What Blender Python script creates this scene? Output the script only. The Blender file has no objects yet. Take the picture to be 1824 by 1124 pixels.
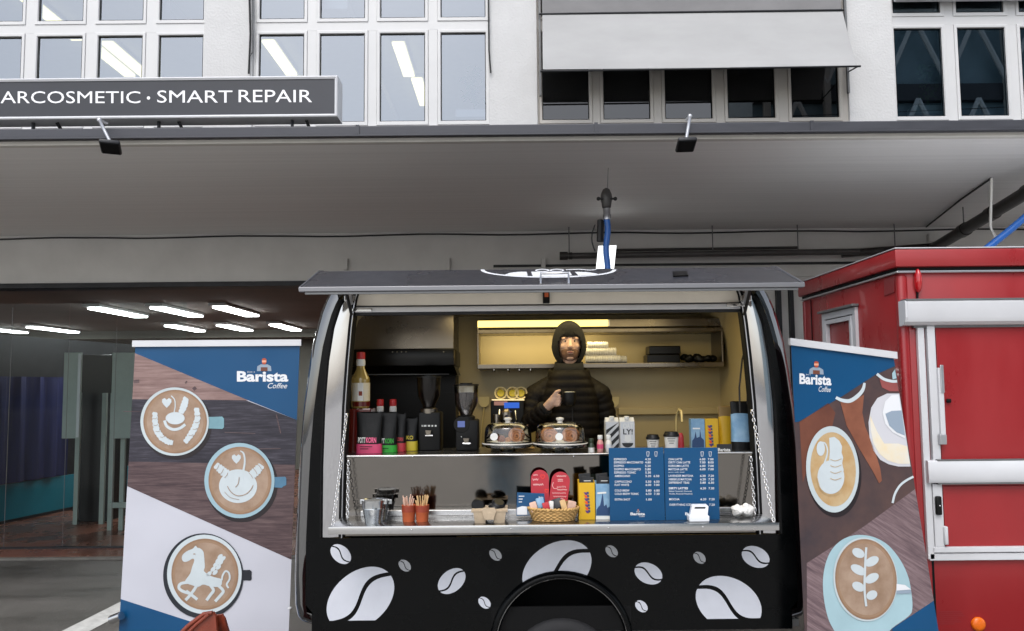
import bpy, bmesh, math, random
from mathutils import Vector, Matrix, Euler
random.seed(7)
PI = math.pi
scene = bpy.context.scene
COL = scene.collection
# ---------------------------------------------------------------- camera
F_PX, W_PX, H_PX = 1317.0, 1824.0, 1124.0
PITCH, ROLL, HORIZON = math.radians(4.0), math.radians(-0.54), 688.0
CAM = Vector((0.0, 0.0, 1.85))
CX, CY = 912.0, HORIZON - F_PX * math.tan(PITCH)
ROT = Matrix.Rotation(PI / 2 + PITCH, 3, 'X') @ Matrix.Rotation(ROLL, 3, 'Z')
cd = bpy.data.cameras.new('camera')
cam = bpy.data.objects.new('camera', cd); COL.objects.link(cam)
cam.location = CAM; cam.rotation_euler = ROT.to_euler()
cd.sensor_width = 36.0; cd.lens = F_PX / W_PX * 36.0
cd.shift_y = (CY - H_PX / 2) / W_PX
cd.clip_start = 0.05; cd.clip_end = 2000
scene.camera = cam
# ---------------------------------------------------------------- sky, sun, exposure
SUN_EL, SUN_AZ = math.radians(55), math.radians(195)
world = bpy.data.worlds.new('World'); scene.world = world; world.use_nodes = True
wn, wl = world.node_tree.nodes, world.node_tree.links
sky = wn.new('ShaderNodeTexSky'); sky.sky_type = 'NISHITA'; sky.sun_disc = False
sky.sun_elevation = SUN_EL; sky.sun_rotation = SUN_AZ
sky.air_density = 1.0; sky.dust_density = 2.5; sky.ozone_density = 1.0
hs = wn.new('ShaderNodeHueSaturation'); hs.inputs['Saturation'].default_value = 0.42
bg = wn['Background']; bg.inputs['Strength'].default_value = 0.13
wl.new(sky.outputs[0], hs.inputs['Color']); wl.new(hs.outputs[0], bg.inputs['Color'])
sd = bpy.data.lights.new('sun', 'SUN'); sd.energy = 0.5; sd.angle = math.radians(35); sd.color = (1, 0.99, 0.98)
sun = bpy.data.objects.new('sun', sd); COL.objects.link(sun)
_sd = Vector((math.sin(SUN_AZ) * math.cos(SUN_EL), math.cos(SUN_AZ) * math.cos(SUN_EL), math.sin(SUN_EL)))
sun.rotation_euler = _sd.to_track_quat('Z', 'Y').to_euler(); sun.location = (0, -5, 12)
scene.view_settings.view_transform = 'Standard'; scene.view_settings.look = 'None'
scene.view_settings.exposure = 1.18; scene.view_settings.gamma = 1.0
scene.view_settings.use_curve_mapping = False
scene.cycles.use_denoising = True
scene.cycles.max_bounces = 8; scene.cycles.transparent_max_bounces = 16
scene.cycles.sample_clamp_indirect = 6.0
scene.cycles.caustics_reflective = False; scene.cycles.caustics_refractive = False

# ---------------------------------------------------------------- helpers
def P(px, py, Y):
    d = ROT @ Vector(((px - CX) / F_PX, -(py - CY) / F_PX, -1.0))
    return CAM + d * (Y / d.y)
def PX(px, Y, py=600): return P(px, py, Y).x
def PZ(py, Y, px=912): return P(px, py, Y).z
def S(Y): return Y / F_PX                      # metres for one photo pixel at depth Y
def PP(px, py, p0, n):                          # photo pixel on the plane through p0 with normal n
    d = ROT @ Vector(((px - CX) / F_PX, -(py - CY) / F_PX, -1.0))
    return CAM + d * ((p0 - CAM).dot(n) / d.dot(n))
def H(h):
    h = h.lstrip('#')
    def f(c):
        c /= 255.0
        return c / 12.92 if c <= 0.04045 else ((c + 0.055) / 1.055) ** 2.4
    return tuple(f(int(h[i:i + 2], 16)) for i in (0, 2, 4)) + (1.0,)

class G:
    """collects primitives given in world coordinates"""
    def __init__(s): s.v = []; s.f = []
    def add(s, v, f):
        b = len(s.v); s.v += [Vector(p) for p in v]; s.f += [tuple(i + b for i in q) for q in f]; return s
    def bm(s, b):
        b.verts.index_update()
        s.add([v.co.copy() for v in b.verts], [[v.index for v in f.verts] for f in b.faces]); b.free(); return s
    def box(s, lo, hi, bev=0.0, seg=2):
        lo = Vector(lo); hi = Vector(hi)
        a = Vector([min(lo[i], hi[i]) for i in range(3)]); c = Vector([max(lo[i], hi[i]) for i in range(3)])
        if bev <= 0:
            v = [(x, y, z) for x in (a.x, c.x) for y in (a.y, c.y) for z in (a.z, c.z)]
            return s.add(v, [(0, 1, 3, 2), (4, 6, 7, 5), (0, 4, 5, 1), (2, 3, 7, 6), (0, 2, 6, 4), (1, 5, 7, 3)])
        b = bmesh.new(); bmesh.ops.create_cube(b, size=1.0)
        d = c - a; m = (a + c) / 2
        for v in b.verts: v.co = Vector((v.co.x * d.x, v.co.y * d.y, v.co.z * d.z)) + m
        bmesh.ops.bevel(b, geom=list(b.edges), offset=min(bev, min(d) * 0.45), segments=seg, profile=0.5, affect='EDGES')
        return s.bm(b)
    def prism(s, poly, vec):
        n = len(poly); vec = Vector(vec)
        v = [Vector(p) for p in poly] + [Vector(p) + vec for p in poly]
        f = [tuple(range(n)), tuple(range(2 * n - 1, n - 1, -1))]
        f += [(i, i + n, (i + 1) % n + n, (i + 1) % n) for i in range(n)]
        return s.add(v, f)
    def poly(s, pts): return s.add(pts, [tuple(range(len(pts)))])
    def loft(s, rings, cap0=True, cap1=True, closed=True):
        n = len(rings[0]); v = [p for r in rings for p in r]; f = []
        for k in range(len(rings) - 1):
            for i in range(n if closed else n - 1):
                j = (i + 1) % n
                f.append((k * n + i, k * n + j, (k + 1) * n + j, (k + 1) * n + i))
        if cap0: f.append(tuple(range(n - 1, -1, -1)))
        if cap1: f.append(tuple((len(rings) - 1) * n + i for i in range(n)))
        return s.add(v, f)
    def tube(s, pts, r, n=8, caps=True):
        pts = [Vector(p) for p in pts]; rings = []
        rr = r if isinstance(r, (list, tuple)) else [r] * len(pts)
        u = None
        for i, p in enumerate(pts):
            t = (pts[min(i + 1, len(pts) - 1)] - pts[max(i - 1, 0)]).normalized()
            if u is None:
                u = t.orthogonal().normalized()
            else:
                u = (u - t * u.dot(t)); u = u.normalized() if u.length > 1e-6 else t.orthogonal().normalized()
            w = t.cross(u)
            rings.append([p + (u * math.cos(2 * PI * k / n) + w * math.sin(2 * PI * k / n)) * rr[i] for k in range(n)])
        return s.loft(rings, caps, caps)
    def lathe(s, c, prof, n=24, axis=None, cap=True):
        c = Vector(c); rings = []
        for r, z in prof:
            rings.append([c + Vector((r * math.cos(2 * PI * k / n), r * math.sin(2 * PI * k / n), z)) for k in range(n)])
        return s.loft(rings, cap, cap)
    def sphere(s, c, r, u=16, v=10, rot=None):
        b = bmesh.new(); bmesh.ops.create_uvsphere(b, u_segments=u, v_segments=v, radius=1.0)
        r = Vector(r) if not isinstance(r, (int, float)) else Vector((r, r, r))
        for q in b.verts:
            p = Vector((q.co.x * r.x, q.co.y * r.y, q.co.z * r.z))
            if rot is not None: p = rot @ p
            q.co = p + Vector(c)
        return s.bm(b)
    def torus(s, c, R, r, n=16, m=8, rot=None, sx=1.0):
        rings = []
        for k in range(n):
            a = 2 * PI * k / n; ring = []
            for j in range(m):
                t = 2 * PI * j / m
                p = Vector(((R + r * math.cos(t)) * math.cos(a) * sx, (R + r * math.cos(t)) * math.sin(a), r * math.sin(t)))
                if rot is not None: p = rot @ p
                ring.append(p + Vector(c))
            rings.append(ring)
        return s.loft(rings + [rings[0]], False, False)

INV = {}; ROOTM = {}
def thing(name, label, cat, loc=(0, 0, 0), group=None, rotz=0.0):
    o = bpy.data.objects.new(name, None); COL.objects.link(o)
    o.empty_display_size = 0.1
    o.location = loc; o.rotation_euler = (0, 0, rotz)
    m = Matrix.Translation(Vector(loc)) @ Matrix.Rotation(rotz, 4, 'Z')
    INV[o] = m.inverted(); tag(o, label, cat, group); return o
def tag(o, label, cat, group=None, kind=None):
    if label: o['label'] = label
    if cat: o['category'] = cat
    if group: o['group'] = group
    if kind: o['kind'] = kind
    return o
def mesh_from(g, name, inv=None, fix=True):
    me = bpy.data.meshes.new(name)
    vs = g.v if inv is None else [inv @ p for p in g.v]
    me.from_pydata([tuple(p) for p in vs], [], g.f)
    if fix:
        b = bmesh.new(); b.from_mesh(me)
        bmesh.ops.remove_doubles(b, verts=b.verts, dist=1e-6)
        bmesh.ops.recalc_face_normals(b, faces=b.faces); b.to_mesh(me); b.free()
    return me
def part(name, g, mat, parent=None, smooth=None, label=None, fix=True):
    """one mesh object; smooth = angle in degrees below which edges are shaded smooth"""
    inv = INV.get(parent) if parent is not None else None
    me = mesh_from(g, name, inv, fix)
    me.materials.append(M[mat] if isinstance(mat, str) else mat)
    if smooth:
        me.polygons.foreach_set('use_smooth', [True] * len(me.polygons))
        if smooth < 180: me.set_sharp_from_angle(angle=math.radians(smooth))
    o = bpy.data.objects.new(name, me); COL.objects.link(o)
    if parent is not None:
        o.parent = parent; INV[o] = INV[parent]
    if label: o['label'] = label
    return o
def single(name, g, mat, label, cat, group=None, smooth=None, base=None, kind=None):
    """a thing that is one mesh, its origin at its base"""
    if base is None:
        xs = [p.x for p in g.v]; ys = [p.y for p in g.v]; zs = [p.z for p in g.v]
        base = Vector(((min(xs) + max(xs)) / 2, (min(ys) + max(ys)) / 2, min(zs)))
    inv = Matrix.Translation(-Vector(base))
    me = mesh_from(g, name, inv); me.materials.append(M[mat])
    if smooth:
        me.polygons.foreach_set('use_smooth', [True] * len(me.polygons))
        if smooth < 180: me.set_sharp_from_angle(angle=math.radians(smooth))
    o = bpy.data.objects.new(name, me); COL.objects.link(o); o.location = base
    INV[o] = inv
    return tag(o, label, cat, group, kind)
def struct(name, g, mat, smooth=None):
    o = part(name, g, mat, None, smooth); o['kind'] = 'structure'; INV[o] = Matrix.Identity(4); return o
def bpx(x0, y0, x1, y1, Y, depth, bev=0.0, zb=None, zt=None):
    """box whose front face, at depth Y, fills the photo rectangle"""
    xm, ym = (x0 + x1) / 2, (y0 + y1) / 2
    a, b = P(x0, ym, Y).x, P(x1, ym, Y).x
    zt = P(xm, y0, Y).z if zt is None else zt
    zb = P(xm, y1, Y).z if zb is None else zb
    return G().box((a, Y, zb), (b, Y + depth, zt), bev)
def remeshed(g, voxel, smooth_it=4, name='tmp'):
    """one continuous surface out of overlapping primitives"""
    me = bpy.data.meshes.new(name); me.from_pydata([tuple(p) for p in g.v], [], g.f)
    b = bmesh.new(); b.from_mesh(me); bmesh.ops.recalc_face_normals(b, faces=b.faces); b.to_mesh(me); b.free()
    o = bpy.data.objects.new(name, me); COL.objects.link(o)
    m = o.modifiers.new('r', 'REMESH'); m.mode = 'VOXEL'; m.voxel_size = voxel
    if smooth_it:
        m2 = o.modifiers.new('s', 'SMOOTH'); m2.factor = 0.5; m2.iterations = smooth_it
    bpy.context.view_layer.update()
    dg = bpy.context.evaluated_depsgraph_get()
    ev = bpy.data.meshes.new_from_object(o.evaluated_get(dg))
    out = G(); out.v = [v.co.copy() for v in ev.vertices]; out.f = [tuple(p.vertices) for p in ev.polygons]
    bpy.data.objects.remove(o); bpy.data.meshes.remove(me); bpy.data.meshes.remove(ev)
    return out

_TX = {}
def text2d(s, bold=0.0, shear=0.0):
    k = (s, bold, shear)
    if k in _TX: return _TX[k]
    cu = bpy.data.curves.new('t', 'FONT'); cu.body = s; cu.size = 1.0; cu.offset = bold; cu.shear = shear
    cu.resolution_u = 3; cu.fill_mode = 'FRONT'
    o = bpy.data.objects.new('t', cu); COL.objects.link(o)
    bpy.context.view_layer.update()
    dg = bpy.context.evaluated_depsgraph_get()
    me = bpy.data.meshes.new_from_object(o.evaluated_get(dg))
    vs = [(v.co.x, v.co.y) for v in me.vertices]; fs = [tuple(p.vertices) for p in me.polygons]
    bpy.data.objects.remove(o); bpy.data.curves.remove(cu); bpy.data.meshes.remove(me)
    xs = [v[0] for v in vs]; ys = [v[1] for v in vs]
    _TX[k] = (vs, fs, min(xs), max(xs), min(ys), max(ys)); return _TX[k]
def text_on(g, s, corner_fn, x0, y0, x1, y1, bold=0.0, shear=0.0):
    """letters of s fill the photo rectangle; corner_fn maps a photo pixel to a point on the printed surface"""
    vs, fs, ax, bx, ay, by = text2d(s, bold, shear)
    pts = [corner_fn(x0 + (x - ax) / (bx - ax) * (x1 - x0), y1 - (y - ay) / (by - ay) * (y1 - y0)) for x, y in vs]
    return g.add(pts, fs)
def circ(cx, cy, rx, ry=None, n=40, rot=0.0, a0=0.0, a1=2 * PI):
    ry = rx if ry is None else ry; out = []
    full = abs(a1 - a0 - 2 * PI) < 1e-6
    for k in range(n if full else n + 1):
        a = a0 + (a1 - a0) * k / n
        x, y = rx * math.cos(a), ry * math.sin(a)
        out.append((cx + x * math.cos(rot) - y * math.sin(rot), cy + x * math.sin(rot) + y * math.cos(rot)))
    return out
def wobble(pts, amp, seed=1):
    r = random.Random(seed); return [(x + r.uniform(-amp, amp), y + r.uniform(-amp, amp)) for x, y in pts]
class Strip(list): pass
def smooth_path(path, w, sub=4):
    if len(path) < 3: return list(path), w
    ww = list(w) if isinstance(w, (list, tuple)) else [w] * len(path); P2, W2 = [], []
    for i in range(len(path) - 1):
        p0, p1, p2, p3 = path[max(i - 1, 0)], path[i], path[i + 1], path[min(i + 2, len(path) - 1)]
        for k in range(sub):
            t = k / sub
            P2.append(tuple(.5 * (2 * p1[j] + (p2[j] - p0[j]) * t + (2 * p0[j] - 5 * p1[j] + 4 * p2[j] - p3[j]) * t * t + (3 * p1[j] - p0[j] - 3 * p2[j] + p3[j]) * t ** 3) for j in (0, 1)))
            W2.append(ww[i] + (ww[i + 1] - ww[i]) * t)
    P2.append(tuple(path[-1])); W2.append(ww[-1]); return P2, W2
def stroke(path, w, n=6):
    """a printed stroke: closed outline round a smoothed 2-D polyline"""
    L, R = [], []
    if len(path) > 2 and len(path) < 14: path, w = smooth_path(path, w)
    for i, p in enumerate(path):
        a = path[max(i - 1, 0)]; b = path[min(i + 1, len(path) - 1)]
        dx, dy = b[0] - a[0], b[1] - a[1]; l = math.hypot(dx, dy) or 1
        ww = (w[i] if isinstance(w, (list, tuple)) else w) / 2
        L.append((p[0] - dy / l * ww, p[1] + dx / l * ww)); R.append((p[0] + dy / l * ww, p[1] - dx / l * ww))
    return Strip(L + R[::-1])

# ---------------------------------------------------------------- materials
M = {}
def pm(name, col, rough=0.5, metal=0.0, var=0.0, vscale=8.0, bump=0.0, bscale=60.0, coat=0.0, spec=0.5,
       stretch=(1, 1, 1), col2=None, rvar=0.0, emit=None, estr=0.0, detail=4.0, sheen=0.0):
    m = bpy.data.materials.new(name); m.use_nodes = True; M[name] = m
    n, l = m.node_tree.nodes, m.node_tree.links; b = n['Principled BSDF']
    c = H(col) if isinstance(col, str) else tuple(col)
    b.inputs['Base Color'].default_value = c; b.inputs['Roughness'].default_value = rough
    b.inputs['Metallic'].default_value = metal; b.inputs['Coat Weight'].default_value = coat
    b.inputs['Coat Roughness'].default_value = 0.03; b.inputs['Coat IOR'].default_value = 1.9 if coat > .9 else 1.5; b.inputs['Specular IOR Level'].default_value = spec
    if sheen: b.inputs['Sheen Weight'].default_value = sheen
    if emit is not None:
        b.inputs['Emission Color'].default_value = H(emit); b.inputs['Emission Strength'].default_value = estr
    if var or bump or rvar or col2:
        tc = n.new('ShaderNodeTexCoord'); mp = n.new('ShaderNodeMapping'); mp.inputs['Scale'].default_value = stretch
        l.new(tc.outputs['Object'], mp.inputs['Vector'])
        t = n.new('ShaderNodeTexNoise'); t.inputs['Scale'].default_value = vscale; t.inputs['Detail'].default_value = detail
        t.inputs['Roughness'].default_value = 0.6
        l.new(mp.outputs[0], t.inputs['Vector'])
        if var or col2:
            mx = n.new('ShaderNodeMix'); mx.data_type = 'RGBA'
            d = H(col2) if col2 else tuple(x * (1 - var) for x in c[:3]) + (1,)
            e = c if col2 else tuple(min(1, x * (1 + var * 0.6)) for x in c[:3]) + (1,)
            mx.inputs[6].default_value = d; mx.inputs[7].default_value = e
            r = n.new('ShaderNodeMapRange'); r.inputs[1].default_value = 0.3; r.inputs[2].default_value = 0.7
            l.new(t.outputs['Fac'], r.inputs[0]); l.new(r.outputs[0], mx.inputs[0]); l.new(mx.outputs[2], b.inputs['Base Color'])
        if rvar:
            r2 = n.new('ShaderNodeMapRange'); r2.inputs[1].default_value = 0.3; r2.inputs[2].default_value = 0.7
            r2.inputs[3].default_value = max(0.01, rough - rvar); r2.inputs[4].default_value = min(1, rough + rvar)
            l.new(t.outputs['Fac'], r2.inputs[0]); l.new(r2.outputs[0], b.inputs['Roughness'])
        if bump:
            t2 = n.new('ShaderNodeTexNoise'); t2.inputs['Scale'].default_value = bscale; t2.inputs['Detail'].default_value = 3
            l.new(mp.outputs[0], t2.inputs['Vector'])
            bp = n.new('ShaderNodeBump'); bp.inputs['Strength'].default_value = bump; bp.inputs['Distance'].default_value = 0.01
            l.new(t2.outputs['Fac'], bp.inputs['Height']); l.new(bp.outputs[0], b.inputs['Normal'])
    return m
def glass(name, tint='#ffffff', refl=0.0, rough=0.0, ior=1.5, mirror='#ffffff'):
    """thin clear sheet: straight through, with a mirror share that grows at grazing angles"""
    m = bpy.data.materials.new(name); m.use_nodes = True; M[name] = m
    n, l = m.node_tree.nodes, m.node_tree.links; n.clear()
    o = n.new('ShaderNodeOutputMaterial'); mx = n.new('ShaderNodeMixShader')
    t = n.new('ShaderNodeBsdfTransparent'); t.inputs['Color'].default_value = H(tint)
    g = n.new('ShaderNodeBsdfGlossy'); g.inputs['Roughness'].default_value = rough; g.inputs['Color'].default_value = H(mirror)
    fr = n.new('ShaderNodeFresnel'); fr.inputs['IOR'].default_value = ior
    ad = n.new('ShaderNodeMath'); ad.operation = 'ADD'; ad.use_clamp = True; ad.inputs[1].default_value = refl
    l.new(fr.outputs[0], ad.inputs[0]); l.new(ad.outputs[0], mx.inputs[0])
    l.new(t.outputs[0], mx.inputs[1]); l.new(g.outputs[0], mx.inputs[2]); l.new(mx.outputs[0], o.inputs['Surface'])
def lamp(name, col, strength):
    m = bpy.data.materials.new(name); m.use_nodes = True; M[name] = m
    n, l = m.node_tree.nodes, m.node_tree.links; n.clear()
    o = n.new('ShaderNodeOutputMaterial'); e = n.new('ShaderNodeEmission')
    e.inputs['Color'].default_value = H(col); e.inputs['Strength'].default_value = strength
    l.new(e.outputs[0], o.inputs['Surface'])
def grain(name, c1, c2, c3, rot=0.0, scale=4.0, ratio=14.0, rough=0.45):
    """printed photograph of wood: long streaks"""
    m = pm(name, c1, rough); n, l = m.node_tree.nodes, m.node_tree.links; b = n['Principled BSDF']
    tc = n.new('ShaderNodeTexCoord'); mp = n.new('ShaderNodeMapping'); mp.inputs['Rotation'].default_value = (0, rot, 0)
    mp2 = n.new('ShaderNodeMapping'); mp2.inputs['Scale'].default_value = (1, 1, ratio)
    l.new(tc.outputs['Object'], mp.inputs['Vector']); l.new(mp.outputs[0], mp2.inputs['Vector'])
    t = n.new('ShaderNodeTexNoise'); t.inputs['Scale'].default_value = scale; t.inputs['Detail'].default_value = 8; t.inputs['Roughness'].default_value = 0.7
    l.new(mp2.outputs[0], t.inputs['Vector'])
    cr = n.new('ShaderNodeValToRGB'); cr.color_ramp.elements[0].position = 0.32; cr.color_ramp.elements[1].position = 0.7
    cr.color_ramp.elements[0].color = H(c2); cr.color_ramp.elements[1].color = H(c3)
    e = cr.color_ramp.elements.new(0.5); e.color = H(c1)
    l.new(t.outputs['Fac'], cr.inputs[0]); l.new(cr.outputs[0], b.inputs['Base Color'])

pm('plaster_white', '#c6c6c6', 0.9, var=0.05, vscale=3, bump=0.5, bscale=38)
pm('frame_white', '#cacaca', 0.35, var=0.04, vscale=2)
pm('frame_grey', '#b5b0a9', 0.4, var=0.05, vscale=2)
pm('canopy_paint', '#e6e5e3', 0.65, var=0.07, vscale=2.2, bump=0.25, bscale=5, stretch=(0.12, 9.0, 1), rvar=0.1, detail=8)
pm('lip_paint', '#c9c6c0', 0.6, var=0.08, vscale=5)
pm('gutter_metal', '#3c3d43', 0.5, 0.2, var=0.2, vscale=4, stretch=(1, 1, 4), rvar=0.1)
pm('header_paint', '#d2d1ce', 0.8, var=0.10, vscale=1.5, bump=0.1, bscale=20)
pm('dark_steel', '#26272a', 0.45, 0.5, var=0.3, vscale=9)
pm('black_rubber', '#09090a', 0.75, var=0.2, spec=0.2)
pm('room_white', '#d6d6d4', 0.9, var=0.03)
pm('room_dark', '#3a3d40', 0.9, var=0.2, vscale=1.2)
glass('window_glass', '#c4ccd2', 0.24, mirror='#e4ebf4')
glass('window_glass_teal', '#7f959c', 0.30, mirror='#a8bcc8')
glass('window_glass_dark', '#5d6669', 0.03)
glass('partition_glass', '#e4ecec', 0.0, ior=1.22)
glass('clear_glass', '#f8fafa', 0.04)
pm('awning_cloth', '#a1a1a1', 0.85, var=0.10, vscale=1.6, bump=0.1, bscale=180, stretch=(0.6, 1, 1.5), detail=6)
pm('awning_cloth_dirty', '#7c7b7c', 0.85, var=0.12, vscale=2, stretch=(1, 1, 2))
lamp('tube_light', '#fbffff', 11.0)
lamp('office_tube', '#fff0ac', 1.0)
lamp('flood_light', '#fbffff', 0.9)
pm('sign_face', '#26282f', 0.4, var=0.25, vscale=1.2)
pm('sign_white', '#e8e8ec', 0.5)
pm('alu', '#b9babd', 0.32, 0.85, var=0.08, vscale=5)
pm('alu_white', '#c4c5c8', 0.3, 0.0, var=0.05, vscale=4)
pm('lamp_grey', '#6b6c6d', 0.5, 0.4, var=0.1)
pm('cable_black', '#1a1a1b', 0.6)
pm('cable_white', '#c8c6c0', 0.5)
pm('pipe_grey', '#4d4b4a', 0.45, 0.3, var=0.2, vscale=6)
pm('pipe_dark', '#363331', 0.4, 0.3, var=0.25, vscale=6)
pm('hose_blue', '#1f5fae', 0.35, var=0.1)
pm('chrome', '#c8c8c8', 0.12, 1.0)
pm('shop_ceiling', '#7b726b', 0.9, var=0.12, vscale=1)
pm('shop_wall', '#6d6d66', 0.9, var=0.12, vscale=1)
pm('shop_floor', '#7a4d3c', 0.28, var=0.35, vscale=2.2, rvar=0.15, bump=0.05, bscale=12)
pm('curtain_blue', '#050f4a', 0.7, var=0.3, vscale=4, stretch=(6, 6, 0.4))
pm('dado_teal', '#0f7486', 0.5, var=0.08, vscale=3)
pm('panel_grey', '#9aa39c', 0.55, var=0.06)
pm('asphalt', '#6a6763', 0.55, col2='#423f3a', vscale=1.3, bump=0.7, bscale=90, rvar=0.25, detail=12, stretch=(0.55, 1.6, 1))
pm('concrete', '#bcb9b3', 0.8, var=0.2, vscale=1.5, bump=0.3, bscale=40)  # pale tone of the added bounce sheet, lighter than the asphalt yard
pm('bounce_stop_sheet', '#3c3b3a', 0.9, var=0.3, vscale=4)  # dark tone that keeps light from bouncing off the canopy top
pm('road_paint', '#c9c9c6', 0.6, var=0.25, vscale=12, bump=0.2)
pm('kerb_stone', '#6b6863', 0.8, var=0.3, vscale=6, bump=0.3)
# trailer
pm('gloss_black', '#050608', 0.07, coat=1.0, spec=1.0, rvar=0.05, vscale=3, detail=8)
pm('panel_black', '#030405', 0.26, spec=0.14, rvar=0.14, vscale=5, detail=9)
pm('bean_print', '#c2c5ce', 0.4, var=0.05, vscale=10)
pm('bean_print_grey', '#9c9ea2', 0.4, var=0.05, vscale=10)
pm('steel', '#74706b', 0.085, 1.0, rvar=0.05, vscale=7, bump=0.02, bscale=3, detail=8)
pm('steel_mirror', '#b0b0b2', 0.06, 1.0, rvar=0.03)
pm('steel_shelf', '#b3b3b3', 0.24, 1.0, rvar=0.06, vscale=6, stretch=(0.4, 3, 1))
pm('hatch_skin', '#2d2e34', 0.3, coat=0.4, rvar=0.16, vscale=1.6, detail=5)
pm('hatch_edge', '#77777a', 0.4, 0.7)
pm('liner_white', '#e2dccf', 0.6, var=0.05)
pm('cream_wall', '#b9a87c', 0.45, var=0.05, vscale=2)
pm('trailer_floor', '#4b4640', 0.7)
lamp('led_warm', '#ffe27a', 1.15)
pm('hood_steel', '#7d766c', 0.3, 1.0, var=0.1, rvar=0.05)
pm('appliance_black', '#050505', 0.3, spec=0.25)
pm('appliance_matt', '#080808', 0.5, spec=0.25)
pm('tyre', '#17171a', 0.75, var=0.2, bump=0.2, bscale=40)
pm('rim', '#8a8b8e', 0.35, 0.9)
# print colours
pm('print_blue', '#05436c', 0.5, var=0.03, vscale=2)
pm('print_white', '#b5b6bf', 0.5, var=0.02, vscale=2)
pm('print_pure', '#d3d5d8', 0.5)
pm('print_rim_blue', '#90abb6', 0.5, var=0.08, vscale=6)
pm('print_rim', '#b2bcbf', 0.5, var=0.05, vscale=6)
pm('print_handle', '#6d929c', 0.5, var=0.15, vscale=12)
pm('print_handle_blue', '#4d7691', 0.5, var=0.15, vscale=12)
pm('print_coffee', '#a18b79', 0.5, col2='#866d59', vscale=9)
pm('print_coffee_dark', '#a67f4a', 0.5, col2='#b8a482', vscale=7)
pm('print_crema_edge', '#8a6e58', 0.5, var=0.12, vscale=20)
pm('print_crema_mid', '#937861', 0.5, var=0.10, vscale=20)
pm('print_shadow_tone', '#231d20', 0.5, var=0.1)
pm('print_spoon', '#8a5742', 0.5, col2='#6e4232', vscale=6)
pm('print_foam', '#b9c2c6', 0.5, var=0.04, vscale=14)
pm('print_black', '#23262d', 0.5, var=0.1)
pm('print_skin', '#d99b80', 0.5)
pm('print_hair', '#a34a33', 0.5)
pm('print_grey', '#8795a4', 0.5)
pm('print_saucer', '#98b4bc', 0.5, var=0.10, vscale=4)
pm('print_dark', '#3a3236', 0.5, col2='#54403c', vscale=4)
pm('print_brown', '#6f4435', 0.5, col2='#59352b', vscale=4)
pm('print_red', '#8a4a48', 0.5, var=0.15, vscale=5)
pm('print_yellow', '#d9c493', 0.5, col2='#cfd0cf', vscale=5)
pm('print_milk', '#bdbdc2', 0.5)
grain('wood_pink', '#7f6763', '#644f4c', '#937d78')
grain('wood_dark', '#2d2b34', '#1e1c24', '#4a4650', scale=7)
grain('wood_brown', '#4f3f41', '#382c30', '#675655', scale=5)
grain('wood_mauve', '#6d5b5e', '#504146', '#877477', rot=math.radians(-33), scale=5)
for _nm in [k_ for k_ in M if k_.startswith(('print_', 'wood_'))]:
    _n, _l = M[_nm].node_tree.nodes, M[_nm].node_tree.links
    _tc = _n.new('ShaderNodeTexCoord'); _t = _n.new('ShaderNodeTexNoise'); _t.inputs['Scale'].default_value = 2.3; _t.inputs['Detail'].default_value = 1.0
    _b = _n.new('ShaderNodeBump'); _b.inputs['Strength'].default_value = 0.35; _b.inputs['Distance'].default_value = 0.06
    _l.new(_tc.outputs['Object'], _t.inputs['Vector']); _l.new(_t.outputs['Fac'], _b.inputs['Height']); _l.new(_b.outputs[0], _n['Principled BSDF'].inputs['Normal'])
    _n['Principled BSDF'].inputs['Roughness'].default_value = 0.38; _n['Principled BSDF'].inputs['Specular IOR Level'].default_value = 0.3
# red trailer
pm('red_paint', '#8e1c20', 0.36, var=0.10, vscale=2.5, coat=0.12, rvar=0.14, detail=9, bump=0.06, bscale=3, stretch=(1, 1, .5))
pm('red_dark', '#7f1c22', 0.35)
pm('orange_lens', '#d9660f', 0.25)
pm('red_lens', '#a50f16', 0.12, coat=0.6)
# goods
pm('carton_white', '#c7c9cb', 0.55); pm('carton_black', '#17191c', 0.5)
pm('paper_white', '#dadad6', 0.8, var=0.04); pm('paper_cup', '#d6d4cf', 0.7, var=0.03); pm('lid_black', '#0a0a0b', 0.4, spec=0.3)
pm('terracotta', '#b4572f', 0.7, var=0.2, vscale=18); pm('terracotta_wet', '#8b351c', 0.6, var=0.2, vscale=18)
pm('sugar_paper', '#cba895', 0.8, var=0.2, vscale=30); pm('wood_stick', '#c9a777', 0.8, var=0.2, vscale=25)
pm('zinc', '#b5b8ba', 0.22, 1.0, var=0.15, vscale=14, rvar=0.08)
pm('pulp', '#b3a189', 0.95, var=0.12, vscale=30, bump=0.3, bscale=150)
pm('wicker', '#c19a5f', 0.7, var=0.3, vscale=40)
pm('card_red', '#a8202f', 0.6, var=0.06); pm('ink_pale', '#d9b7b4', 0.6); pm('ink_red', '#e2331f', 0.5)
pm('box_yellow', '#c99f10', 0.5, var=0.04); pm('box_blue', '#5b87aa', 0.5, col2='#88a8c0', vscale=14)
pm('ink_navy', '#1d3b63', 0.5); pm('ink_orange', '#d8481f', 0.5); pm('ink_purple', '#5a2a6a', 0.5)
pm('bag_black', '#08090a', 0.45, spec=0.25, var=0.15, bump=0.25, bscale=25); pm('label_pink', '#c9446c', 0.5); pm('label_green', '#2b9a30', 0.5)
pm('label_red', '#b3303a', 0.5); pm('label_yellow', '#c9b32f', 0.5); pm('bag_brown', '#7e6434', 0.6)
pm('text_pink', '#f06a92', 0.5)
pm('bread', '#c58a58', 0.65, col2='#9a5c30', vscale=22, bump=0.4, bscale=60); pm('pastry_dark', '#8c3f22', 0.6, col2='#5c2513', vscale=25)
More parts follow.
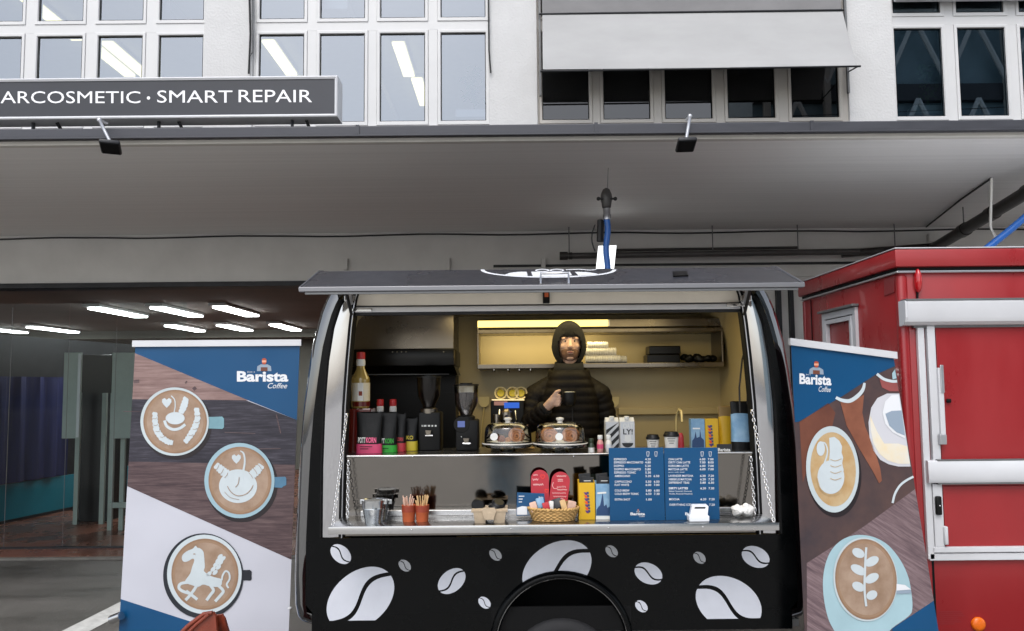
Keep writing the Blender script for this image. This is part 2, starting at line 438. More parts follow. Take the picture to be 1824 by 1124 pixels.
pm('syrup', '#5a1410', 0.12, coat=0.6); pm('syrup_clear', '#9a8348', 0.1, coat=0.6); pm('cap_red', '#b5262a', 0.4); pm('label_cream', '#d0c3a2', 0.6, col2='#c9c6bd', vscale=14)
pm('beans', '#2f1c12', 0.45, var=0.5, vscale=120, bump=0.8, bscale=130)
pm('smoked', '#0e0906', 0.25, spec=0.3)
pm('porcelain', '#dccb96', 0.2, coat=0.5)
lamp('screen_blue', '#3a66c8', 0.5)
lamp('screen_pale', '#7f8fd0', 0.3)
pm('plug_white', '#d6c58f', 0.5)
pm('juice_pink', '#c98f86', 0.3); pm('juice_white', '#d9d5cc', 0.4); pm('juice_green', '#2d3a2a', 0.4)
pm('wool', '#e2e0dc', 0.95, var=0.08, vscale=30, bump=0.9, bscale=90)
pm('terminal_white', '#e3e6ea', 0.4)
pm('leather', '#7d3420', 0.4, var=0.3, vscale=9, bump=0.2, bscale=80)
# people
pm('skin', '#c8a48f', 0.55, var=0.10, vscale=14)
pm('beard', '#6e5140', 0.9, var=0.25, vscale=120)
pm('eye_white', '#b9b0a8', 0.3); pm('eye_dark', '#1c130e', 0.2)
pm('knit_black', '#070605', 0.95, var=0.3, vscale=60, bump=0.5, bscale=220)
pm('puffer', '#120d08', 0.62, var=0.2, vscale=6, bump=0.3, bscale=40, spec=0.18)
pm('fleece_black', '#060606', 0.9)
pm('denim', '#c6e0f5', 0.9, var=0.2, vscale=5); pm('coat_dark', '#23252b', 0.85); pm('shoe', '#2b2a2a', 0.6)
pm('leaf', '#3f6a2c', 0.55, var=0.35, vscale=10); pm('leaf_light', '#7f9a3c', 0.55, var=0.2, vscale=10)
# ================================================================ ground
YW = 8.30                                           # plane of the building's front wall
struct('ground', G().poly([(-300, -300, 0), (300, -300, 0), (300, 300, 0), (-300, 300, 0)]), 'asphalt')
a, b, c, d = P(110, 1124, 4.9), P(213, 1068, 5.2), P(213, 1092, 5.2), P(160, 1124, 4.9)
def on_ground(px, py):
    r = ROT @ Vector(((px - CX) / F_PX, -(py - CY) / F_PX, -1.0)); return CAM + r * (-CAM.z / r.z)
q0, q1, q2, q3 = on_ground(118, 1121), on_ground(240, 1060), on_ground(240, 1083), on_ground(165, 1121)
dv = (q1 - q0); ev = (q2 - q3)
struct('road_marking', G().poly([Vector((p.x, p.y, 0.004)) for p in (q0 - dv * 1.2, q1 + dv * 0.8, q2 + dv * 0.8, q3 - dv * 1.2)]), 'road_paint')

struct('bounce_sheet', G().poly([(-60, -60, .004), (60, -60, .004), (60, 3.2, .004), (-60, 3.2, .004)]), 'concrete')  # unseen pale sheet added to bounce light up to the canopy underside
# ================================================================ building
bld = thing('office_building', 'white rendered office building with strip windows above a deep concrete canopy', 'building', (0, YW, 0))
ZC = PZ(412, YW)                                    # canopy underside
YE = 5.10                                           # canopy front edge
XL, XR = -10.7, 10.7
ZT = 7.07
XCR = 6.6                                           # the canopy stops short of the wall's right end
part('canopy_slab', G().box((XL, YE + 0.06, ZC), (XCR, YW + 0.3, ZC + 0.085)), 'canopy_paint', bld)
part('bounce_stop_sheet', G().box((XL, YE + .11, ZC + .0852), (XCR, YW - .002, ZC + .091)), 'bounce_stop_sheet', bld)  # unseen dark sheet added to stop bounce onto the wall below the windows
zl1, zl0 = PZ(240, YE), PZ(251, YE)
part('canopy_lip', G().box((XL, YE, zl0), (XCR, YE + 0.058, zl1), 0.006), 'lip_paint', bld)
zg1, zg0 = PZ(222, YE - 0.05), PZ(239, YE - 0.05)
g = G().box((XL, YE - 0.06, zg0), (XCR, YE + 0.1, zg1), 0.008)
g.box((XL, YE - 0.068, zg0 - 0.010), (XCR, YE - 0.02, zg0 + 0.004), 0.003)
part('gutter', g, 'gutter_metal', bld)
for px in (640, 1060, 1440): 
    x = PX(px, YE, 230); part('gutter_seam', G().box((x - 0.012, YE - 0.0665, zg0 + .006), (x + 0.012, YE - 0.05, zg1 + 0.004)), 'gutter_metal', bld)
# ground floor: header beam over the shop opening, solid wall to the right
ZH = PZ(503, YW, 270)
part('header_wall', G().box((XL, YW, ZH), (XR, YW + 0.28, ZC + 0.01)), 'header_paint', bld)
part('door_head_rail', G().box((XL, YW - 0.03, ZH - 0.058), (PX(1010, YW), YW + 0.2, ZH - 0.002), 0.004), 'dark_steel', bld)
xs = PX(1010, YW)
part('ground_floor_wall', G().box((xs, YW + 0.02, 0), (XR, YW + 0.28, ZH - 0.002)), 'header_paint', bld)
for px0, px1 in ((1384, 1392), (1407, 1414)):
    part('door_post', G().box((PX(px0, YW), YW - 0.04, 0), (PX(px1, YW), YW + 0.019, ZH - 0.01)), 'dark_steel', bld)
zz = PZ(472, YW, 1150)
part('header_ledge', G().box((PX(880, YW), YW - 0.035, zz - 0.012), (XR, YW - 0.001, zz + 0.012), 0.003), 'dark_steel', bld)
part('header_ledge', G().box((PX(1395, YW), YW - 0.03, PZ(512, YW, 1400) - .01), (PX(1500, YW), YW - 0.001, PZ(506, YW, 1400)), 0.003), 'dark_steel', bld)
for px in (615, 797, 968):
    part('wall_bracket', bpx(px - 4, 460, px + 4, 480, YW - 0.05, 0.049, 0.004), 'header_paint', bld)

# ---- upper storey
YP = YW + 0.06                                      # glass plane
def X7(px): return P(px, 135, YW).x
bays = [dict(p=[(-150, -70), (-48, 32), (61, 141), (170, 249), (279, 358)], x0=-170, x1=362, dark=0),
        dict(p=[(459, 539), (568, 648), (676, 756), (785, 865)], x0=449, x1=871, dark=0),
        dict(p=[(966, 1049), (1075, 1158), (1185, 1269), (1297, 1381), (1411, 1495)], x0=957, x1=1511, dark=1),
        dict(p=[(1599, 1684), (1713, 1798), (1826, 1912), (1940, 2026)], x0=1594, x1=2050, dark=1)]
ZLB, ZLT = PZ(217, YP, 720), PZ(61, YP, 720)        # lower lights
ZUB, ZUT = PZ(33, YP, 720), ZT - 0.1
pill = [(-400, -170), (362, 449), (871, 957), (1511, 1594), (2050, 2400)]
for p0, p1 in pill:
    part('pillar', G().box((X7(p0), YW, ZC + 0.092), (X7(p1), YW + 0.30, ZT), 0.006), 'plaster_white', bld)
SB = 0.052                                          # sash bar width
for bi, B in enumerate(bays):
    fm = 'frame_grey' if bi == 2 else 'frame_white'
    part('sill_wall', G().box((X7(B['x0']) + .002, YW + 0.012, ZC + 0.093), (X7(B['x1']) - .002, YW + 0.29, ZLB - 0.075)), 'frame_white', bld)
    fr = G()
    x0, x1 = X7(B['x0']) + 0.001, X7(B['x1']) - 0.001
    fr.box((x0, YP - 0.02, ZLB - 0.074), (x1, YP + 0.06, ZLB - 0.05))
    fr.box((x0, YP - 0.02, ZLT + 0.042), (x1, YP + 0.06, ZUB - 0.042))
    edges = [X7(B['x0']) + 0.001] + [v for a in B['p'] for v in (X7(a[0]) - 0.042, X7(a[1]) + 0.042)] + [X7(B['x1']) - 0.001]
    for k in range(0, len(edges), 2):
        if edges[k + 1] - edges[k] > 0.004:
            fr.box((edges[k], YP - 0.019, ZLB - 0.05), (edges[k + 1], YP + 0.06, ZLT + 0.042))
            fr.box((edges[k], YP - 0.019, ZUB - 0.042), (edges[k + 1], YP + 0.06, ZUT))
    wf = part('window', fr, fm, bld)
    for (pa, pb) in B['p']:
        for zb, zt in ((ZLB, ZLT), (ZUB, ZUT)):
            xa, xb = X7(pa), X7(pb)
            s_ = G()
            o1 = [(xa - .039, zb - .047), (xb + .039, zb - .047), (xb + .039, zt + .039), (xa - .039, zt + .039)]
            i1 = [(xa, zb), (xb, zb), (xb, zt), (xa, zt)]
            yf = YP - 0.030
            rings = [[(x, YP + 0.05, z) for x, z in o1], [(x, yf + .004, z) for x, z in o1],
                     [(x + (.004 if x < (xa + xb) / 2 else -.004), yf, z + (.004 if z < (zb + zt) / 2 else -.004)) for x, z in o1],
                     [(x + (-.008 if x < (xa + xb) / 2 else .008), yf, z + (-.008 if z < (zb + zt) / 2 else .008)) for x, z in i1],
                     [(x, yf + .012, z) for x, z in i1], [(x, YP + 0.05, z) for x, z in i1]]
            s_.loft(rings, False, False)
            part('sash', s_, fm, wf)
            seal = G()
            i2 = [(xa + .007, zb + .007), (xb - .007, zb + .007), (xb - .007, zt - .007), (xa + .007, zt - .007)]
            seal.loft([[(x, yf + .013, z) for x, z in i1], [(x, yf + .015, z) for x, z in i2]], False, False)
            part('seal', seal, 'black_rubber', wf)
            part('pane', G().poly([(xa, YP, zb), (xb, YP, zb), (xb, YP, zt), (xa, YP, zt)]), ('window_glass', 'window_glass', 'window_glass_dark', 'window_glass_teal')[bi], wf, fix=False)
# rooms behind the glass
def room(name, xa, xb, ya, yb, za, zb, mat):
    v = [(xa, ya, za), (xb, ya, za), (xb, yb, za), (xa, yb, za), (xa, ya, zb), (xb, ya, zb), (xb, yb, zb), (xa, yb, zb)]
    return part(name, G().add(v, [(0, 1, 2, 3), (4, 7, 6, 5), (3, 2, 6, 7), (0, 3, 7, 4), (1, 5, 6, 2)]), mat, bld, fix=False)
ZR = 6.56
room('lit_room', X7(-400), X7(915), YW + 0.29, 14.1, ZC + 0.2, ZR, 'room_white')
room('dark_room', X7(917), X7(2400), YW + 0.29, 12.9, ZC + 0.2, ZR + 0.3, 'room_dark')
part('roof_slab', G().box((X7(-400), YW + 0.02, ZT - 0.1), (X7(2400), 14.2, ZT)), 'plaster_white', bld)
k = 0
for px, py in ((90, 20), (225, 95), (500, 95), (722, 100)):
    zc = ZR - 0.06
    yv = (zc - CAM.z) * F_PX / (HORIZON - py)
    xv = (px - 912) / F_PX * yv
    for j, (y0, y1, dx) in enumerate(((-0.75, 0.35, 0.0), (0.42, 1.5, 0.10))):
        t = thing('ceiling_light', ['fluorescent batten lit in the far left upstairs window, front one', 'fluorescent batten lit in the far left upstairs window, back one',
             'fluorescent batten lit above the letters SMART in the upstairs window, front one', 'fluorescent batten lit above the letters SMART in the upstairs window, back one',
             'fluorescent batten lit in the upstairs window right of the rendered pillar, front one', 'fluorescent batten lit in the upstairs window right of the rendered pillar, back one',
             'fluorescent batten lit in the third pane right of the dark sign, front one', 'fluorescent batten lit in the third pane right of the dark sign, back one'][k],
             'ceiling light', (xv + dx, yv, zc), 'fluorescent lights in the upstairs office'); k += 1
        part('housing', G().box((xv + dx - .10, yv + y0, zc + .01), (xv + dx + .10, yv + y1, zc + .055), .006), 'frame_white', t)
        part('tube', G().box((xv + dx - .085, yv + y0 + .01, zc - .03), (xv + dx + .085, yv + y1 - .01, zc + .008), .015), 'office_tube', t)
# ceiling beams inside the lit room
for px, py in ((310, 30), (610, 20)):
    yv = (ZR - .1 - CAM.z) * F_PX / (HORIZON - py); xv = (px - 912) / F_PX * yv
    part('ceiling_beam', G().box((xv - .14, YW + .3, ZR - .16), (xv + .14, 14.0, ZR - .001)), 'room_white', bld)

# cables on the facade
def cable(name, pts, r, mat, label, cat='cable', n=6, group=None):
    return single(name, G().tube(pts, r, n), mat, label, cat, group, smooth=60)
pts = []
for i in range(60):
    x = XL + (XCR - XL) * i / 59
    pts.append((x, YW - 0.022, ZC - 0.035 - 0.008 * math.sin(i * 0.9) - 0.004 * random.random()))
cable('wall_cable', pts, 0.009, 'cable_black', 'thin black cable strung along the joint of canopy and wall')
cable('cable', [P(444, -10, YW - .03), P(446, 60, YW - .03), P(443, 131, YW - .03)], 0.012, 'cable_black', 'dark cable on the edge of the pillar left of the four-pane window')
cable('cable', [P(450, -10, YW - .03), P(450, 93, YW - .03), P(444, 100, YW - .03)], 0.009, 'lamp_grey', 'short grey pipe ending beside the dark cable on the left pillar')
cable('cable', [P(870, -10, YW - .03), P(871, 90, YW - .03), P(874, 130, YW - .03)], 0.010, 'cable_black', 'dark cable down the edge right of the four-pane window')

# ================================================================ fabric blind over the five-pane window
YB = 7.88
bl = thing('window_awning', 'pale grey fabric drop-arm awning half lowered over the five-pane upstairs window', 'awning', (PX(1240, YW, 60), YW, PZ(20, YW, 1240)))
zu, zb_ = PZ(20, YW - .08, 1232), PZ(121, YB, 1245)
xa0, xa1 = P(966, 20, YW - .08).x, P(1500, 18, YW - .08).x
xb0, xb1 = P(967, 125, YB).x, P(1527, 117, YB).x
def clothsheet(x00, x01, y0, z0, x10, x11, y1, z1, th=0.004, nx=36, nz=8):
    g_ = G(); rows = []
    for j in range(nz + 1):
        t = j / nz; r0 = []
        for i in range(nx + 1):
            u = i / nx
            x = (x00 + (x01 - x00) * u) * (1 - t) + (x10 + (x11 - x10) * u) * t
            y = y0 + (y1 - y0) * t + 0.012 * math.sin(t * PI) + 0.003 * math.sin(u * 17 + t * 3) * math.sin(t * PI)
            r0.append(Vector((x, y, z0 + (z1 - z0) * t)))
        rows.append(r0)
    g_.loft(rows, False, False, closed=False); return g_
part('cloth', clothsheet(xa0, xa1, YW - .08, zu, xb0, xb1, YB, zb_), 'awning_cloth', bl, smooth=60)
part('cloth', clothsheet(xa0, xa1, YW - .05, ZT, xa0, xa1, YW - .06, zu + .01), 'awning_cloth_dirty', bl, smooth=60)
part('guide_bar', G().tube([P(960, 25, YW - .09), P(1503, 18, YW - .09)], 0.013, 8), 'dark_steel', bl, smooth=60)
part('front_bar', G().tube([P(962, 127, YB - .005), P(1533, 118, YB - .005)], 0.011, 8), 'dark_steel', bl, smooth=60)
for px in (962, 1507):
    part('guide_rail', G().box((X7(px) - .012, YW - .06, ZLB + .25), (X7(px) + .012, YW - .02, ZT), .003), 'lamp_grey', bl)
part('arm', G().tube([P(1511, 128, YW - .04), P(1527, 119, YB)], 0.008, 6), 'dark_steel', bl)
part('arm', G().tube([P(964, 128, YW - .04), P(967, 126, YB)], 0.008, 6), 'dark_steel', bl)
# rolled blind box seen at the top of the right-hand window
bx = thing('blind_box', 'white rolled blind housing at the top edge above the right-hand window', 'blind', (X7(1700), YW - .05, PZ(4, YW, 1700)))
part('housing', G().box((X7(1596), YW - .10, PZ(5, YW, 1700)), (X7(2040), YW - .02, ZT), .01), 'alu_white', bx)

# ================================================================ sign on the canopy
YS = 5.29
sg = thing('roof_sign', 'long dark grey sign box with white lettering ARCOSMETIC SMART REPAIR on the canopy', 'sign', (PX(300, YS, 170), YS + .08, ZC + .2))
x0, x1, z0, z1 = P(-330, 175, YS).x, P(601, 170, YS).x, PZ(210, YS, 300), PZ(137.5, YS, 300)
part('cabinet', G().box((x0 + .004, YS + .012, z0 + .004), (x1 - .004, YS + .16, z1 - .004)), 'alu', sg)
fw = 0.021
rim = G()
o1 = [(x0, z0), (x1, z0), (x1, z1), (x0, z1)]; i1 = [(x0 + fw, z0 + fw), (x1 - fw, z0 + fw), (x1 - fw, z1 - fw), (x0 + fw, z1 - fw)]
rim.loft([[(x, YS + .16, z) for x, z in o1], [(x, YS, z) for x, z in o1], [(x, YS - .004, z) for x, z in [(x0 + .008, z0 + .008), (x1 - .008, z0 + .008), (x1 - .008, z1 - .008), (x0 + .008, z1 - .008)]],
          [(x, YS + .004, z) for x, z in i1], [(x, YS + .011, z) for x, z in i1]], False, False)
part('frame', rim, 'alu_white', sg)
part('face', G().poly([(x, YS + .010, z) for x, z in i1]), 'sign_face', sg)
YT = YS + .0075
tf = lambda x, y: P(x, y, YT)
part('lettering', text_on(G(), 'ARCOSMETIC', tf, 1, 162.5, 250, 184, 0.0), 'sign_white', sg, label='white lettering ARCOSMETIC')
part('lettering_dot', G().poly([tf(x, y) for x, y in circ(264.5, 174.5, 3, n=14)]), 'sign_white', sg)
part('lettering', text_on(G(), 'SMART', tf, 280, 161, 414, 183, 0.0), 'sign_white', sg, label='white lettering SMART')
part('lettering', text_on(G(), 'REPAIR', tf, 425, 160, 556, 182, 0.0), 'sign_white', sg, label='white lettering REPAIR')
for px in (-180, 58, 100, 282, 317, 520, 545):
    p = P(px, 220, YS + .05)
    lean = .10 if px in (100, 317, 545) else 0
    part('leg', G().tube([(p.x, YS + .06, z0 - .005), (p.x + lean * .4, YS + .06 + lean, ZC + .085)], .013, 6), 'dark_steel', sg)
part('base_rail', G().box((x0, YS + .04, ZC + .092), (x1, YS + .09, ZC + .106)), 'dark_steel', sg)
# dead leaves and a scrap of roofing behind the gutter
g = G()
for i in range(26):
    p = Vector((random.uniform(PX(355, 5.4, 215), PX(450, 5.4, 215)), random.uniform(5.33, 5.5), ZC + .10 + random.uniform(0.0, .045)))
    a_ = random.uniform(0, 6.3); w = random.uniform(.02, .05)
    g.add([p + Vector((w * math.cos(a_), w * math.sin(a_), 0)), p + Vector((0, 0, w * .5)), p - Vector((w * math.cos(a_), w * math.sin(a_), 0)), p + Vector((0, .02, -w * .2))], [(0, 1, 2, 3)])
o = part('leaf_litter', g, 'leather', None); tag(o, 'brown leaf litter lying on the canopy below the sign', 'leaves', kind='stuff')

# ================================================================ two floodlights on the gutter
def floodlight(px, pt, hx, hy, label, tilt):
    Yf = 4.96
    t = thing('floodlight', label, 'floodlight', P(px, pt, Yf), 'floodlights on the canopy edge')
    a_ = P(px, pt, Yf); b_ = P(hx, hy - 8, Yf - .10)
    part('arm', G().tube([a_ + Vector((0, .09, .01)), a_, a_.lerp(b_, .5), b_], .011, 8), 'alu', t, smooth=60)
    part('collar', G().sphere(a_, (.016, .016, .016), 10, 6), 'alu', t, smooth=180)
    c_ = P(hx, hy, Yf - .13)
    R_ = Matrix.Rotation(tilt, 3, 'Z') @ Matrix.Rotation(math.radians(-14), 3, 'X')
    hd = G().box((-.062, -.075, -.014), (.062, .075, .016), .010)
    hd.v = [R_ @ p + c_ for p in hd.v]; h_ = part('head', hd, 'dark_steel', t, smooth=40)
    ln = G().box((-.052, -.064, -.0165), (.052, .064, -.0145)); ln.v = [R_ @ p + c_ for p in ln.v]
    part('lens', ln, 'black_rubber', h_)
floodlight(177, 214, 197, 262, 'small black floodlight on a stalk below the ARCOSMETIC lettering', math.radians(22))
floodlight(1229, 207, 1222, 258, 'small black floodlight on a stalk below the fabric awning', math.radians(-4))

# ================================================================ pipes, hoses and lamp under the canopy
YQ = 8.10
hp = thing('wall_pipe', 'grey horizontal drain pipe fixed along the wall behind the coffee trailer', 'pipe', P(1200, 455, YQ))
part('pipe_run', G().tube([P(1000, 456, YQ), P(1530, 448, YQ)], .034, 14), 'pipe_grey', hp, smooth=60)
part('end_cap', G().tube([P(997, 456, YQ), P(1011, 455.8, YQ)], .046, 14), 'pipe_dark', hp, smooth=50)
part('socket_ring', G().tube([P(1013, 455.8, YQ), P(1019, 455.7, YQ)], .040, 14), 'pipe_dark', hp, smooth=50)
part('second_pipe', G().tube([P(1080, 446, YQ + .08), P(1420, 441, YQ + .08)], .016, 8), 'pipe_dark', hp, smooth=60)
for px in (1014, 1595, 1270, 1422):
    p = P(px, 453, YQ); part('hanger', G().tube([p, (p.x, p.y, ZC)], .006, 6), 'lamp_grey', hp)
dp = thing('drain_pipe', 'thick dark pipe slanting towards the viewer above the red trailer', 'pipe', P(1670, 440, 8.08))
A, B = P(1655, 447, 8.19), P(1900, 300, 5.61)
part('pipe_run', G().tube([A, B], .058, 16), 'pipe_dark', dp, smooth=60)
for t_ in (.33, .55, .8):
    m_ = A.lerp(B, t_); dr = (B - A).normalized()
    part('coupling', G().tube([m_ - dr * .05, m_ + dr * .05], .068, 16), 'pipe_dark', dp, smooth=50)
    part('hanger', G().tube([m_, (m_.x, m_.y, ZC)], .006, 6), 'lamp_grey', dp)
part('elbow', G().sphere(A, .07, 14, 10), 'pipe_dark', dp, smooth=180)
part('elbow', G().sphere(B, .07, 14, 10), 'pipe_dark', dp, smooth=180)
part('riser', G().tube([B, (B.x, B.y, ZC)], .058, 16), 'pipe_dark', dp, smooth=60)
PIPE_END = B.copy()
part('branch', G().tube([P(1690, 425, 8.08), P(1660, 440, 8.13), P(1500, 452, 8.17)], .045, 12), 'pipe_dark', dp, smooth=60)
def on_ceiling(px, py, dz=.014):
    r = ROT @ Vector(((px - CX) / F_PX, -(py - CY) / F_PX, -1.0)); return CAM + r * ((ZC - dz - CAM.z) / r.z)
cable('ceiling_conduit', [on_ceiling(1650, 404), on_ceiling(1712, 355), on_ceiling(1765, 318)], .009, 'cable_black', 'thin conduit running across the canopy ceiling above the red trailer')
single('junction_box', G().box(P(1712, 349, 6.95) + Vector((0, 0, -.0)), P(1742, 341, 6.95) + Vector((0, .1, .02)), .01), 'cable_white', 'small pale junction plate on the ceiling above the red trailer', 'junction box')
single('wall_socket', G().box((PX(1650, YW, 425), YW - .06, PZ(432, YW, 1650)), (PX(1667, YW, 425), YW - .001, PZ(417, YW, 1650)), .012), 'header_paint', 'round grey socket at the wall end of the ceiling conduit', 'socket')
cable('hanging_pipe', [P(1766, 318, 5.75), P(1764, 405, 5.75), P(1772, 420, 5.75), P(1785, 428, 6.39)], .011, 'cable_white', 'white thin pipe hanging from the ceiling above the red trailer')
hb = thing('blue_hose', 'blue corrugated hose lying over the red trailer roof', 'hose', P(1790, 432, 5.6))
A, B = P(1752, 447, 5.6), PIPE_END + Vector((.0, -.06, -.05))
n_ = 40; pts = [A.lerp(B, i / n_) + Vector((0, 0, -.02 * math.sin(PI * i / n_))) for i in range(n_ + 1)]
part('tube', G().tube(pts, [.026 + .002 * (i % 2) for i in range(n_ + 1)], 12), 'hose_blue', hb, smooth=60)
single('vent_cap', G().lathe(P(1797, 448, 5.75), [(.06, -.02), (.06, .02), (.045, .035), (.02, .04)], 18), 'alu_white', 'small white vent cap on the red trailer roof', 'vent', smooth=50)
# compressed-air drop over the coffee trailer
YH = 5.88
ah = thing('air_hose_drop', 'blue air hose hanging from a grey fitting on the canopy ceiling', 'hose', P(1080, 335, YH))
part('wire', G().tube([(PX(1084, YH, 330), YH, ZC), P(1082, 338, YH)], .003, 5), 'lamp_grey', ah)
cf = P(1080, 350, YH); s_ = S(YH)
part('fitting', G().lathe(cf, [(.004, 16 * s_), (6 * s_, 13 * s_), (10 * s_, 4 * s_), (11 * s_, -4 * s_), (9 * s_, -12 * s_), (8 * s_, -20 * s_), (6 * s_, -22 * s_)], 16), 'pipe_grey', ah, smooth=50)
part('lever', G().tube([P(1065, 354, YH - .03), P(1097, 354, YH - .03)], .009, 8), 'cable_black', ah)
part('lever_knob', G().sphere(P(1066, 354, YH - .03), .016, 10, 6), 'cable_black', ah, smooth=180)
part('lever_knob', G().sphere(P(1096, 354, YH - .03), .016, 10, 6), 'cable_black', ah, smooth=180)
part('coupler', G().lathe(P(1081, 380, YH), [(5 * s_, 12 * s_), (6.5 * s_, 8 * s_), (6.5 * s_, -2 * s_), (7.5 * s_, -3 * s_), (7.5 * s_, -12 * s_)], 14), 'alu', ah, smooth=50)
pts = [P(1081 + 1.5 * math.sin(i * .12), 391 + i * 1.35, YH) for i in range(90)]
part('tube', G().tube(pts, [.0235 + .003 * (i % 2) for i in range(90)], 10), 'hose_blue', ah, smooth=60)
part('loop', G().tube([P(1060 - 6 * math.sin(i / 6 * PI), 400 + i * 8, YH + .05) for i in range(7)], .006, 6), 'cable_black', ah)
part('hook', G().tube([P(1070, 392, YH + .06), P(1069, 430, YH + .06)], .028, 8), 'cable_black', ah)
fl = thing('wall_floodlight', 'bright white lit floodlight hanging behind the blue air hose', 'floodlight', P(1080, 470, 7.5))
rg = [P(1066, 438, 7.56), P(1098, 437, 7.56), P(1093, 486, 7.4), P(1061, 487, 7.4)]
part('housing', G().prism([p + Vector((0, .012, 0)) for p in rg], (0, .05, 0)), 'alu_white', fl)
part('diffuser', G().prism(rg, (0, .010, 0)), 'flood_light', fl)
part('bracket', G().tube([P(1082, 440, 7.62), (PX(1082, 7.62, 430), 7.62, ZC)], .012, 6), 'dark_steel', fl)

# ================================================================ shop interior seen on the left
ZF = 0.03; ZCE = 3.12; XA, XB = -14.6, 1.4
struct('shop_floor', G().box((XA, YW - .02, -.05), (XB, 17.05, ZF)), 'shop_floor')
struct('shop_ceiling', G().box((XA, YW + .28, ZCE), (XB, 17.05, ZCE + .1)), 'shop_ceiling')
sw = thing('shop_walls', 'dim grey back walls of the open workshop on the left', 'wall', (XA, 17.05, 0))
part('back_wall', G().box((XA, 16.85, ZF), (XB, 17.05, ZCE)), 'shop_wall', sw)
part('end_wall', G().box((XB, YW + .3, ZF), (XB + .1, 17.05, ZCE)), 'shop_wall', sw)
part('end_wall', G().box((XA - .1, YW + .3, ZF), (XA, 17.05, ZCE)), 'shop_wall', sw)
part('downstand_beam', G().box((XA, 15.9, ZCE - .17), (XB, 16.4, ZCE)), 'shop_wall', sw)
struct('threshold', G().box((XA, YW - .10, 0), (PX(1010, YW), YW - .022, .028), .006), 'kerb_stone')
lights = [(-6.17, 10.77, 'leftmost long ceiling light of the front workshop row'), (-5.25, 10.77, 'middle ceiling light of the front workshop row'), (-4.32, 10.77, 'right ceiling light of the front workshop row, nearest the trailer'),
          (-6.51, 13.91, 'ceiling light of the back workshop row above the banner edge'), (-5.52, 13.91, 'ceiling light of the back workshop row above the middle of the banner'), (-4.51, 13.91, 'ceiling light of the back workshop row half hidden by the trailer'),
          (-9.14, 13.91, 'ceiling light above the blue curtain, second from the left picture edge'), (-10.21, 13.91, 'ceiling light cut by the left picture edge'), (-7.40, 13.91, 'x')][:8]
for x, y, lb in lights:
    t = thing('workshop_light', lb, 'ceiling light', (x, y, ZCE), 'ceiling lights in the workshop')
    part('housing', G().box((x - .13, y, ZCE - .05), (x + .13, y + 1.5, ZCE - .005), .01), 'frame_white', t)
    part('diffuser', G().box((x - .115, y + .12, ZCE - .075), (x + .115, y + 1.48, ZCE - .052), .01), 'tube_light', t)
# left partition with teal dado, blue curtain, grey panels
pt = thing('workshop_partition', 'partition with a teal lower band and dark wall inside the workshop', 'partition', (-6.95, 10.6, 0))
A, B = Vector((-7.35, 8.86, 0)), Vector((-6.56, 12.8, 0))
def strip(z0, z1, off, a_=0.0, b_=1.0, th=.04):
    n_ = Vector(((B - A).y, -(B - A).x, 0)).normalized(); p, q = A.lerp(B, a_) + n_ * off, A.lerp(B, b_) + n_ * off
    return G().prism([p + Vector((0, 0, z0)), q + Vector((0, 0, z0)), q + Vector((0, 0, z1)), p + Vector((0, 0, z1))], n_ * th)
part('dado', strip(ZF, .56, 0), 'dado_teal', pt)
part('skirting', strip(ZF, .07, .042, th=.015), 'dark_steel', pt)
part('upper_panel', strip(.562, 2.63, -.02, th=.03), 'dark_steel', pt)
cu = G(); n_ = Vector(((B - A).y, -(B - A).x, 0)).normalized()
rows = []
for z in (.58, 1.1, 1.7, 2.05):
    rows.append([A.lerp(B, .02 + .60 * i / 60) + n_ * (.09 + .035 * math.sin(i * .85) + .015 * math.sin(i * 2.3 + z)) + Vector((0, 0, z)) for i in range(61)])
cu.loft(rows, False, False, closed=False)
single('curtain', cu, 'curtain_blue', 'deep blue folded curtain hanging above the teal band in the workshop', 'curtain', smooth=60)
YN = 9.65
for i, (xa, xb, ya, yb, lb) in enumerate(((112, 142, 628, 781, 'narrow pale grey hanging panel left of the workshop cabinet'), (198, 246, 628, 781, 'pale grey hanging panel beside the banner edge in the workshop'))):
    t = thing('display_board', lb, 'board', P((xa + xb) / 2, 781, YN), 'pale panels hanging in the workshop')
    part('board', bpx(xa, ya, xb, yb, YN, .04, .004), 'panel_grey', t)
    part('edge_trim', bpx(xb - 5, ya + 2, xb, yb - 2, YN - .012, .011, .002), 'alu_white', t)
cb = thing('workshop_cabinet', 'dark glass cabinet with pale posts standing in the workshop', 'cabinet', P(175, 900, 10.5))
part('cabinet_body', bpx(140, 632, 196, 900, 10.4, .5, .01, zb=ZF), 'appliance_black', cb)
for px in (137, 183, 198, 218, 235):
    part('post', bpx(px - 4, 700, px + 4, 905, 10.2 if px < 190 else 9.75, .04, .004, zb=ZF), 'panel_grey', cb)
part('foot_rail', bpx(192, 896, 226, 905, 9.7, .05, .004), 'panel_grey', cb)
gp = thing('glass_partition', 'row of frameless glass panels across the workshop opening', 'glass partition', P(110, 980, 8.69))
edges = [-420, -150, 17, 120, 205, 330]
for i in range(len(edges) - 1):
    xa, xb = P(edges[i], 700, 8.69).x + .004, P(edges[i + 1], 700, 8.69).x - .004
    part('pane', G().poly([(xa, 8.69, ZF + .01), (xb, 8.69, ZF + .01), (xb, 8.69, PZ(540, 8.69, 150)), (xa, 8.69, PZ(540, 8.69, 150))]), 'partition_glass', gp, fix=False)
for px, pt_ in ((17, 548), (120, 585), (205, 583)):
    x = P(px, 700, 8.69).x
    part('edge_profile', G().box((x - .002, 8.687, ZF), (x + .002, 8.693, PZ(pt_, 8.69, px))), 'lamp_grey', gp)
part('sill_rail', G().box((XA, 8.67, ZF), (PX(330, 8.69), 8.71, ZF + .02)), 'dark_steel', gp)
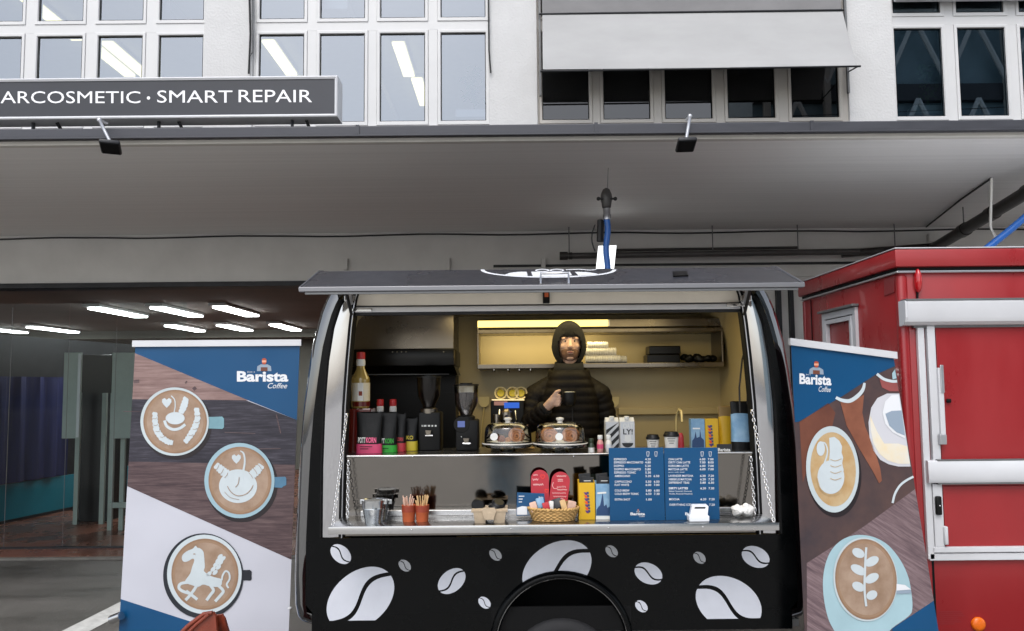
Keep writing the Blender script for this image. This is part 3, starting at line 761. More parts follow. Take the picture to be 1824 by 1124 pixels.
# plants on the upstairs sills
def plant(px, py, Y, label, seed, pot=True):
    r = random.Random(seed); base = P(px, py, Y); t = thing('potted_plant', label, 'plant', base)
    if pot: part('pot', G().box(base + Vector((-.22, -.08, 0)), base + Vector((.22, .08, .10)), .01), 'frame_white', t)
    lf = G()
    for i in range(70):
        a_ = r.uniform(0, 2 * PI); h_ = r.uniform(.1, .55); rad = r.uniform(.02, .22) * (1 - h_ * .6)
        p = base + Vector((rad * math.cos(a_), rad * math.sin(a_) * .5, .08 + h_)); w = r.uniform(.03, .06)
        d1 = Vector((r.uniform(-1, 1), r.uniform(-.5, .5), r.uniform(-.3, 1))).normalized() * w; d2 = d1.cross(Vector((r.uniform(-1, 1), r.uniform(-1, 1), .3))).normalized() * w * .4
        lf.add([p - d1, p + d2, p + d1, p - d2], [(0, 1, 2, 3)])
    o = part('foliage', lf, 'leaf', t); o['kind'] = 'stuff'
    part('stem', G().tube([base, base + Vector((0, 0, .35))], .008, 6), 'leaf', t)
plant(845, 213, YP + .25, 'green plant in a white trough at the right end of the four-pane window', 3)
plant(1655, 206, YP + .25, 'climbing green plant behind the first pane right of the awning pillar', 5)
# ================================================================ coffee trailer
Y0 = 4.10                                           # front face of the trailer
XC = PX(978, Y0, 700)                               # its middle
SC = S(Y0)
def tz(y, Y=Y0): return PZ(y, Y, 978)
tr = thing('coffee_trailer', 'glossy black coffee trailer with open serving hatch and printed coffee beans', 'trailer', (XC, Y0 + .65, 0))
prof = [(1114, 424), (1108, 440), (1098, 448), (1075, 453), (1020, 454), (950, 453), (880, 450.5), (800, 447), (730, 442), (670, 435), (610, 426.5), (575, 418), (550, 411), (528, 402), (512, 393), (500, 380), (495, 360), (492, 330)]
side = [(h * SC, tz(y)) for y, h in prof]           # half width, height
def outline(inset):
    """body outline seen from the front, counter-clockwise, inset by some metres"""
    zc, w0 = 1.25, 1.41
    pts = []
    for h, z in side:
        n = len(pts)
        pts.append((h, z))
    out = []
    for i, (h, z) in enumerate(pts):
        a = pts[max(i - 1, 0)]; b = pts[min(i + 1, len(pts) - 1)]
        dx, dz = b[0] - a[0], b[1] - a[1]; l = math.hypot(dx, dz)
        nx, nz = -dz / l, dx / l                     # inward normal for the right flank
        out.append((h + nx * inset, z + nz * inset))
    right = [(XC + h, z) for h, z in out]; left = [(XC - h, z) for h, z in reversed(out)]
    return right + left
RF, YBK = 0.075, 5.46
rings = [[(x, YBK, z) for x, z in outline(.04)], [(x, YBK - .04, z) for x, z in outline(0)]]
for k in range(0, 9):
    th = k / 8 * PI / 2
    rings.append([(x, Y0 + RF * (1 - math.sin(th)), z) for x, z in outline(RF * (1 - math.cos(th)))])
g = G(); n = len(rings[0])
# open outline along the floor: close it as a loop (floor strip included)
g.loft(rings, True, False)
body = part('body', g, 'gloss_black', tr, smooth=50)
# flat black front: U-shaped sheet with a wheel-arch notch
ring = outline(RF); half = len(ring) // 2
right = ring[:half]; left = ring[half:]
jA = [(955, 403), (830, 403), (720, 400), (640, 394), (580, 385), (545, 374), (528, 366), (512, 356)]
jB = [(955, 373), (830, 371), (720, 368), (640, 363), (580, 358), (545, 354), (528, 351), (512, 346)]
AX, AR = PX(1000, Y0, 1100), 112 * SC; AZ = tz(1147)
zbot = right[0][1]
da = math.asin((zbot - AZ) / AR)
arch = [(AX + AR * math.cos(a), AZ + AR * math.sin(a)) for a in [da + (PI - 2 * da) * k / 28 for k in range(29)]]
ztop = tz(507)
zlim = tz(531)
rr = [p for p in right if p[1] < zlim]; ll = [p for p in left if p[1] < zlim]
from bisect import bisect
def interp(tab, z):
    """tab: rising (z, value)"""
    for i in range(len(tab) - 1):
        if tab[i][0] <= z <= tab[i + 1][0]:
            t = (z - tab[i][0]) / max(1e-9, tab[i + 1][0] - tab[i][0]); return tab[i][1] + (tab[i + 1][1] - tab[i][1]) * t
    return tab[0][1] if z < tab[0][0] else tab[-1][1]
rtab = []
for x, z in right:
    if not rtab or z > rtab[-1][0]: rtab.append((z, x - XC))
jtab = sorted((tz(y), h * SC) for y, h in jA)
zs = [tz(955) + (tz(514) - tz(955)) * k / 24 for k in range(25)]
fp = G()
for sgn in (1, -1):
    fp.loft([[(XC + sgn * interp(rtab, z), Y0, z) for z in zs], [(XC + sgn * min(interp(jtab, z), interp(rtab, z) - .002), Y0, z) for z in zs]], False, False, closed=False)
ctab = sorted((x - XC, z) for x, z in right if z < tz(1010))
zt5 = tz(955); wmax = interp(rtab, zt5)
cols = sorted(set([-wmax + 2 * wmax * k / 60 for k in range(61)] + [AX - XC + AR * math.cos(PI * k / 24) for k in range(25)]))
def zfloor(x):
    zb_ = zbot if abs(x) <= ctab[0][0] else interp(ctab, abs(x)); zb_ = min(zb_, zt5 - .001)
    d_ = x - (AX - XC)
    if abs(d_) < AR: zb_ = max(zb_, AZ + math.sqrt(max(0, AR * AR - d_ * d_)))
    return zb_
fp.loft([[(XC + x, Y0, zfloor(x)) for x in cols], [(XC + x, Y0, zt5) for x in cols]], False, False, closed=False)
front = part('front_panel', fp, 'panel_black', tr)
# steel jambs, recessed behind the black frame, and the reveal between
for sgn in (1, -1):
    a_ = [(XC + sgn * h * SC, tz(y)) for y, h in jA]; b_ = [(XC + sgn * h * SC, tz(y)) for y, h in jB]
    part('jamb', G().loft([[(x, Y0 + .014, z) for x, z in a_], [(x, Y0 + .010, z) for x, z in [((p[0] + q[0]) / 2, (p[1] + q[1]) / 2) for p, q in zip(a_, b_)]], [(x, Y0 + .016, z) for x, z in b_]], False, False, closed=False), 'steel_mirror', tr, smooth=60)
    part('jamb_trim', G().loft([[(x, Y0 - .003, z) for x, z in [(p[0] + sgn * .006, p[1]) for p in a_]], [(x, Y0 - .003, z) for x, z in a_], [(x, Y0 + .016, z) for x, z in a_]], False, False, closed=False), 'black_rubber', tr)
    part('opening_seal', G().loft([[(x, Y0 + .006, z) for x, z in b_], [(x - sgn * .028, Y0 + .006, z) for x, z in b_], [(x - sgn * .030, Y0 + .07, z) for x, z in b_]], False, False, closed=False), 'black_rubber', tr)
    cz = [(XC + sgn * (h - 6) * SC, tz(y)) for y, h in jB]
    part('chrome_strip', G().tube([(x, Y0 + .003, z) for x, z in cz], .004, 6), 'alu', tr, smooth=60)
# steel counter front, counter top, lower strip
ZCT = PZ(808, Y0 + .03, 978)
xw = 371 * SC
part('counter_panel', G().box((XC - xw, Y0 + .028, tz(956)), (XC + xw, Y0 + .05, ZCT - .012)), 'steel', tr)
part('counter_top', G().box((XC - 1.30, Y0 + .024, ZCT - .010), (XC + 1.30, Y0 + .47, ZCT), .003), 'steel_shelf', tr)
for px in (735, 1022, 1350): part('rivet', G().sphere(P(px, 813, Y0 + .027), .006, 8, 5), 'chrome', tr, smooth=180)
for px in (607, 1352):
    part('panel_joint', G().box((PX(px, Y0, 950) - .006, Y0 + .02, tz(957)), (PX(px, Y0, 950) + .006, Y0 + .03, tz(935))), 'black_rubber', tr)
# folding shelf
ZS = 1.146; YSF = 3.80
x0, x1 = XC - 1.142, XC + 1.142
g = G().box((x0, YSF, ZS - .036), (x1, YSF + .012, ZS + .003), .003)
g.box((x0, YSF + .012, ZS - .010), (x1, Y0 + .026, ZS), .002)
g.box((x0, YSF + .012, ZS - .036), (x0 + .012, Y0 + .02, ZS - .01), .002); g.box((x1 - .012, YSF + .012, ZS - .036), (x1, Y0 + .02, ZS - .01), .002)
sh = part('folding_shelf', g, 'steel_shelf', tr, smooth=30)
for px in (733, 910, 1084, 1252): part('rivet', G().sphere((PX(px, YSF, 935), YSF - .001, ZS - .016), .005, 8, 5), 'chrome', sh, smooth=180)
part('back_lip', G().box((x0 + .1, Y0 + .012, ZS), (x1 - .1, Y0 + .024, ZS + .03), .003), 'steel_shelf', sh)
# chains
lk = G().torus((0, 0, 0), .0125, .0032, 10, 6, sx=0.62)
link_me = mesh_from(lk, 'link'); link_me.materials.append(M['chrome']); link_me.polygons.foreach_set('use_smooth', [True] * len(link_me.polygons))
def chain(a, b, sag):
    a, b = Vector(a), Vector(b); L = (b - a).length; N = int(L / .021)
    root = part('chain', G().sphere(a, .010, 8, 6), 'chrome', tr, smooth=180)
    for i in range(N):
        t = (i + .5) / N; p = a.lerp(b, t) + Vector((0, 0, -sag * math.sin(PI * t)))
        d = (b - a) + Vector((0, 0, -sag * PI * math.cos(PI * t))); q = d.to_track_quat('Y', 'Z')
        o = bpy.data.objects.new('link', link_me); COL.objects.link(o); o.parent = root
        o.location = INV[tr] @ p; o.rotation_euler = (q.to_matrix() @ Matrix.Rotation(PI / 2 * (i % 2) + .4, 3, 'Y')).to_euler()
for sgn in (-1, 1):
    chain((XC + sgn * 359 * SC, Y0 - .004, tz(735)), (x0 + .02 if sgn < 0 else x1 - .02, YSF + .02, ZS + .004), .01)
    chain((XC + sgn * 357 * SC, Y0 + .02, ZCT - .03), ((x0 + .05) if sgn < 0 else (x1 - .05), Y0 - .08, ZS + .005), .02)
# fascia above the opening
part('fascia', G().box((XC - 352 * SC, Y0 + .02, tz(541)), (XC + 352 * SC, Y0 + .045, tz(498)), .003), 'liner_white', tr)
part('fascia_rail', G().box((XC - 352 * SC, Y0 + .012, tz(553)), (XC + 352 * SC, Y0 + .055, tz(543)), .004), 'alu', tr)
part('fascia_groove', G().box((XC - 352 * SC, Y0 + .022, tz(558)), (XC + 352 * SC, Y0 + .05, tz(538)), 0), 'dark_steel', tr)
part('hatch_catch', bpx(967, 515, 979, 540, Y0 - .006, .026, .003), 'appliance_black', tr)
part('catch_bolt', bpx(970, 521, 977, 529, Y0 - .009, .004, .001), 'terracotta', tr)
for sgn, px in ((-1, 622), (1, 1330)):
    part('gas_strut', G().tube([P(px - sgn * 4, 560, Y0 - .02), P(px + sgn * 6, 516, Y0 - .20)], .009, 8), 'dark_steel', tr, smooth=60)
    part('strut_bracket', bpx(px - 9, 526, px + 9, 536, Y0 - .03, .03, .003), 'chrome', tr)
    part('hinge_arm', G().tube([P(px + sgn * 2, 514, Y0 - .10), P(px - sgn * 4, 541, Y0 - .02)], .012, 6), 'alu', tr)
part('lock_bar', bpx(627, 549, 662, 555, Y0 - .006, .018, .003), 'chrome', tr)
part('lock_bar', bpx(1295, 540, 1330, 546, Y0 - .006, .018, .003), 'chrome', tr)
# hatch: bent panel, hinged at the rear
hz = [(4.66, 2.492), (4.40, 2.503), (4.16, tz(478, 4.13)), (4.08, tz(479.5, 4.08)), (4.0, None), (3.70, PZ(509, 3.70, 978))]
yA, zA = hz[3]; yB, zB = hz[5]
hz[4] = (4.0, zA + (zB - zA) * (yA - 4.0) / (yA - yB))
hw = 1.272
top = [Vector((0, y, z)) for y, z in hz]; bot = [Vector((0, y + .004, z - .022)) for y, z in hz]
hat = part('hatch', G().prism([p + Vector((XC - hw + .006, 0, 0)) for p in top + bot[::-1]], (2 * hw - .012, 0, 0)), 'hatch_skin', tr)
part('hatch_liner', G().prism([p + Vector((XC - hw + .03, 0, -.024)) for p in top] + [p + Vector((XC - hw + .03, 0, -.030)) for p in top[::-1]], (2 * hw - .06, 0, 0)), 'liner_white', hat)
part('front_rim', G().box((XC - hw, yB - .012, zB - .020), (XC + hw, yB + .002, zB + .004), .003), 'hatch_edge', hat)
part('rim_lip', G().box((XC - hw + .03, yB - .004, zB - .034), (XC + hw - .03, yB + .004, zB - .021), .002), 'lamp_grey', hat)
for sgn in (-1, 1):
    part('side_rim', G().tube([p + Vector((XC + sgn * hw, 0, 0)) for p in top], .006, 6), 'hatch_edge', hat)
hn = (Vector((0, yA, zA)) - Vector((0, yB, zB))); hn = Vector((0, -hn.z, hn.y)); hn = hn.normalized()
if hn.z < 0: hn = -hn
hp0 = Vector((XC, yB, zB))
def on_hatch(px, py, k=1.0): return PP(px, py, hp0 + hn * (.0012 * k), hn)
# logo on the hatch: lower part of a ring with a figure
lg = G()
cx_, cy_ = 977, 478
arc = [(cx_ + 121 * math.cos(a), 480 + 14.5 * math.sin(a) ** 0.9) for a in [PI * k / 40 for k in range(41)]]
arc2 = [(cx_ + 114 * math.cos(a), 480 + 12.3 * math.sin(a) ** 0.9) for a in [PI * k / 40 for k in range(41)]]
for k in range(40): lg.add([on_hatch(*arc[k]), on_hatch(*arc[k + 1]), on_hatch(*arc2[k + 1]), on_hatch(*arc2[k])], [(0, 1, 2, 3)])
part('logo_ring', lg, 'print_pure', hat)
for poly_ in ([(897, 490), (908, 486), (925, 484), (938, 484), (940, 491.5), (925, 491)], [(946, 484), (1015, 484), (1019, 490), (1005, 493), (965, 493.2), (949, 492)], [(1024, 484), (1045, 484.5), (1062, 487), (1068, 488.5), (1050, 491), (1032, 492.5)]):
    part('logo_figure', G().poly([on_hatch(x, y) for x, y in poly_]), 'print_pure', hat)
for cx2 in (966, 992):
    gg = G(); o_ = circ(cx2, 481.5, 13, 2.6, 24); i_ = circ(cx2, 481.5, 9.5, 1.3, 24)
    for k in range(24):
        j = (k + 1) % 24; gg.add([on_hatch(*o_[k], 2), on_hatch(*o_[j], 2), on_hatch(*i_[j], 2), on_hatch(*i_[k], 2)], [(0, 1, 2, 3)])
    part('logo_glasses', gg, 'print_pure', hat)
part('logo_stroke', G().poly([on_hatch(x, y) for x, y in stroke([(1008, 480.5), (1030, 479.6), (1050, 481), (1062, 480)], 1.2)]), 'print_pure', hat)
part('roof_vent', G().prism([on_hatch(x, y, 1.5) for x, y in ((1198, 485), (1224, 484.5), (1226, 492), (1199, 493))], hn * .006), 'appliance_black', hat)
part('handle', G().tube([on_hatch(963, 506), on_hatch(963, 503) + hn * .02, on_hatch(963.5, 497) + hn * .03, on_hatch(1012, 496) + hn * .03, on_hatch(1013, 503) + hn * .02, on_hatch(1013, 506)], .006, 6), 'chrome', hat, smooth=60)
# wheel arch and wheel
part('wheel_arch', G().loft([[(AX + r * math.cos(a), y, AZ + r * math.sin(a)) for a in [PI * k / 32 for k in range(33)]] for r, y in ((AR - .002, Y0 + .03), (AR - .004, Y0 - .02), (AR + .010, Y0 - .034), (AR + .030, Y0 - .030), (AR + .040, Y0 - .004))], False, False, closed=False), 'panel_black', tr, smooth=60)
part('arch_trim', G().tube([(AX + (AR + .006) * math.cos(a), Y0 - .034, AZ + (AR + .006) * math.sin(a)) for a in [PI * k / 32 for k in range(33)]], .0035, 6), 'gloss_black', tr, smooth=60)
part('arch_liner', G().loft([[(AX + AR * math.cos(a), y, AZ + AR * math.sin(a)) for a in [PI * k / 32 for k in range(33)]] for y in (Y0 + .03, Y0 + .35)], False, False, closed=False), 'black_rubber', tr, smooth=60)
part('arch_back', G().poly([(AX + AR * math.cos(a), Y0 + .35, AZ + AR * math.sin(a)) for a in [PI * k / 24 for k in range(25)]]), 'black_rubber', tr)
RW = .30; wc = Vector((AX, Y0 - .028, RW - .002))
def lathe_y(c, prof, n=40):
    return G().loft([[c + Vector((r * math.cos(2 * PI * k / n), y, r * math.sin(2 * PI * k / n))) for k in range(n)] for r, y in prof], True, True)
whl = part('wheel', lathe_y(wc, [(.05, .02), (.05, .16)], 24), 'dark_steel', tr, smooth=40)
part('tyre', lathe_y(wc, [(.19, .02), (.21, .0), (.25, -.006), (.285, .006), (RW, .03), (RW, .15), (.28, .18), (.19, .17)]), 'tyre', whl, smooth=50)
part('rim', lathe_y(wc, [(.19, .025), (.18, .03), (.16, .05), (.08, .045), (.05, .02), (.02, .015)]), 'rim', whl, smooth=40)
part('axle', G().tube([(AX, Y0 + .1, RW), (AX, YBK - .1, RW)], .03, 10), 'dark_steel', tr)
part('chassis_rail', G().box((XC - 1.25, Y0 + .40, tz(1112) - .10), (XC + 1.25, Y0 + .46, tz(1112) - .002)), 'dark_steel', tr)
part('tail_light', bpx(1408, 1102, 1424, 1116, Y0 + .03, .05, .004), 'lamp_grey', tr)
part('side_marker', G().sphere(P(516, 1083, Y0 + .14), (.012, .02, .006), 8, 6), 'alu_white', tr, smooth=180)
# printed beans on the lower front
beans = [(607, 987, 21, 14.5, 42, 0), (721, 1007.5, 12.5, 9, 42, 1), (642, 1066, 68, 47, -40, 0), (804.5, 1035, 28, 19, -40, 0), (863, 1073.5, 12.5, 9, 42, 0), (882.6, 988, 12.5, 9, 42, 1),
         (992, 1014, 66, 46, -30, 0), (1089.5, 982, 12.5, 9, 42, 1), (1155, 1021.5, 26, 18, 25, 0), (1142.5, 1080, 12.5, 9, 42, 0), (1246, 993.5, 12.5, 9, 42, 1), (1346, 992, 26, 18, 25, 0), (1298, 1075, 62, 45, 28, 0)]
def clip_below(poly, ymax):
    out = []
    for i in range(len(poly)):
        a, b = poly[i], poly[(i + 1) % len(poly)]
        if a[1] <= ymax: out.append(a)
        if (a[1] <= ymax) != (b[1] <= ymax):
            t = (ymax - a[1]) / (b[1] - a[1]); out.append((a[0] + (b[0] - a[0]) * t, ymax))
    return out
for cx_, cy_, a_, b_, dg_, gr in beans:
    th = math.radians(dg_); big = a_ > 40
    up = dg_ < 0
    for sg_ in (1, -1):
        gap = b_ * .085; amp = b_ * .30 * (-1 if up else 1); N = 44; lo, hi = [], []
        for k in range(N + 1):
            x = -a_ * math.cos(PI * k / N)
            lim = b_ * math.sqrt(max(0, 1 - (x / a_) ** 2))
            e = sg_ * max(-lim, min(lim, sg_ * (amp * math.sin(PI * x / a_) * .9) + gap))
            lo.append((x, e)); hi.append((x, sg_ * lim))
        def tow(p):
            x, y = cx_ + p[0] * math.cos(th) - p[1] * math.sin(th), cy_ + p[0] * math.sin(th) + p[1] * math.cos(th)
            if dg_ == -30:                       # cut along the wheel arch
                dx, dy = x - 1000, y - 1147; r = math.hypot(dx, dy)
                if r < 129: x, y = 1000 + dx / r * 129, 1147 + dy / r * 129
            return P(x, y, Y0 - .0022)
        q = G().loft([[tow(p) for p in lo], [tow(p) for p in hi]], False, False, closed=False)
        bm = bmesh.new(); vv = [bm.verts.new(p) for p in q.v]
        for f in q.f:
            try: bm.faces.new([vv[i] for i in f])
            except ValueError: pass
        ycut = 1105 if (dg_ == -40 and big) else 1102 if dg_ == 28 else None
        if ycut: bmesh.ops.bisect_plane(bm, geom=bm.verts[:] + bm.edges[:] + bm.faces[:], plane_co=P(cx_, ycut, Y0), plane_no=(0, 0, -1), clear_outer=True)
        part('bean_print', G().bm(bm), 'bean_print_grey' if gr else 'bean_print', tr)
part('arch_dark_strip', G().box((AX - AR - .03, Y0 - .0005, zbot - .10), (AX + AR + .03, Y0 + .01, zbot + .03)), 'black_rubber', tr)  # added dark strip, blackens the arch where the fillet would shine
for xa_, xb_ in ((XC - 1.30, AX - AR - .03), (AX + AR + .03, XC + 1.30)):
    part('sill_dark_strip', G().box((xa_, Y0 - .0008, zbot - .10), (xb_, Y0 + .06, zbot + .002)), 'panel_black', tr)  # added matte black strips hiding the bright reflection in the bottom fillet
# ---- inside
ZTF, ZTC, YI, XI = 0.56, 2.41, 5.36, 1.30
part('inner_floor', G().box((XC - XI, Y0 + .06, ZTF - .03), (XC + XI, YI, ZTF)), 'trailer_floor', tr)
part('inner_back_wall', G().box((XC - XI, YI, ZTF), (XC + XI, YI + .02, ZTC)), 'cream_wall', tr)
part('inner_ceiling', G().box((XC - 1.18, Y0 + .06, ZTC - .05), (XC + 1.18, YI, ZTC - .03)), 'cream_wall', tr)
for sgn in (-1, 1):
    xs_ = [(XI, ZTF), (XI, 1.95), (XI - .02, 2.15), (XI - .07, 2.30), (XI - .16, 2.38)]
    part('inner_side_wall', G().loft([[(XC + sgn * x, Y0 + .06, z) for x, z in xs_], [(XC + sgn * x, YI, z) for x, z in xs_]], False, False, closed=False), 'cream_wall', tr, smooth=60)
part('wall_seam', G().box((PX(816, YI, 600) - .003, YI - .003, 1.4), (PX(816, YI, 600) + .003, YI + .001, ZTC - .05)), 'dark_steel', tr)
part('wall_ledge', G().box((PX(1100, YI, 730), YI - .05, PZ(738, YI, 1150)), (XC + XI - .002, YI - .001, PZ(726, YI, 1150)), .004), 'cream_wall', tr)
part('hood', G().box((XC - XI + .005, YI - .42, PZ(622, YI - .42, 720)), (PX(808, YI - .42, 590), YI - .003, ZTC - .06), .004), 'hood_steel', tr)
# wall shelf unit
YV = 5.08
xa, xb = PX(850, YV, 620), PX(1289, YV, 620)
ws = part('wall_shelf', G().box((xa, YV, PZ(655, YV, 1070)), (xb, YI - .002, PZ(647, YV, 1070)), .003), 'hood_steel', tr)
part('upper_board', G().box((xa, YV, PZ(592, YV, 1070)), (xb, YI - .002, PZ(585, YV, 1070)), .003), 'hood_steel', ws)
for x in (xa + .005, xb - .005): part('shelf_bracket', G().box((x - .006, YV + .005, PZ(647, YV, 1070)), (x + .006, YI - .002, PZ(570, YV, 1070)), .002), 'hood_steel', ws)
part('upper_back', G().box((xa, YV + .01, PZ(582, YV, 1070)), (xb, YV + .02, PZ(569, YV, 1070))), 'hood_steel', ws)
for px in (880, 905, 925, 945): part('hook', G().tube([P(px, 654, YV + .1), P(px, 660, YV + .1), P(px + 2, 663, YV + .09)], .004, 5), 'chrome', ws)
ls = thing('strip_light', 'warm yellow strip light along the upper shelf inside the trailer', 'light', P(966, 580, YV))
part('diffuser', G().box((PX(851, YV, 575), YV - .004, PZ(582, YV, 966)), (PX(1083, YV, 575), YV + .008, PZ(570.5, YV, 966)), .002), 'led_warm', ls)
part('end_piece', G().box((PX(1083.3, YV, 575), YV - .003, PZ(582, YV, 966)), (PX(1086, YV, 575), YV + .008, PZ(570.5, YV, 966))), 'alu', ls)
# the trailer's ceiling lamp behind the fascia
cl = thing('ceiling_lamp', 'flat warm lamp on the trailer ceiling behind the white fascia', 'light', (XC + .15, 4.60, ZTC - .05))
part('housing', G().box((XC - .75, 4.40, ZTC - .075), (XC + .95, 4.80, ZTC - .051), .005), 'alu_white', cl)
la = bpy.data.lights.new('ceiling_lamp_light', 'AREA'); la.shape = 'RECTANGLE'; la.size = 1.6; la.size_y = .36; la.energy = 4.2; la.color = (1.0, .80, .40)
lo = bpy.data.objects.new('ceiling_lamp_light', la); COL.objects.link(lo); lo.parent = cl; lo.location = (0, 0, -.03)
lb_ = bpy.data.lights.new('strip_light_light', 'AREA'); lb_.shape = 'RECTANGLE'; lb_.size = .88; lb_.size_y = .03; lb_.energy = 1.35; lb_.color = (1.0, .80, .40)
lq = bpy.data.objects.new('strip_light_light', lb_); COL.objects.link(lq); lq.parent = ls
lq.location = Vector((PX(967, YV, 590), YV + .02, PZ(594, YV, 967))) - ls.location; lq.rotation_euler = (math.radians(50), 0, 0)
# cable on the right inner wall
single('power_cable', G().tube([P(1331, 610, Y0 + .1), P(1322, 640, Y0 + .12), P(1317, 690, Y0 + .12), P(1318, 735, Y0 + .12)], .005, 6), 'cable_black', 'black cable hanging down the inner right wall of the trailer', 'cable', smooth=60)
single('power_cable', G().tube([P(1333, 560, Y0 + .1), P(1333, 640, Y0 + .1), P(1333, 720, Y0 + .1)], .010, 6), 'cable_black', 'thick black cord beside the right jamb of the trailer', 'cable', smooth=60)
# ================================================================ roll-up banners
def banner_patch(p0, nrm):
    return lambda px, py, k=0: PP(px, py, p0 + nrm * (0.0011 * k), nrm)
def flat(name, pts, fn, k, mat, parent, label=None):
    if isinstance(pts, Strip):
        n_ = len(pts) // 2; L_, R_ = pts[:n_], pts[n_:][::-1]
        return part(name, G().loft([[fn(x, y, k) for x, y in L_], [fn(x, y, k) for x, y in R_]], False, False, closed=False), mat, parent, label=label)
    bm = bmesh.new(); fv = [bm.verts.new(fn(x, y, k)) for x, y in pts]
    f_ = bm.faces.new(fv); bmesh.ops.triangulate(bm, faces=[f_], ngon_method='EAR_CLIP')
    return part(name, G().bm(bm), mat, parent, label=label)
def sm(poly, sub=4):
    n = len(poly); out = []
    for i in range(n):
        p0, p1, p2, p3 = poly[i - 1], poly[i], poly[(i + 1) % n], poly[(i + 2) % n]
        for k in range(sub):
            t = k / sub
            out.append(tuple(.5 * (2 * p1[j] + (p2[j] - p0[j]) * t + (2 * p0[j] - 5 * p1[j] + 4 * p2[j] - p3[j]) * t * t + (3 * p1[j] - p0[j] - 3 * p2[j] + p3[j]) * t ** 3) for j in (0, 1)))
    return out
def logo(fn, k, parent, x0, x1, yb, h, man=True, name='logo', skew=0.0):
    """the word Barista in heavy white letters with the small bearded figure above and Coffee in script below"""
    w = x1 - x0
    f2 = lambda x, y: fn(x, y + (x - x0) * skew, k)
    t = G(); text_on(t, 'Barista', f2, x0, yb - h, x1, yb, 0.035)
    part(name + '_word', t, 'print_pure', parent, label='white word Barista')
    t = G(); text_on(t, 'Coffee', f2, x0 + w * .60, yb + h * .12, x1 - w * .02, yb + h * .62, 0.0, 0.35)
    part(name + '_script', t, 'print_pure', parent, label='white script word Coffee')
    if h > 12:
        t = G(); text_on(t, 'Just a', f2, x0 + w * .20, yb - h * 1.0, x0 + w * .35, yb - h * .83); part(name + '_small_word', t, 'print_pure', parent)
    cx_ = x0 + w * .53; u = h / 22.0; top = yb - h
    f3 = lambda x, y, kk=0: fn(x, y + (x - x0) * skew, k + kk)
    flat(name + '_torso', [(cx_ - 15 * u, top), (cx_ - 14 * u, top - 10 * u), (cx_ - 7 * u, top - 14 * u), (cx_ + 7 * u, top - 14 * u), (cx_ + 14 * u, top - 10 * u), (cx_ + 15 * u, top)], f3, 0, 'print_grey', parent)
    flat(name + '_apron', [(cx_ - 7 * u, top), (cx_ - 7 * u, top - 8 * u), (cx_ + 7 * u, top - 8 * u), (cx_ + 7 * u, top)], f3, 1, 'print_brown', parent)
    flat(name + '_face', circ(cx_, top - 20 * u, 4.6 * u, 6 * u, 18), f3, 1, 'print_skin', parent)
    flat(name + '_hair', circ(cx_, top - 22.5 * u, 5 * u, 4.2 * u, 12, 0, PI, 2 * PI), f3, 2, 'print_hair', parent)
    flat(name + '_beard', circ(cx_, top - 18 * u, 4.4 * u, 4.4 * u, 12, 0, 0, PI), f3, 2, 'print_hair', parent)
def cup(fn, k, parent, cx_, cy_, r, ry, rim, brew, handle=None, hm='print_handle', ringm=None, inner=.86, tilt=0.0, blur=0):
    flat('printed_shadow', circ(cx_ + r * .06, cy_ + ry * .09, r * 1.03, ry * 1.02, 48, tilt), fn, k - .6, 'print_shadow_tone', parent) if (ringm is None and cy_ < 900) else None
    if handle: flat('printed_handle', handle, fn, k, hm, parent)
    if ringm: flat('printed_cup', circ(cx_, cy_, r * 1.0, ry, 56, tilt), fn, k + 1, ringm, parent)
    q = .93 if ringm else 1.0
    flat('printed_rim', circ(cx_ + (2 if ringm else 0), cy_ - (3 if ringm else 0), r * q, ry * q, 56, tilt), fn, k + 2, rim, parent)
    flat('printed_crema', circ(cx_ + (3 if ringm else 1), cy_ - (3 if ringm else 0), r * q * inner * 1.0, ry * q * inner, 56, tilt), fn, k + 2.5, 'print_crema_edge' if brew == 'print_coffee' else brew, parent)
    flat('printed_crema', circ(cx_ + (3 if ringm else 1), cy_ - (3 if ringm else 0), r * q * inner * .95, ry * q * inner * .95, 56, tilt), fn, k + 2.75, 'print_crema_mid' if brew == 'print_coffee' else brew, parent)
    inner *= .89
    flat('printed_coffee', circ(cx_ + (3 if ringm else 1), cy_ - (3 if ringm else 0), r * q * inner, ry * q * inner, 56, tilt), fn, k + 3, brew, parent)
def art(fn, k, parent, polys, mat='print_foam', name='latte_art'):
    for i_, p in enumerate(polys): flat(name, p, fn, k + .3 * i_ / max(1, len(polys) / 3), mat, parent)
def heart(x, y, s):
    return [(x, y + s), (x - s * .55, y + s * .45), (x - s * .9, y - .1 * s), (x - s * .85, y - .6 * s), (x - s * .4, y - .85 * s), (x, y - .5 * s), (x + s * .4, y - .85 * s), (x + s * .85, y - .6 * s), (x + s * .9, y - .1 * s), (x + s * .55, y + s * .45)]
def jag(path, w, amp, seed=2):
    r = random.Random(seed); out = []
    n = len(path)
    dense = []
    for i in range(n - 1):
        for t in range(5): dense.append((path[i][0] + (path[i + 1][0] - path[i][0]) * t / 5 + r.uniform(-.3, .3), path[i][1] + (path[i + 1][1] - path[i][1]) * t / 5 + r.uniform(-.3, .3)))
    dense.append(path[-1]); ww = [(w * (.75 + .25 * math.sin(PI * i / (len(dense) - 1)))) + amp * (1.6 if i % 2 else -1.6) * r.uniform(.6, 1) for i in range(len(dense))]
    return stroke(dense, ww)
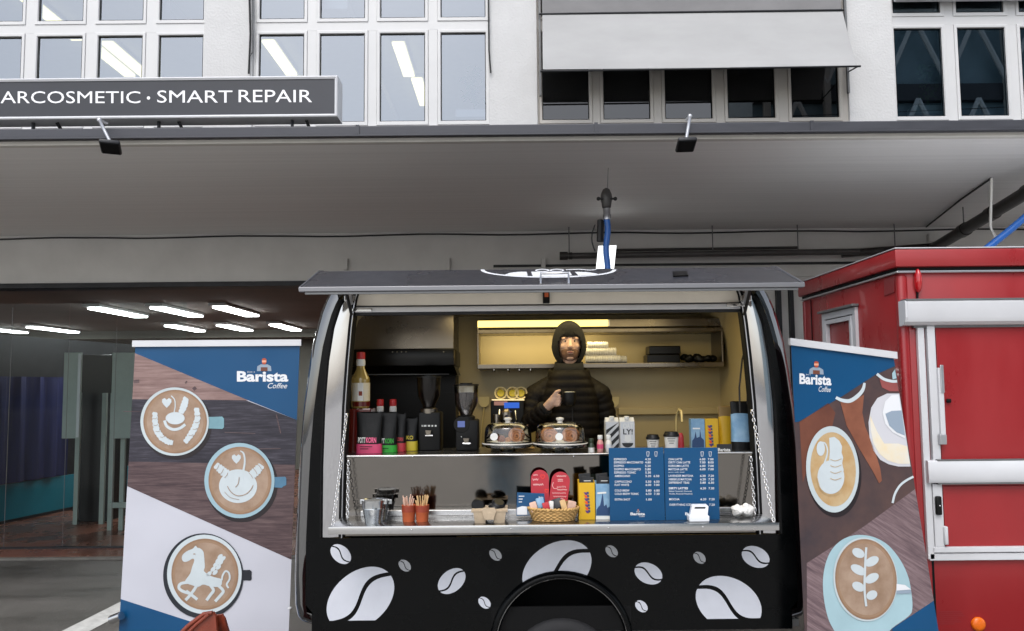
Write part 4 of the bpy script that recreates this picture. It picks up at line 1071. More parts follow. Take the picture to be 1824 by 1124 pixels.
def banner_stand(root, BL, BR, TL, TR, nrm, rail_h=.034):
    ax = (BR - BL).normalized()
    part('top_rail', G().prism([TL - ax * .012 + Vector((0, 0, -.004)) - nrm * .006, TR + ax * .012 + Vector((0, 0, -.004)) - nrm * .006, TR + ax * .012 + Vector((0, 0, rail_h)) - nrm * .006, TL - ax * .012 + Vector((0, 0, rail_h)) - nrm * .006], nrm * .022), 'alu_white', root)
    d = (TL - BL).normalized(); mid = (BL + BR) / 2
    part('pole', G().tube([mid - nrm * .05, (TL + TR) / 2 - nrm * .03], .009, 8), 'alu', root)
    b0, b1 = BL - ax * .03, BR + ax * .03
    b0 = Vector((b0.x, b0.y, .02)); b1 = Vector((b1.x, b1.y, .02)); hn_ = Vector((nrm.x, nrm.y, 0)).normalized()
    part('base_cassette', G().prism([b0 + hn_ * .07, b1 + hn_ * .07, b1 - hn_ * .07, b0 - hn_ * .07], (0, 0, .085)), 'alu', root)
    for t_ in (.2, .8):
        c_ = b0.lerp(b1, t_)
        part('foot', G().prism([c_ + hn_ * .16 - ax * .02, c_ + hn_ * .16 + ax * .02, c_ - hn_ * .16 + ax * .02, c_ - hn_ * .16 - ax * .02], (0, 0, -.018)), 'alu', root)

# ---- left banner
TL, TR, BLq = P(241, 617, 4.47), P(534, 615, 4.47), P(212, 1118, 4.40)
nL = (TR - TL).cross(BLq - TL).normalized()
if nL.y > 0: nL = -nL
fL = banner_patch(TL, nL)
lb = thing('left_banner', 'roll-up banner with three latte art cups left of the trailer', 'banner', (PX(370, 4.4, 1118), 4.40, 0))
lb.name = 'rollup_banner'
DN = 1203
def lx(y): return 241 + (212 - 241) * (y - 617) / (1118 - 617)
def rx(y): return 534 + (514.5 - 534) * (y - 617) / (1118 - 617)
sheet = G().prism([fL(lx(615), 615), fL(rx(613), 613), fL(rx(DN), DN), fL(lx(DN), DN)], -nL * .003)
part('sheet', sheet, 'print_white', lb)
flat('print_field', [(lx(617), 617), (rx(615), 615), (rx(748), 748), (442, 713), (lx(629), 629)], fL, 1, 'print_blue', lb, label='blue printed corner with the logo')
flat('print_plank', [(lx(629), 629), (442, 713), (lx(712), 711)], fL, 1, 'wood_pink', lb)
flat('print_plank', [(lx(711), 711), (438, 713), (rx(748), 748), (rx(828), 828), (lx(822), 822)], fL, 1, 'wood_dark', lb)
flat('print_plank', [(lx(822), 822), (rx(828), 828), (rx(997), 997), (lx(866), 866)], fL, 1, 'wood_brown', lb)
flat('print_field', [(lx(1067), 1067), (lx(DN), DN), (rx(DN), DN), (rx(1165), 1163)], fL, 1, 'print_blue', lb, label='blue printed lower corner')
for x0_, y0_, x1_, y1_, w_ in ((238, 680, 248, 679, 6), (344, 694, 349, 690, 6), (330, 683, 333, 679, 3), (492, 738, 500, 772, 2.0), (220, 733, 252, 733, 1.3), (400, 770, 455, 772, 1), (300, 800, 350, 803, 1), (430, 800, 500, 799, 1.2)):
    flat('plank_mark', stroke([(x0_, y0_), (x1_, y1_)], w_), fL, 2, 'wood_brown', lb)
# cup 1
cup(fL, 3, lb, 311, 751, 61, 61, 'print_rim', 'print_coffee', [(364, 743), (396, 742), (399, 746), (399, 761), (396, 764), (364, 763)], 'print_handle', inner=.93)
art(fL, 7, lb, [heart(297, 717, 9.5), jag([(276, 734), (276, 750), (279, 767), (288, 780), (299, 787), (308, 789)], 11, .9), jag([(350, 726), (352, 745), (347, 762), (338, 777), (329, 788)], 11, .9),
   stroke([(305, 705), (311, 712), (312, 724), (310, 734)], 1.8), jag([(332, 708), (328, 722), (322, 736)], 12, .8), circ(312, 745, 17, 11, 26), stroke([(293, 749), (297, 759), (308, 765), (320, 763), (330, 756)], 5)])
art(fL, 9, lb, [stroke([(297, 750), (304, 757), (316, 759), (327, 754)], 1.4)], 'print_coffee')
# cup 2
cup(fL, 3, lb, 426.5, 856, 62.5, 67, 'print_rim_blue', 'print_coffee', [(486, 850), (508, 849), (510, 852), (510, 864), (505, 866), (502, 869), (486, 868)], 'print_handle_blue', inner=.90)
flat('printed_foam', circ(424, 866, 34, 30, 40), fL, 7, 'print_foam', lb)
art(fL, 7, lb, [heart(421, 817, 9), jag([(384, 828), (394, 837), (405, 845), (416, 852)], 15, 1.2, 4), jag([(466, 828), (458, 838), (449, 846), (440, 853)], 15, 1.2, 5), stroke([(428, 803), (434, 808), (436, 822), (433, 840), (429, 852)], [1.5, 3, 3, 4, 9])])
art(fL, 9, lb, [stroke([(405, 866), (411, 876), (422, 883), (436, 881), (446, 873), (451, 864)], 1.4), stroke([(426, 850), (424, 862), (419, 868)], 1.2), stroke([(400, 876), (410, 886), (426, 890)], .8)], 'print_coffee')
for x0_, y0_, x1_, y1_ in ((390, 828, 384, 838), (398, 835, 392, 845), (406, 842, 400, 851), (459, 827, 466, 837), (451, 834, 458, 845), (443, 842, 450, 852)):
    art(fL, 9, lb, [stroke([(x0_, y0_), ((x0_ + x1_) / 2 + 1, (y0_ + y1_) / 2), (x1_, y1_)], .8)], 'print_crema_mid', 'foam_ridge')
for x0_, y0_ in ((272, 745), (273, 757), (277, 768), (285, 778), (348, 740), (347, 752), (343, 764), (336, 775)):
    art(fL, 9, lb, [stroke([(x0_, y0_), (x0_ + 4, y0_ + 1), (x0_ + 8, y0_ - 1)], .7)], 'print_crema_mid', 'foam_ridge')
# cup 3 with the winged horse
cup(fL, 3, lb, 362, 1026, 71.5, 76, 'print_foam', 'print_coffee', [(425, 1016), (445, 1015), (448, 1018), (448, 1032), (446, 1034), (425, 1034)], 'print_black', ringm='print_black', inner=.90)
def zx(x, y): return (200 + x * 340 / 1448, 860 + y * 340 / 1448)
horse = [(632, 478), (645, 492), (665, 497), (690, 520), (697, 560), (700, 600), (702, 640), (695, 668), (720, 690), (760, 712), (800, 722), (830, 735), (828, 775), (800, 790), (740, 785), (690, 772), (650, 790), (600, 775), (570, 765), (552, 745), (590, 690), (605, 640), (622, 590), (610, 575), (580, 592), (548, 600), (530, 585), (530, 555), (550, 530), (580, 512), (610, 500)]
legs = [[(575, 755), (520, 765), (505, 795), (530, 820), (580, 838)], [(640, 780), (615, 820), (575, 870), (555, 890)], [(560, 820), (600, 850), (645, 885)], [(745, 780), (768, 815), (745, 850), (715, 892)], [(805, 780), (842, 820), (820, 855), (780, 900)], [(830, 740), (838, 700), (860, 670), (885, 685), (890, 730), (868, 770), (882, 798)]]
art(fL, 7, lb, [sm([zx(*p) for p in horse], 3)] + [stroke([zx(*p) for p in l], 5.2 if i < 5 else 3.2) for i, l in enumerate(legs)])
art(fL, 7, lb, [circ(*zx(x, y), 5.6, 3.4, 14, -.75) for x, y in ((735, 690), (765, 655), (785, 620), (802, 590), (818, 560), (840, 575), (822, 605), (805, 640), (780, 680))], name='latte_feather')
art(fL, 9, lb, [circ(*zx(622, 540), 2.2, 1.0, 10)], 'print_coffee')
logo(fL, 2, lb, 422, 513.5, 680, 19)
BLg, BRg = fL(lx(DN), DN), fL(rx(DN), DN)
banner_stand(lb, BLg, BRg, fL(lx(617), 617), fL(rx(615), 615), nL)
part('foot_tube', G().tube([P(198, 1104, 4.38), P(216, 1097, 4.36)], .025, 10), 'chrome', lb, smooth=60)

# ---- right banner, turned away
TL, TR, BLq = P(1409, 614, 4.00), P(1591, 638, 4.10), P(1433, 1118, 3.92)
nR = (TR - TL).cross(BLq - TL).normalized()
if nR.y > 0: nR = -nR
fR = banner_patch(TL, nR)
rb = thing('rollup_banner', 'slanting roll-up banner with latte cups between the trailer and the red trailer', 'banner', (1.9, 4.0, 0))
def lx2(y): return 1409 + (1433 - 1409) * (y - 614) / (1118 - 614)
def rx2(y): return 1592 + (1671 - 1592) * (y - 638) / (1118 - 638)
DN2 = 1225
part('sheet', G().prism([fR(lx2(612), 612), fR(rx2(636), 636), fR(rx2(DN2), DN2), fR(lx2(DN2), DN2)], -nR * .003), 'print_dark', rb)
flat('print_field', [(lx2(614), 614), (rx2(638), 638), (rx2(652), 652), (1560, 667), (1540, 680), (1500, 706), (1423, 751), (lx2(756), 752)], fR, 1, 'print_blue', rb, label='blue printed corner with the logo')
flat('print_brown_area', [(1424, 752), (1475, 718), (1488, 735), (1480, 770), (1450, 800), (1430, 860)], fR, 1, 'print_brown', rb)
flat('print_brown_area', [(1433, 900), (1460, 880), (1500, 900), (1560, 870), (1540, 930), (1437, 1002)], fR, 1, 'print_dark', rb)
# wooden spoon
flat('printed_spoon', [(1497, 716), (1530, 708), (1539, 703), (1536, 735), (1541, 760), (1556, 795), (1568, 835), (1571, 856), (1566, 861), (1554, 838), (1530, 798), (1508, 758)], fR, 2, 'print_spoon', rb)
flat('printed_spoon_rim', stroke([(1489, 708), (1500, 713), (1514, 714), (1528, 705), (1537, 694), (1540, 682)], [5, 6, 7, 7, 6, 4]), fR, 3, 'print_foam', rb)
# blurred cup at the upper right
flat('printed_rim', stroke([(1562, 666), (1574, 675), (1588, 679), (1598, 679)], 5), fR, 3, 'print_foam', rb)
flat('printed_cup', [(1566, 672), (1577, 677), (1598, 681), (1601, 697), (1585, 697), (1571, 690)], fR, 2, 'print_red', rb)
flat('printed_cup', [(1589, 665), (1594, 658), (1597, 674), (1590, 676)], fR, 3, 'print_saucer', rb)
# glass of milky tea cut by the right edge
gl = [(1602, 701), (1580, 701), (1563, 709), (1552, 726), (1547, 752), (1549, 780), (1556, 803), (1568, 819), (1583, 827), (1600, 831), (1622, 831)]
flat('printed_glass', gl, fR, 2, 'print_milk', rb)
flat('printed_tea', [(1550, 740), (1562, 768), (1575, 790), (1600, 790), (1616, 795), (1621, 826), (1600, 826), (1581, 820), (1566, 808), (1556, 790), (1551, 765)], fR, 3, 'print_yellow', rb)
flat('printed_rim', [(1601, 703), (1588, 704), (1577, 715), (1572, 735), (1577, 755), (1590, 770), (1612, 781)], fR, 4, 'print_pure', rb)
flat('printed_water', [(1577, 737), (1588, 732), (1606, 731), (1612, 776), (1597, 770), (1584, 758)], fR, 5, 'print_grey', rb)
flat('printed_rim', stroke([(1590, 896), (1594, 880), (1603, 865), (1614, 856), (1627, 849)], 4), fR, 2, 'print_foam', rb)
# cup with the swan
cup(fR, 3, rb, 1483, 836, 47, 77, 'print_rim', 'print_coffee_dark', inner=.86, tilt=-.06)
art(fR, 7, rb, [circ(1480, 850, 24, 30, 30), [(1477, 780), (1486, 778), (1495, 785), (1500, 795), (1499, 806), (1502, 815), (1500, 825), (1503, 838), (1495, 850), (1478, 850), (1476, 830), (1478, 805)], circ(1462, 799, 7.5, 13, 20), stroke([(1462, 788), (1470, 790), (1474, 805), (1468, 826), (1460, 842)], 2.6)])
art(fR, 9, rb, [stroke([(1455, 850), (1462, 872), (1478, 882), (1498, 876), (1507, 858)], 2)], 'print_coffee_dark')
for yy in (818, 829, 840, 852): art(fR, 9, rb, [stroke([(1479, yy), (1488, yy + 3), (1499, yy - 1)], 1)], 'print_coffee_dark')
# lower wooden table, saucer, cup
flat('print_plank', [(1437, 1003), (1540, 937), (rx2(870), 871), (rx2(1072), 1070), (1590, 1119), (1585, DN2), (lx2(DN2), DN2)], fR, 1, 'wood_mauve', rb)
flat('print_field', [(rx2(1070), 1070), (rx2(DN2), DN2), (1535, DN2), (1588, 1120)], fR, 1, 'print_blue', rb)
flat('printed_saucer', sm([(1466, 1050), (1468, 1015), (1478, 985), (1495, 965), (1515, 955), (1536, 953), (1560, 958), (1583, 972), (1604, 998), (1618, 1028), (1624, 1060), (1625, 1085), (1618, 1098), (1588, 1120), (1560, 1150), (1510, 1150), (1484, 1120), (1472, 1090)]), fR, 2, 'print_saucer', rb)
flat('printed_handle', [(1597, 1040), (1612, 1046), (1623, 1052), (1623, 1057), (1597, 1058)], fR, 5, 'print_grey', rb)
flat('printed_handle', [(1597, 1040), (1612, 1042), (1623, 1050), (1597, 1052)], fR, 6, 'print_pure', rb)
cup(fR, 3, rb, 1541.5, 1032, 57, 75, 'print_rim', 'print_coffee', inner=.96, tilt=-.10)
# plain leaf-shaped latte art
art(fR, 7, rb, [circ(1541 + 12 * s_ * (1 if i % 2 else -1), 985 + i * 15, 15 - abs(i - 2) * 1.6, 8, 18, -.5 * (1 if i % 2 else -1)) for i in range(6) for s_ in (1,)], name='latte_leaf')
art(fR, 9, rb, [stroke([(1543, 975), (1541, 1010), (1540, 1050), (1543, 1080)], 4)], name='latte_stem')
logo(fR, 2, rb, 1424, 1481, 684, 19, skew=.05)
banner_stand(rb, fR(lx2(DN2), DN2), fR(rx2(DN2), DN2), fR(lx2(614), 614), fR(rx2(638), 638), nR)

# ================================================================ red trailer
YR, YRB = 4.57, 6.08
rt = thing('red_trailer', 'red box trailer with white awning cassette and closed serving hatches', 'trailer', (PX(1900, YR), 5.4, 0))
xr0 = P(1607, 620, YR).x; xr1 = 5.4
zr = PZ(444, YR, 1700); zg = PZ(476, YR, 1700); zl = PZ(482, YR, 1700)
part('body', G().box((xr0, YR, .24), (xr1, YRB, zl - .004), .012), 'red_paint', rt, smooth=40)
part('roof_cap', G().box((xr0 - .035, YR - .035, zg), (xr1, YRB + .03, zr), .012), 'red_paint', rt, smooth=40)
part('roof_groove', G().box((xr0 - .012, YR - .012, zl), (xr1, YRB, zg - .001)), 'black_rubber', rt)
part('roof_trim', G().box((xr0 - .022, YR - .022, zl - .014), (xr1, YRB + .01, zl - .001), .003), 'alu', rt)
part('roof_edge', G().box((xr0 - .037, YR - .037, zr + .001), (xr1, YRB + .03, zr + .008), .003), 'alu_white', rt)
for px in (1602,): pass
part('corner_post', G().box((xr0 - .006, YR - .006, .26), (xr0 + .055, YR + .055, zl - .016), .02), 'red_paint', rt, smooth=60)
part('corner_joint', G().box((xr0 + .118, YR - .002, .26), (xr0 + .132, YR + .01, PZ(577, YR, 1640))), 'black_rubber', rt)
part('rear_joint', G().box((xr0 - .003, YRB - .16, .4), (xr0 + .01, YRB - .145, zl - .02)), 'black_rubber', rt)
part('rear_post', G().box((xr0 - .01, YRB - .03, .4), (xr0 + .05, YRB + .01, zl - .016), .01), 'red_dark', rt)
# awning cassette
za1, za0 = PZ(533, YR - .1, 1720), PZ(578, YR - .1, 1720)
cs = []; 
for a_ in [i / 10 * PI / 2 for i in range(11)]:
    cs.append((YR - .005 - .085 * math.cos(a_) if False else YR - .085 * math.cos(a_), za0 + (za1 - za0) * .75 - (za1 - za0) * .75 * math.sin(a_)))
sec = [(YR - .001, za1), (YR - .075, za1), (YR - .082, za1 - .012), (YR - .080, za0 + .050), (YR - .070, za0 + .022), (YR - .050, za0 + .004), (YR - .03, za0), (YR - .001, za0)]
xc0 = P(1620, 555, YR - .1).x
cas = part('awning_cassette', G().prism([(xc0, y, z) for y, z in sec], (xr1 - xc0, 0, 0)), 'alu_white', rt, smooth=25)
part('end_plate', G().prism([(xc0 - .014, y, z) for y, z in sec], (.013, 0, 0)), 'alu_white', cas)
part('top_gasket', G().box((xc0 - .01, YR - .084, za1 - .002), (xr1, YR - .02, za1 + .008)), 'lamp_grey', cas)
part('lower_gasket', G().box((xc0 + .06, YR - .03, za0 - .012), (xr1, YR - .002, za0 - .001)), 'lamp_grey', cas)
# hatch frames
YFm = YR - .028
def member(nm, x0, y0, x1, y1, mat='alu_white', d=.028, par=rt, bev=.004): return part(nm, bpx(x0, y0, x1, y1, YR - d, d - .001, bev), mat, par)
fm_ = member('hatch_frame', 1644, 580, 1656, 997)
member('inner_stile', 1657, 580, 1671, 822, d=.034); member('inner_stile', 1664, 862, 1681, 975, d=.034)
part('bottom_rail', bpx(1656.5, 984, 2100, 997, YR - .028, .027, .004), 'alu_white', rt)
part('bottom_rail', bpx(1664, 973, 2100, 983, YR - .036, .035, .004), 'alu_white', rt)
zq1, zq0 = PZ(820, YR - .06, 1740), PZ(861, YR - .06, 1740)
sec2 = [(YR - .001, zq1), (YR - .052, zq1), (YR - .060, zq1 - .008), (YR - .062, zq0 + .020), (YR - .054, zq0 + .004), (YR - .001, zq0)]
xq = P(1654, 840, YR - .06).x
part('middle_rail', G().prism([(xq, y, z) for y, z in sec2], (xr1 - xq, 0, 0)), 'alu_white', rt, smooth=50)
part('rail_gasket', G().box((xq + .06, YR - .058, zq1 - .004), (xr1, YR - .03, zq1 + .006)), 'lamp_grey', rt)
part('rail_gasket', G().box((xq + .06, YR - .052, zq0 - .006), (xr1, YR - .03, zq0 + .003)), 'lamp_grey', rt)
part('hatch_leaf', bpx(1672, 580, 2100, 819, YR - .012, .011, .003), 'red_paint', rt)
part('hatch_leaf', bpx(1682, 864, 2100, 972, YR - .012, .011, .003), 'red_paint', rt)
gs_ = part('gas_strut', bpx(1674, 655, 1683, 792, YR - .05, .02, .004), 'alu_white', rt)
part('strut_end', bpx(1675, 774, 1687, 792, YR - .062, .03, .004), 'alu', gs_)
part('strut_rod', bpx(1676, 650, 1682, 700, YR - .056, .008, .003), 'alu', gs_)
part('turn_latch', G().tube([P(1686, 714, YR - .02), P(1694, 714, YR - .03)], .012, 10), 'black_rubber', rt)
lt = part('latch', bpx(1668, 884, 1679, 918, YR - .055, .02, .012), 'appliance_matt', rt, smooth=50)
part('latch_screw', G().sphere(P(1674, 901, YR - .056), .006, 8, 5), 'chrome', lt, smooth=180)
part('handle', bpx(1683, 938, 1690, 971, YR - .05, .035, .006), 'alu_white', rt, smooth=50)
part('marker_lamp', G().sphere(P(1635, 500, YR - .02), (.022, .03, .075), 14, 12), 'red_lens', rt, smooth=180)
part('lamp_stalk', G().tube([P(1634, 518, YR - .01), P(1634, 531, YR - .01)], .007, 6), 'black_rubber', rt)
part('side_marker', lathe_y(P(1745, 1113, YR - .02), [(.02, -.004), (.036, .0), (.042, .008), (.042, .019)], 24), 'orange_lens', rt, smooth=50)
# stickers: blocks of tiny dark print
st = G()
for i in range(7):
    w_ = 40 - i * 2 + (i % 3) * 5
    st.add([P(1672, 1089 + i * 3.6, YR - .0015), P(1672 + w_, 1089 + i * 3.6, YR - .0015), P(1672 + w_, 1090.3 + i * 3.6, YR - .0015), P(1672, 1090.3 + i * 3.6, YR - .0015)], [(0, 1, 2, 3)])
o = part('fine_print', st, 'red_dark', rt); o['kind'] = 'stuff'
# window in the receding left flank
xf = xr0 - .002
def fl_(px, py): return PP(px, py, Vector((xf, 0, 0)), Vector((1, 0, 0)))
wy = [(fl_(1470, 600).y), (fl_(1530, 600).y)]
wy.sort(); zt_ = fl_(1500, 553).z; zb2 = zt_ - .62
wo = [(wy[0], zb2), (wy[1], zb2), (wy[1], zt_), (wy[0], zt_)]
def insetp(p, d): 
    ym, zm = (p[0][0] + p[1][0]) / 2, (p[0][1] + p[2][1]) / 2
    return [(y + (d if y < ym else -d), z + (d if z < zm else -d)) for y, z in p]
def ringx(o_, i_, x_out, x_in):
    return G().loft([[(xf + .001, y, z) for y, z in o_], [(x_out, y, z) for y, z in o_], [(x_in, y, z) for y, z in i_], [(xf + .001, y, z) for y, z in i_]], False, False)
sw_ = part('side_hatch', ringx(wo, insetp(wo, .045), xf - .022, xf - .020), 'alu_white', rt)
part('side_hatch_frame', ringx(insetp(wo, .055), insetp(wo, .085), xf - .030, xf - .028), 'alu_white', sw_)
part('side_hatch_shade', ringx(insetp(wo, .046), insetp(wo, .054), xf - .010, xf - .010), 'black_rubber', sw_)
part('side_hatch_hood', G().box((xf - .05, wy[0] - .02, zt_ + .003), (xf, wy[1] + .02, zt_ + .022), .004), 'lamp_grey', sw_)
part('vent_grille', G().prism([fl_(1576, 498), fl_(1595, 492), fl_(1594, 520), fl_(1576, 527)], (-.004, 0, 0)), 'red_dark', rt)
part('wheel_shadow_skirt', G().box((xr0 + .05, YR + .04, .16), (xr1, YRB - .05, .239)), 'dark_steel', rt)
for xw_ in (3.9,):
    w2 = part('wheel', lathe_y(Vector((xw_, YR + .06, .30)), [(.05, .02), (.05, .16)], 24), 'dark_steel', rt)
    part('tyre', lathe_y(Vector((xw_, YR + .06, .30)), [(.19, .02), (.25, -.006), (.285, .006), (.30, .03), (.30, .15), (.28, .18), (.19, .17)]), 'tyre', w2, smooth=50)
part('support_leg', G().box((xr0 + .15, YR + .1, 0), (xr0 + .20, YR + .15, .17)), 'dark_steel', rt)

# ================================================================ top of a brown sandwich board at the lower picture edge
YA = 3.55
ab = thing('sandwich_board', 'brown leather-like top corner of a folding board in front of the left banner', 'board', (P(360, 1118, YA).x, YA, 0))
pts = [(318, 1135), (366, 1093), (380, 1092), (383, 1098), (386, 1135)]
tp = [P(x, y, YA) for x, y in pts]
zlow = .02
top_ = [P(x, y, YA) for x, y in ((300, 1150), (336, 1114), (364, 1093), (379, 1091), (384, 1099), (388, 1150))]
low_ = [Vector((top_[-1].x + .02, YA - .02, .02)), Vector((top_[0].x - .12, YA - .02, .02))]
part('board', G().prism(top_ + low_, (0, .02, 0)), 'leather', ab)
part('edge_strip', G().tube([p + Vector((0, -.004, 0)) for p in top_[:4]], .010, 8), 'leather', ab, smooth=60)
part('edge_strip', G().tube([P(372, 1094, YA - .012), P(350, 1112, YA - .012), P(322, 1140, YA - .012)], .008, 8), 'leather', ab, smooth=60)
part('rear_board', G().prism([Vector((p.x + .03, YA + .03, p.z - .02)) for p in top_[2:5]] + [Vector((top_[-1].x + .10, YA + .35, .02)), Vector((top_[0].x, YA + .35, .02))], (0, .02, 0)), 'leather', ab)
# ================================================================ goods on the counter
def lpx(px, Y, prof, n=24, zb=None):
    """turned shape: list of (radius px, photo y); zb replaces the lowest height"""
    c = P(px, 790, Y); s_ = S(Y); pr = [(max(r, .02) * s_, PZ(y, Y, px)) for r, y in prof]
    if zb is not None: pr[-1] = (pr[-1][0], zb)
    return G().lathe((c.x, Y, 0), pr, n)
CT = ZCT + .0005
def syrup(px, Y, y_top, y_base, z_base, label, name='syrup_bottle', fill='syrup_clear', k=1.0, full=True):
    h = (y_base - y_top); f = lambda t: y_top + h * t
    t = thing(name, label, 'bottle', (P(px, y_base, Y).x, Y, z_base), 'syrup bottles at the left end of the counter')
    part('glass_body', lpx(px, Y, [(6.5 * k, f(.22)), (7.5 * k, f(.30)), (11 * k, f(.38)), (15.5 * k, f(.46)), (16 * k, f(.5)), (16 * k, f(.97)), (14 * k, y_base)], 24, z_base), fill, t, smooth=50)
    part('neck_band', lpx(px, Y, [(7.2 * k, f(.13)), (8 * k, f(.16)), (8 * k, f(.23)), (7.2 * k, f(.25))], 20), 'paper_white', t, smooth=50)
    part('cap', lpx(px, Y, [(5.5 * k, y_top), (7.5 * k, f(.01)), (7.8 * k, f(.10)), (7.2 * k, f(.128))], 20), 'cap_red', t, smooth=50)
    part('label_band', lpx(px, Y, [(16.3 * k, f(.55)), (16.3 * k, f(.87))], 24), 'label_cream', t, smooth=60)
    part('syrup_fill', lpx(px, Y, [(16.25 * k, f(.885)), (16.25 * k, f(.965))], 24), 'syrup', t, smooth=60)
    if full:
        part('label_patch', bpx(px - 5, f(.55), px + 5, f(.87), Y - 16.6 * S(Y) * k, .002), 'paper_white', t)
        part('label_mark', bpx(px - 3, f(.70), px + 3, f(.78), Y - 16.9 * S(Y) * k, .001), 'terracotta_wet', t)
zb_box = PZ(727, 4.34, 641)
single('crate', G().box((PX(622, 4.30, 770), 4.27, CT), (PX(662, 4.30, 770), 4.42, zb_box - .001), .004), 'syrup', 'dark maroon box under the tall syrup bottle', 'box')
syrup(642, 4.34, 627, 727, zb_box, 'tall syrup bottle with red cap and cream label on the maroon box')
syrup(677, 4.46, 711, 806, CT, 'small syrup bottle with white neck behind the pink bag', k=.8, full=False, fill='syrup')
syrup(700, 4.46, 711, 806, CT, 'small syrup bottle with white neck behind the green bag', k=.8, full=False, fill='syrup')
def pouch(x0, x1, y0, y1, Y, label, cols, words=None, bars=(), group='coffee bags on the counter', mat='bag_black', zb=None, depth=.062, splay=0.0):
    zb = CT if zb is None else zb; xm = (x0 + x1) / 2
    xa, xb = P(x0, y1, Y).x, P(x1, y1, Y).x; c, hw_ = (xa + xb) / 2, (xb - xa) / 2; zt = PZ(y0, Y, xm)
    def ring(t, grow=0.0, n=28):                         # t 0 bottom .. 1 top
        d = depth / 2 * (1 - t ** 1.2) * (0.9 + .25 * math.sin(PI * min(1, t * 1.3))) + .003
        w = hw_ * (1 - .04 * math.sin(PI * t)) ; z = zb + (zt - zb) * t
        out = []
        for k in range(n):
            a = 2 * PI * k / n; ca, sa = math.cos(a), math.sin(a)
            out.append(Vector((c + (w + grow) * math.copysign(abs(ca) ** .55, ca), Y + depth / 2 + (d + grow) * math.copysign(abs(sa) ** .8, sa), z + .004 * math.sin(a * 3 + t * 9) * t)))
        return out
    t = thing('coffee_bag', label, 'bag', (c, Y + depth / 2, zb), group)
    part('pouch', G().loft([ring(i / 12) for i in range(13)]), mat, t, smooth=60)
    part('seal_strip', G().loft([ring(.90, .0012), ring(.995, .0012)], False, False), mat, t, smooth=60)
    def t_of(y): return (PZ(y, Y, xm) - zb) / (zt - zb)
    for (ya, yb, m_) in cols:
        a_, b_ = max(.005, t_of(yb)), t_of(ya)
        part('label', G().loft([ring(a_ + (b_ - a_) * i / 5, .0012) for i in range(6)], False, False), m_, t, smooth=60)
    for (s, xa_, ya_, xb_, yb_, m_) in (words or []):
        g_ = G(); text_on(g_, s, lambda x, y: P(x, y, Y - .012), xa_, ya_, xb_, yb_, .02)
        part('lettering', g_, m_, t)
    for xa_, yy_, xb_ in bars: part('print_line', G().poly([P(x, y, Y - .012) for x, y in ((xa_, yy_), (xb_, yy_), (xb_, yy_ + 1.3), (xa_, yy_ + 1.3))]), 'bag_black', t)
    return t
pouch(633, 679, 735, 808, 4.22, 'black coffee bag with a pink label, leftmost on the counter', [(791, 808, 'label_pink')], [('POTT', 638, 779, 651, 789, 'paper_white'), ('KORN', 652, 779, 670, 789, 'text_pink')], [(641, 795, 663), (641, 799, 656)])
pouch(671, 706, 735, 811, 4.27, 'black coffee bag with a green label beside the pink one', [(793, 811, 'label_green')], [('TT', 679, 781, 685, 790, 'paper_white'), ('KORN', 686, 781, 701, 790, 'label_green')], [(681, 798, 692)])
pouch(702, 722, 737, 806, 4.32, 'narrow black coffee bag with a red label', [(789, 806, 'label_red')], [('KORN', 706, 779, 718, 786, 'label_red')])
pouch(718, 743, 745, 803, 4.37, 'black coffee bag with a brown and yellow label', [(786, 803, 'label_yellow')], [('KO', 724, 776, 736, 783, 'label_yellow')])
# black counter machine at the left end
ap = thing('oven', 'large black counter-top machine with an upper hood at the left end of the trailer', 'machine', (PX(720, 4.75, 790), 4.95, CT))
part('upper_hood', bpx(627, 621, 809, 652, 4.72, .55, .008), 'appliance_black', ap, smooth=40)
part('back_panel', bpx(628, 654, 812, 806, 5.0, .25, .004, zb=ZTF + .7), 'appliance_matt', ap)
part('hood_skirt', G().prism([P(627, 653, 4.72), P(809, 652, 4.72), P(815, 668, 4.80), P(627, 668, 4.80)], (0, .3, 0)), 'appliance_black', ap)
part('trim_line', bpx(628, 666, 800, 667.5, 4.79, .005), 'lamp_grey', ap)
for px in (699, 707, 715, 723, 790): part('button', G().sphere(P(px, 627, 4.719), .005, 8, 5), 'lamp_grey', ap, smooth=180)
part('stand', bpx(627, 700, 812, 806, 4.98, .015, zb=ZTF), 'appliance_matt', ap)
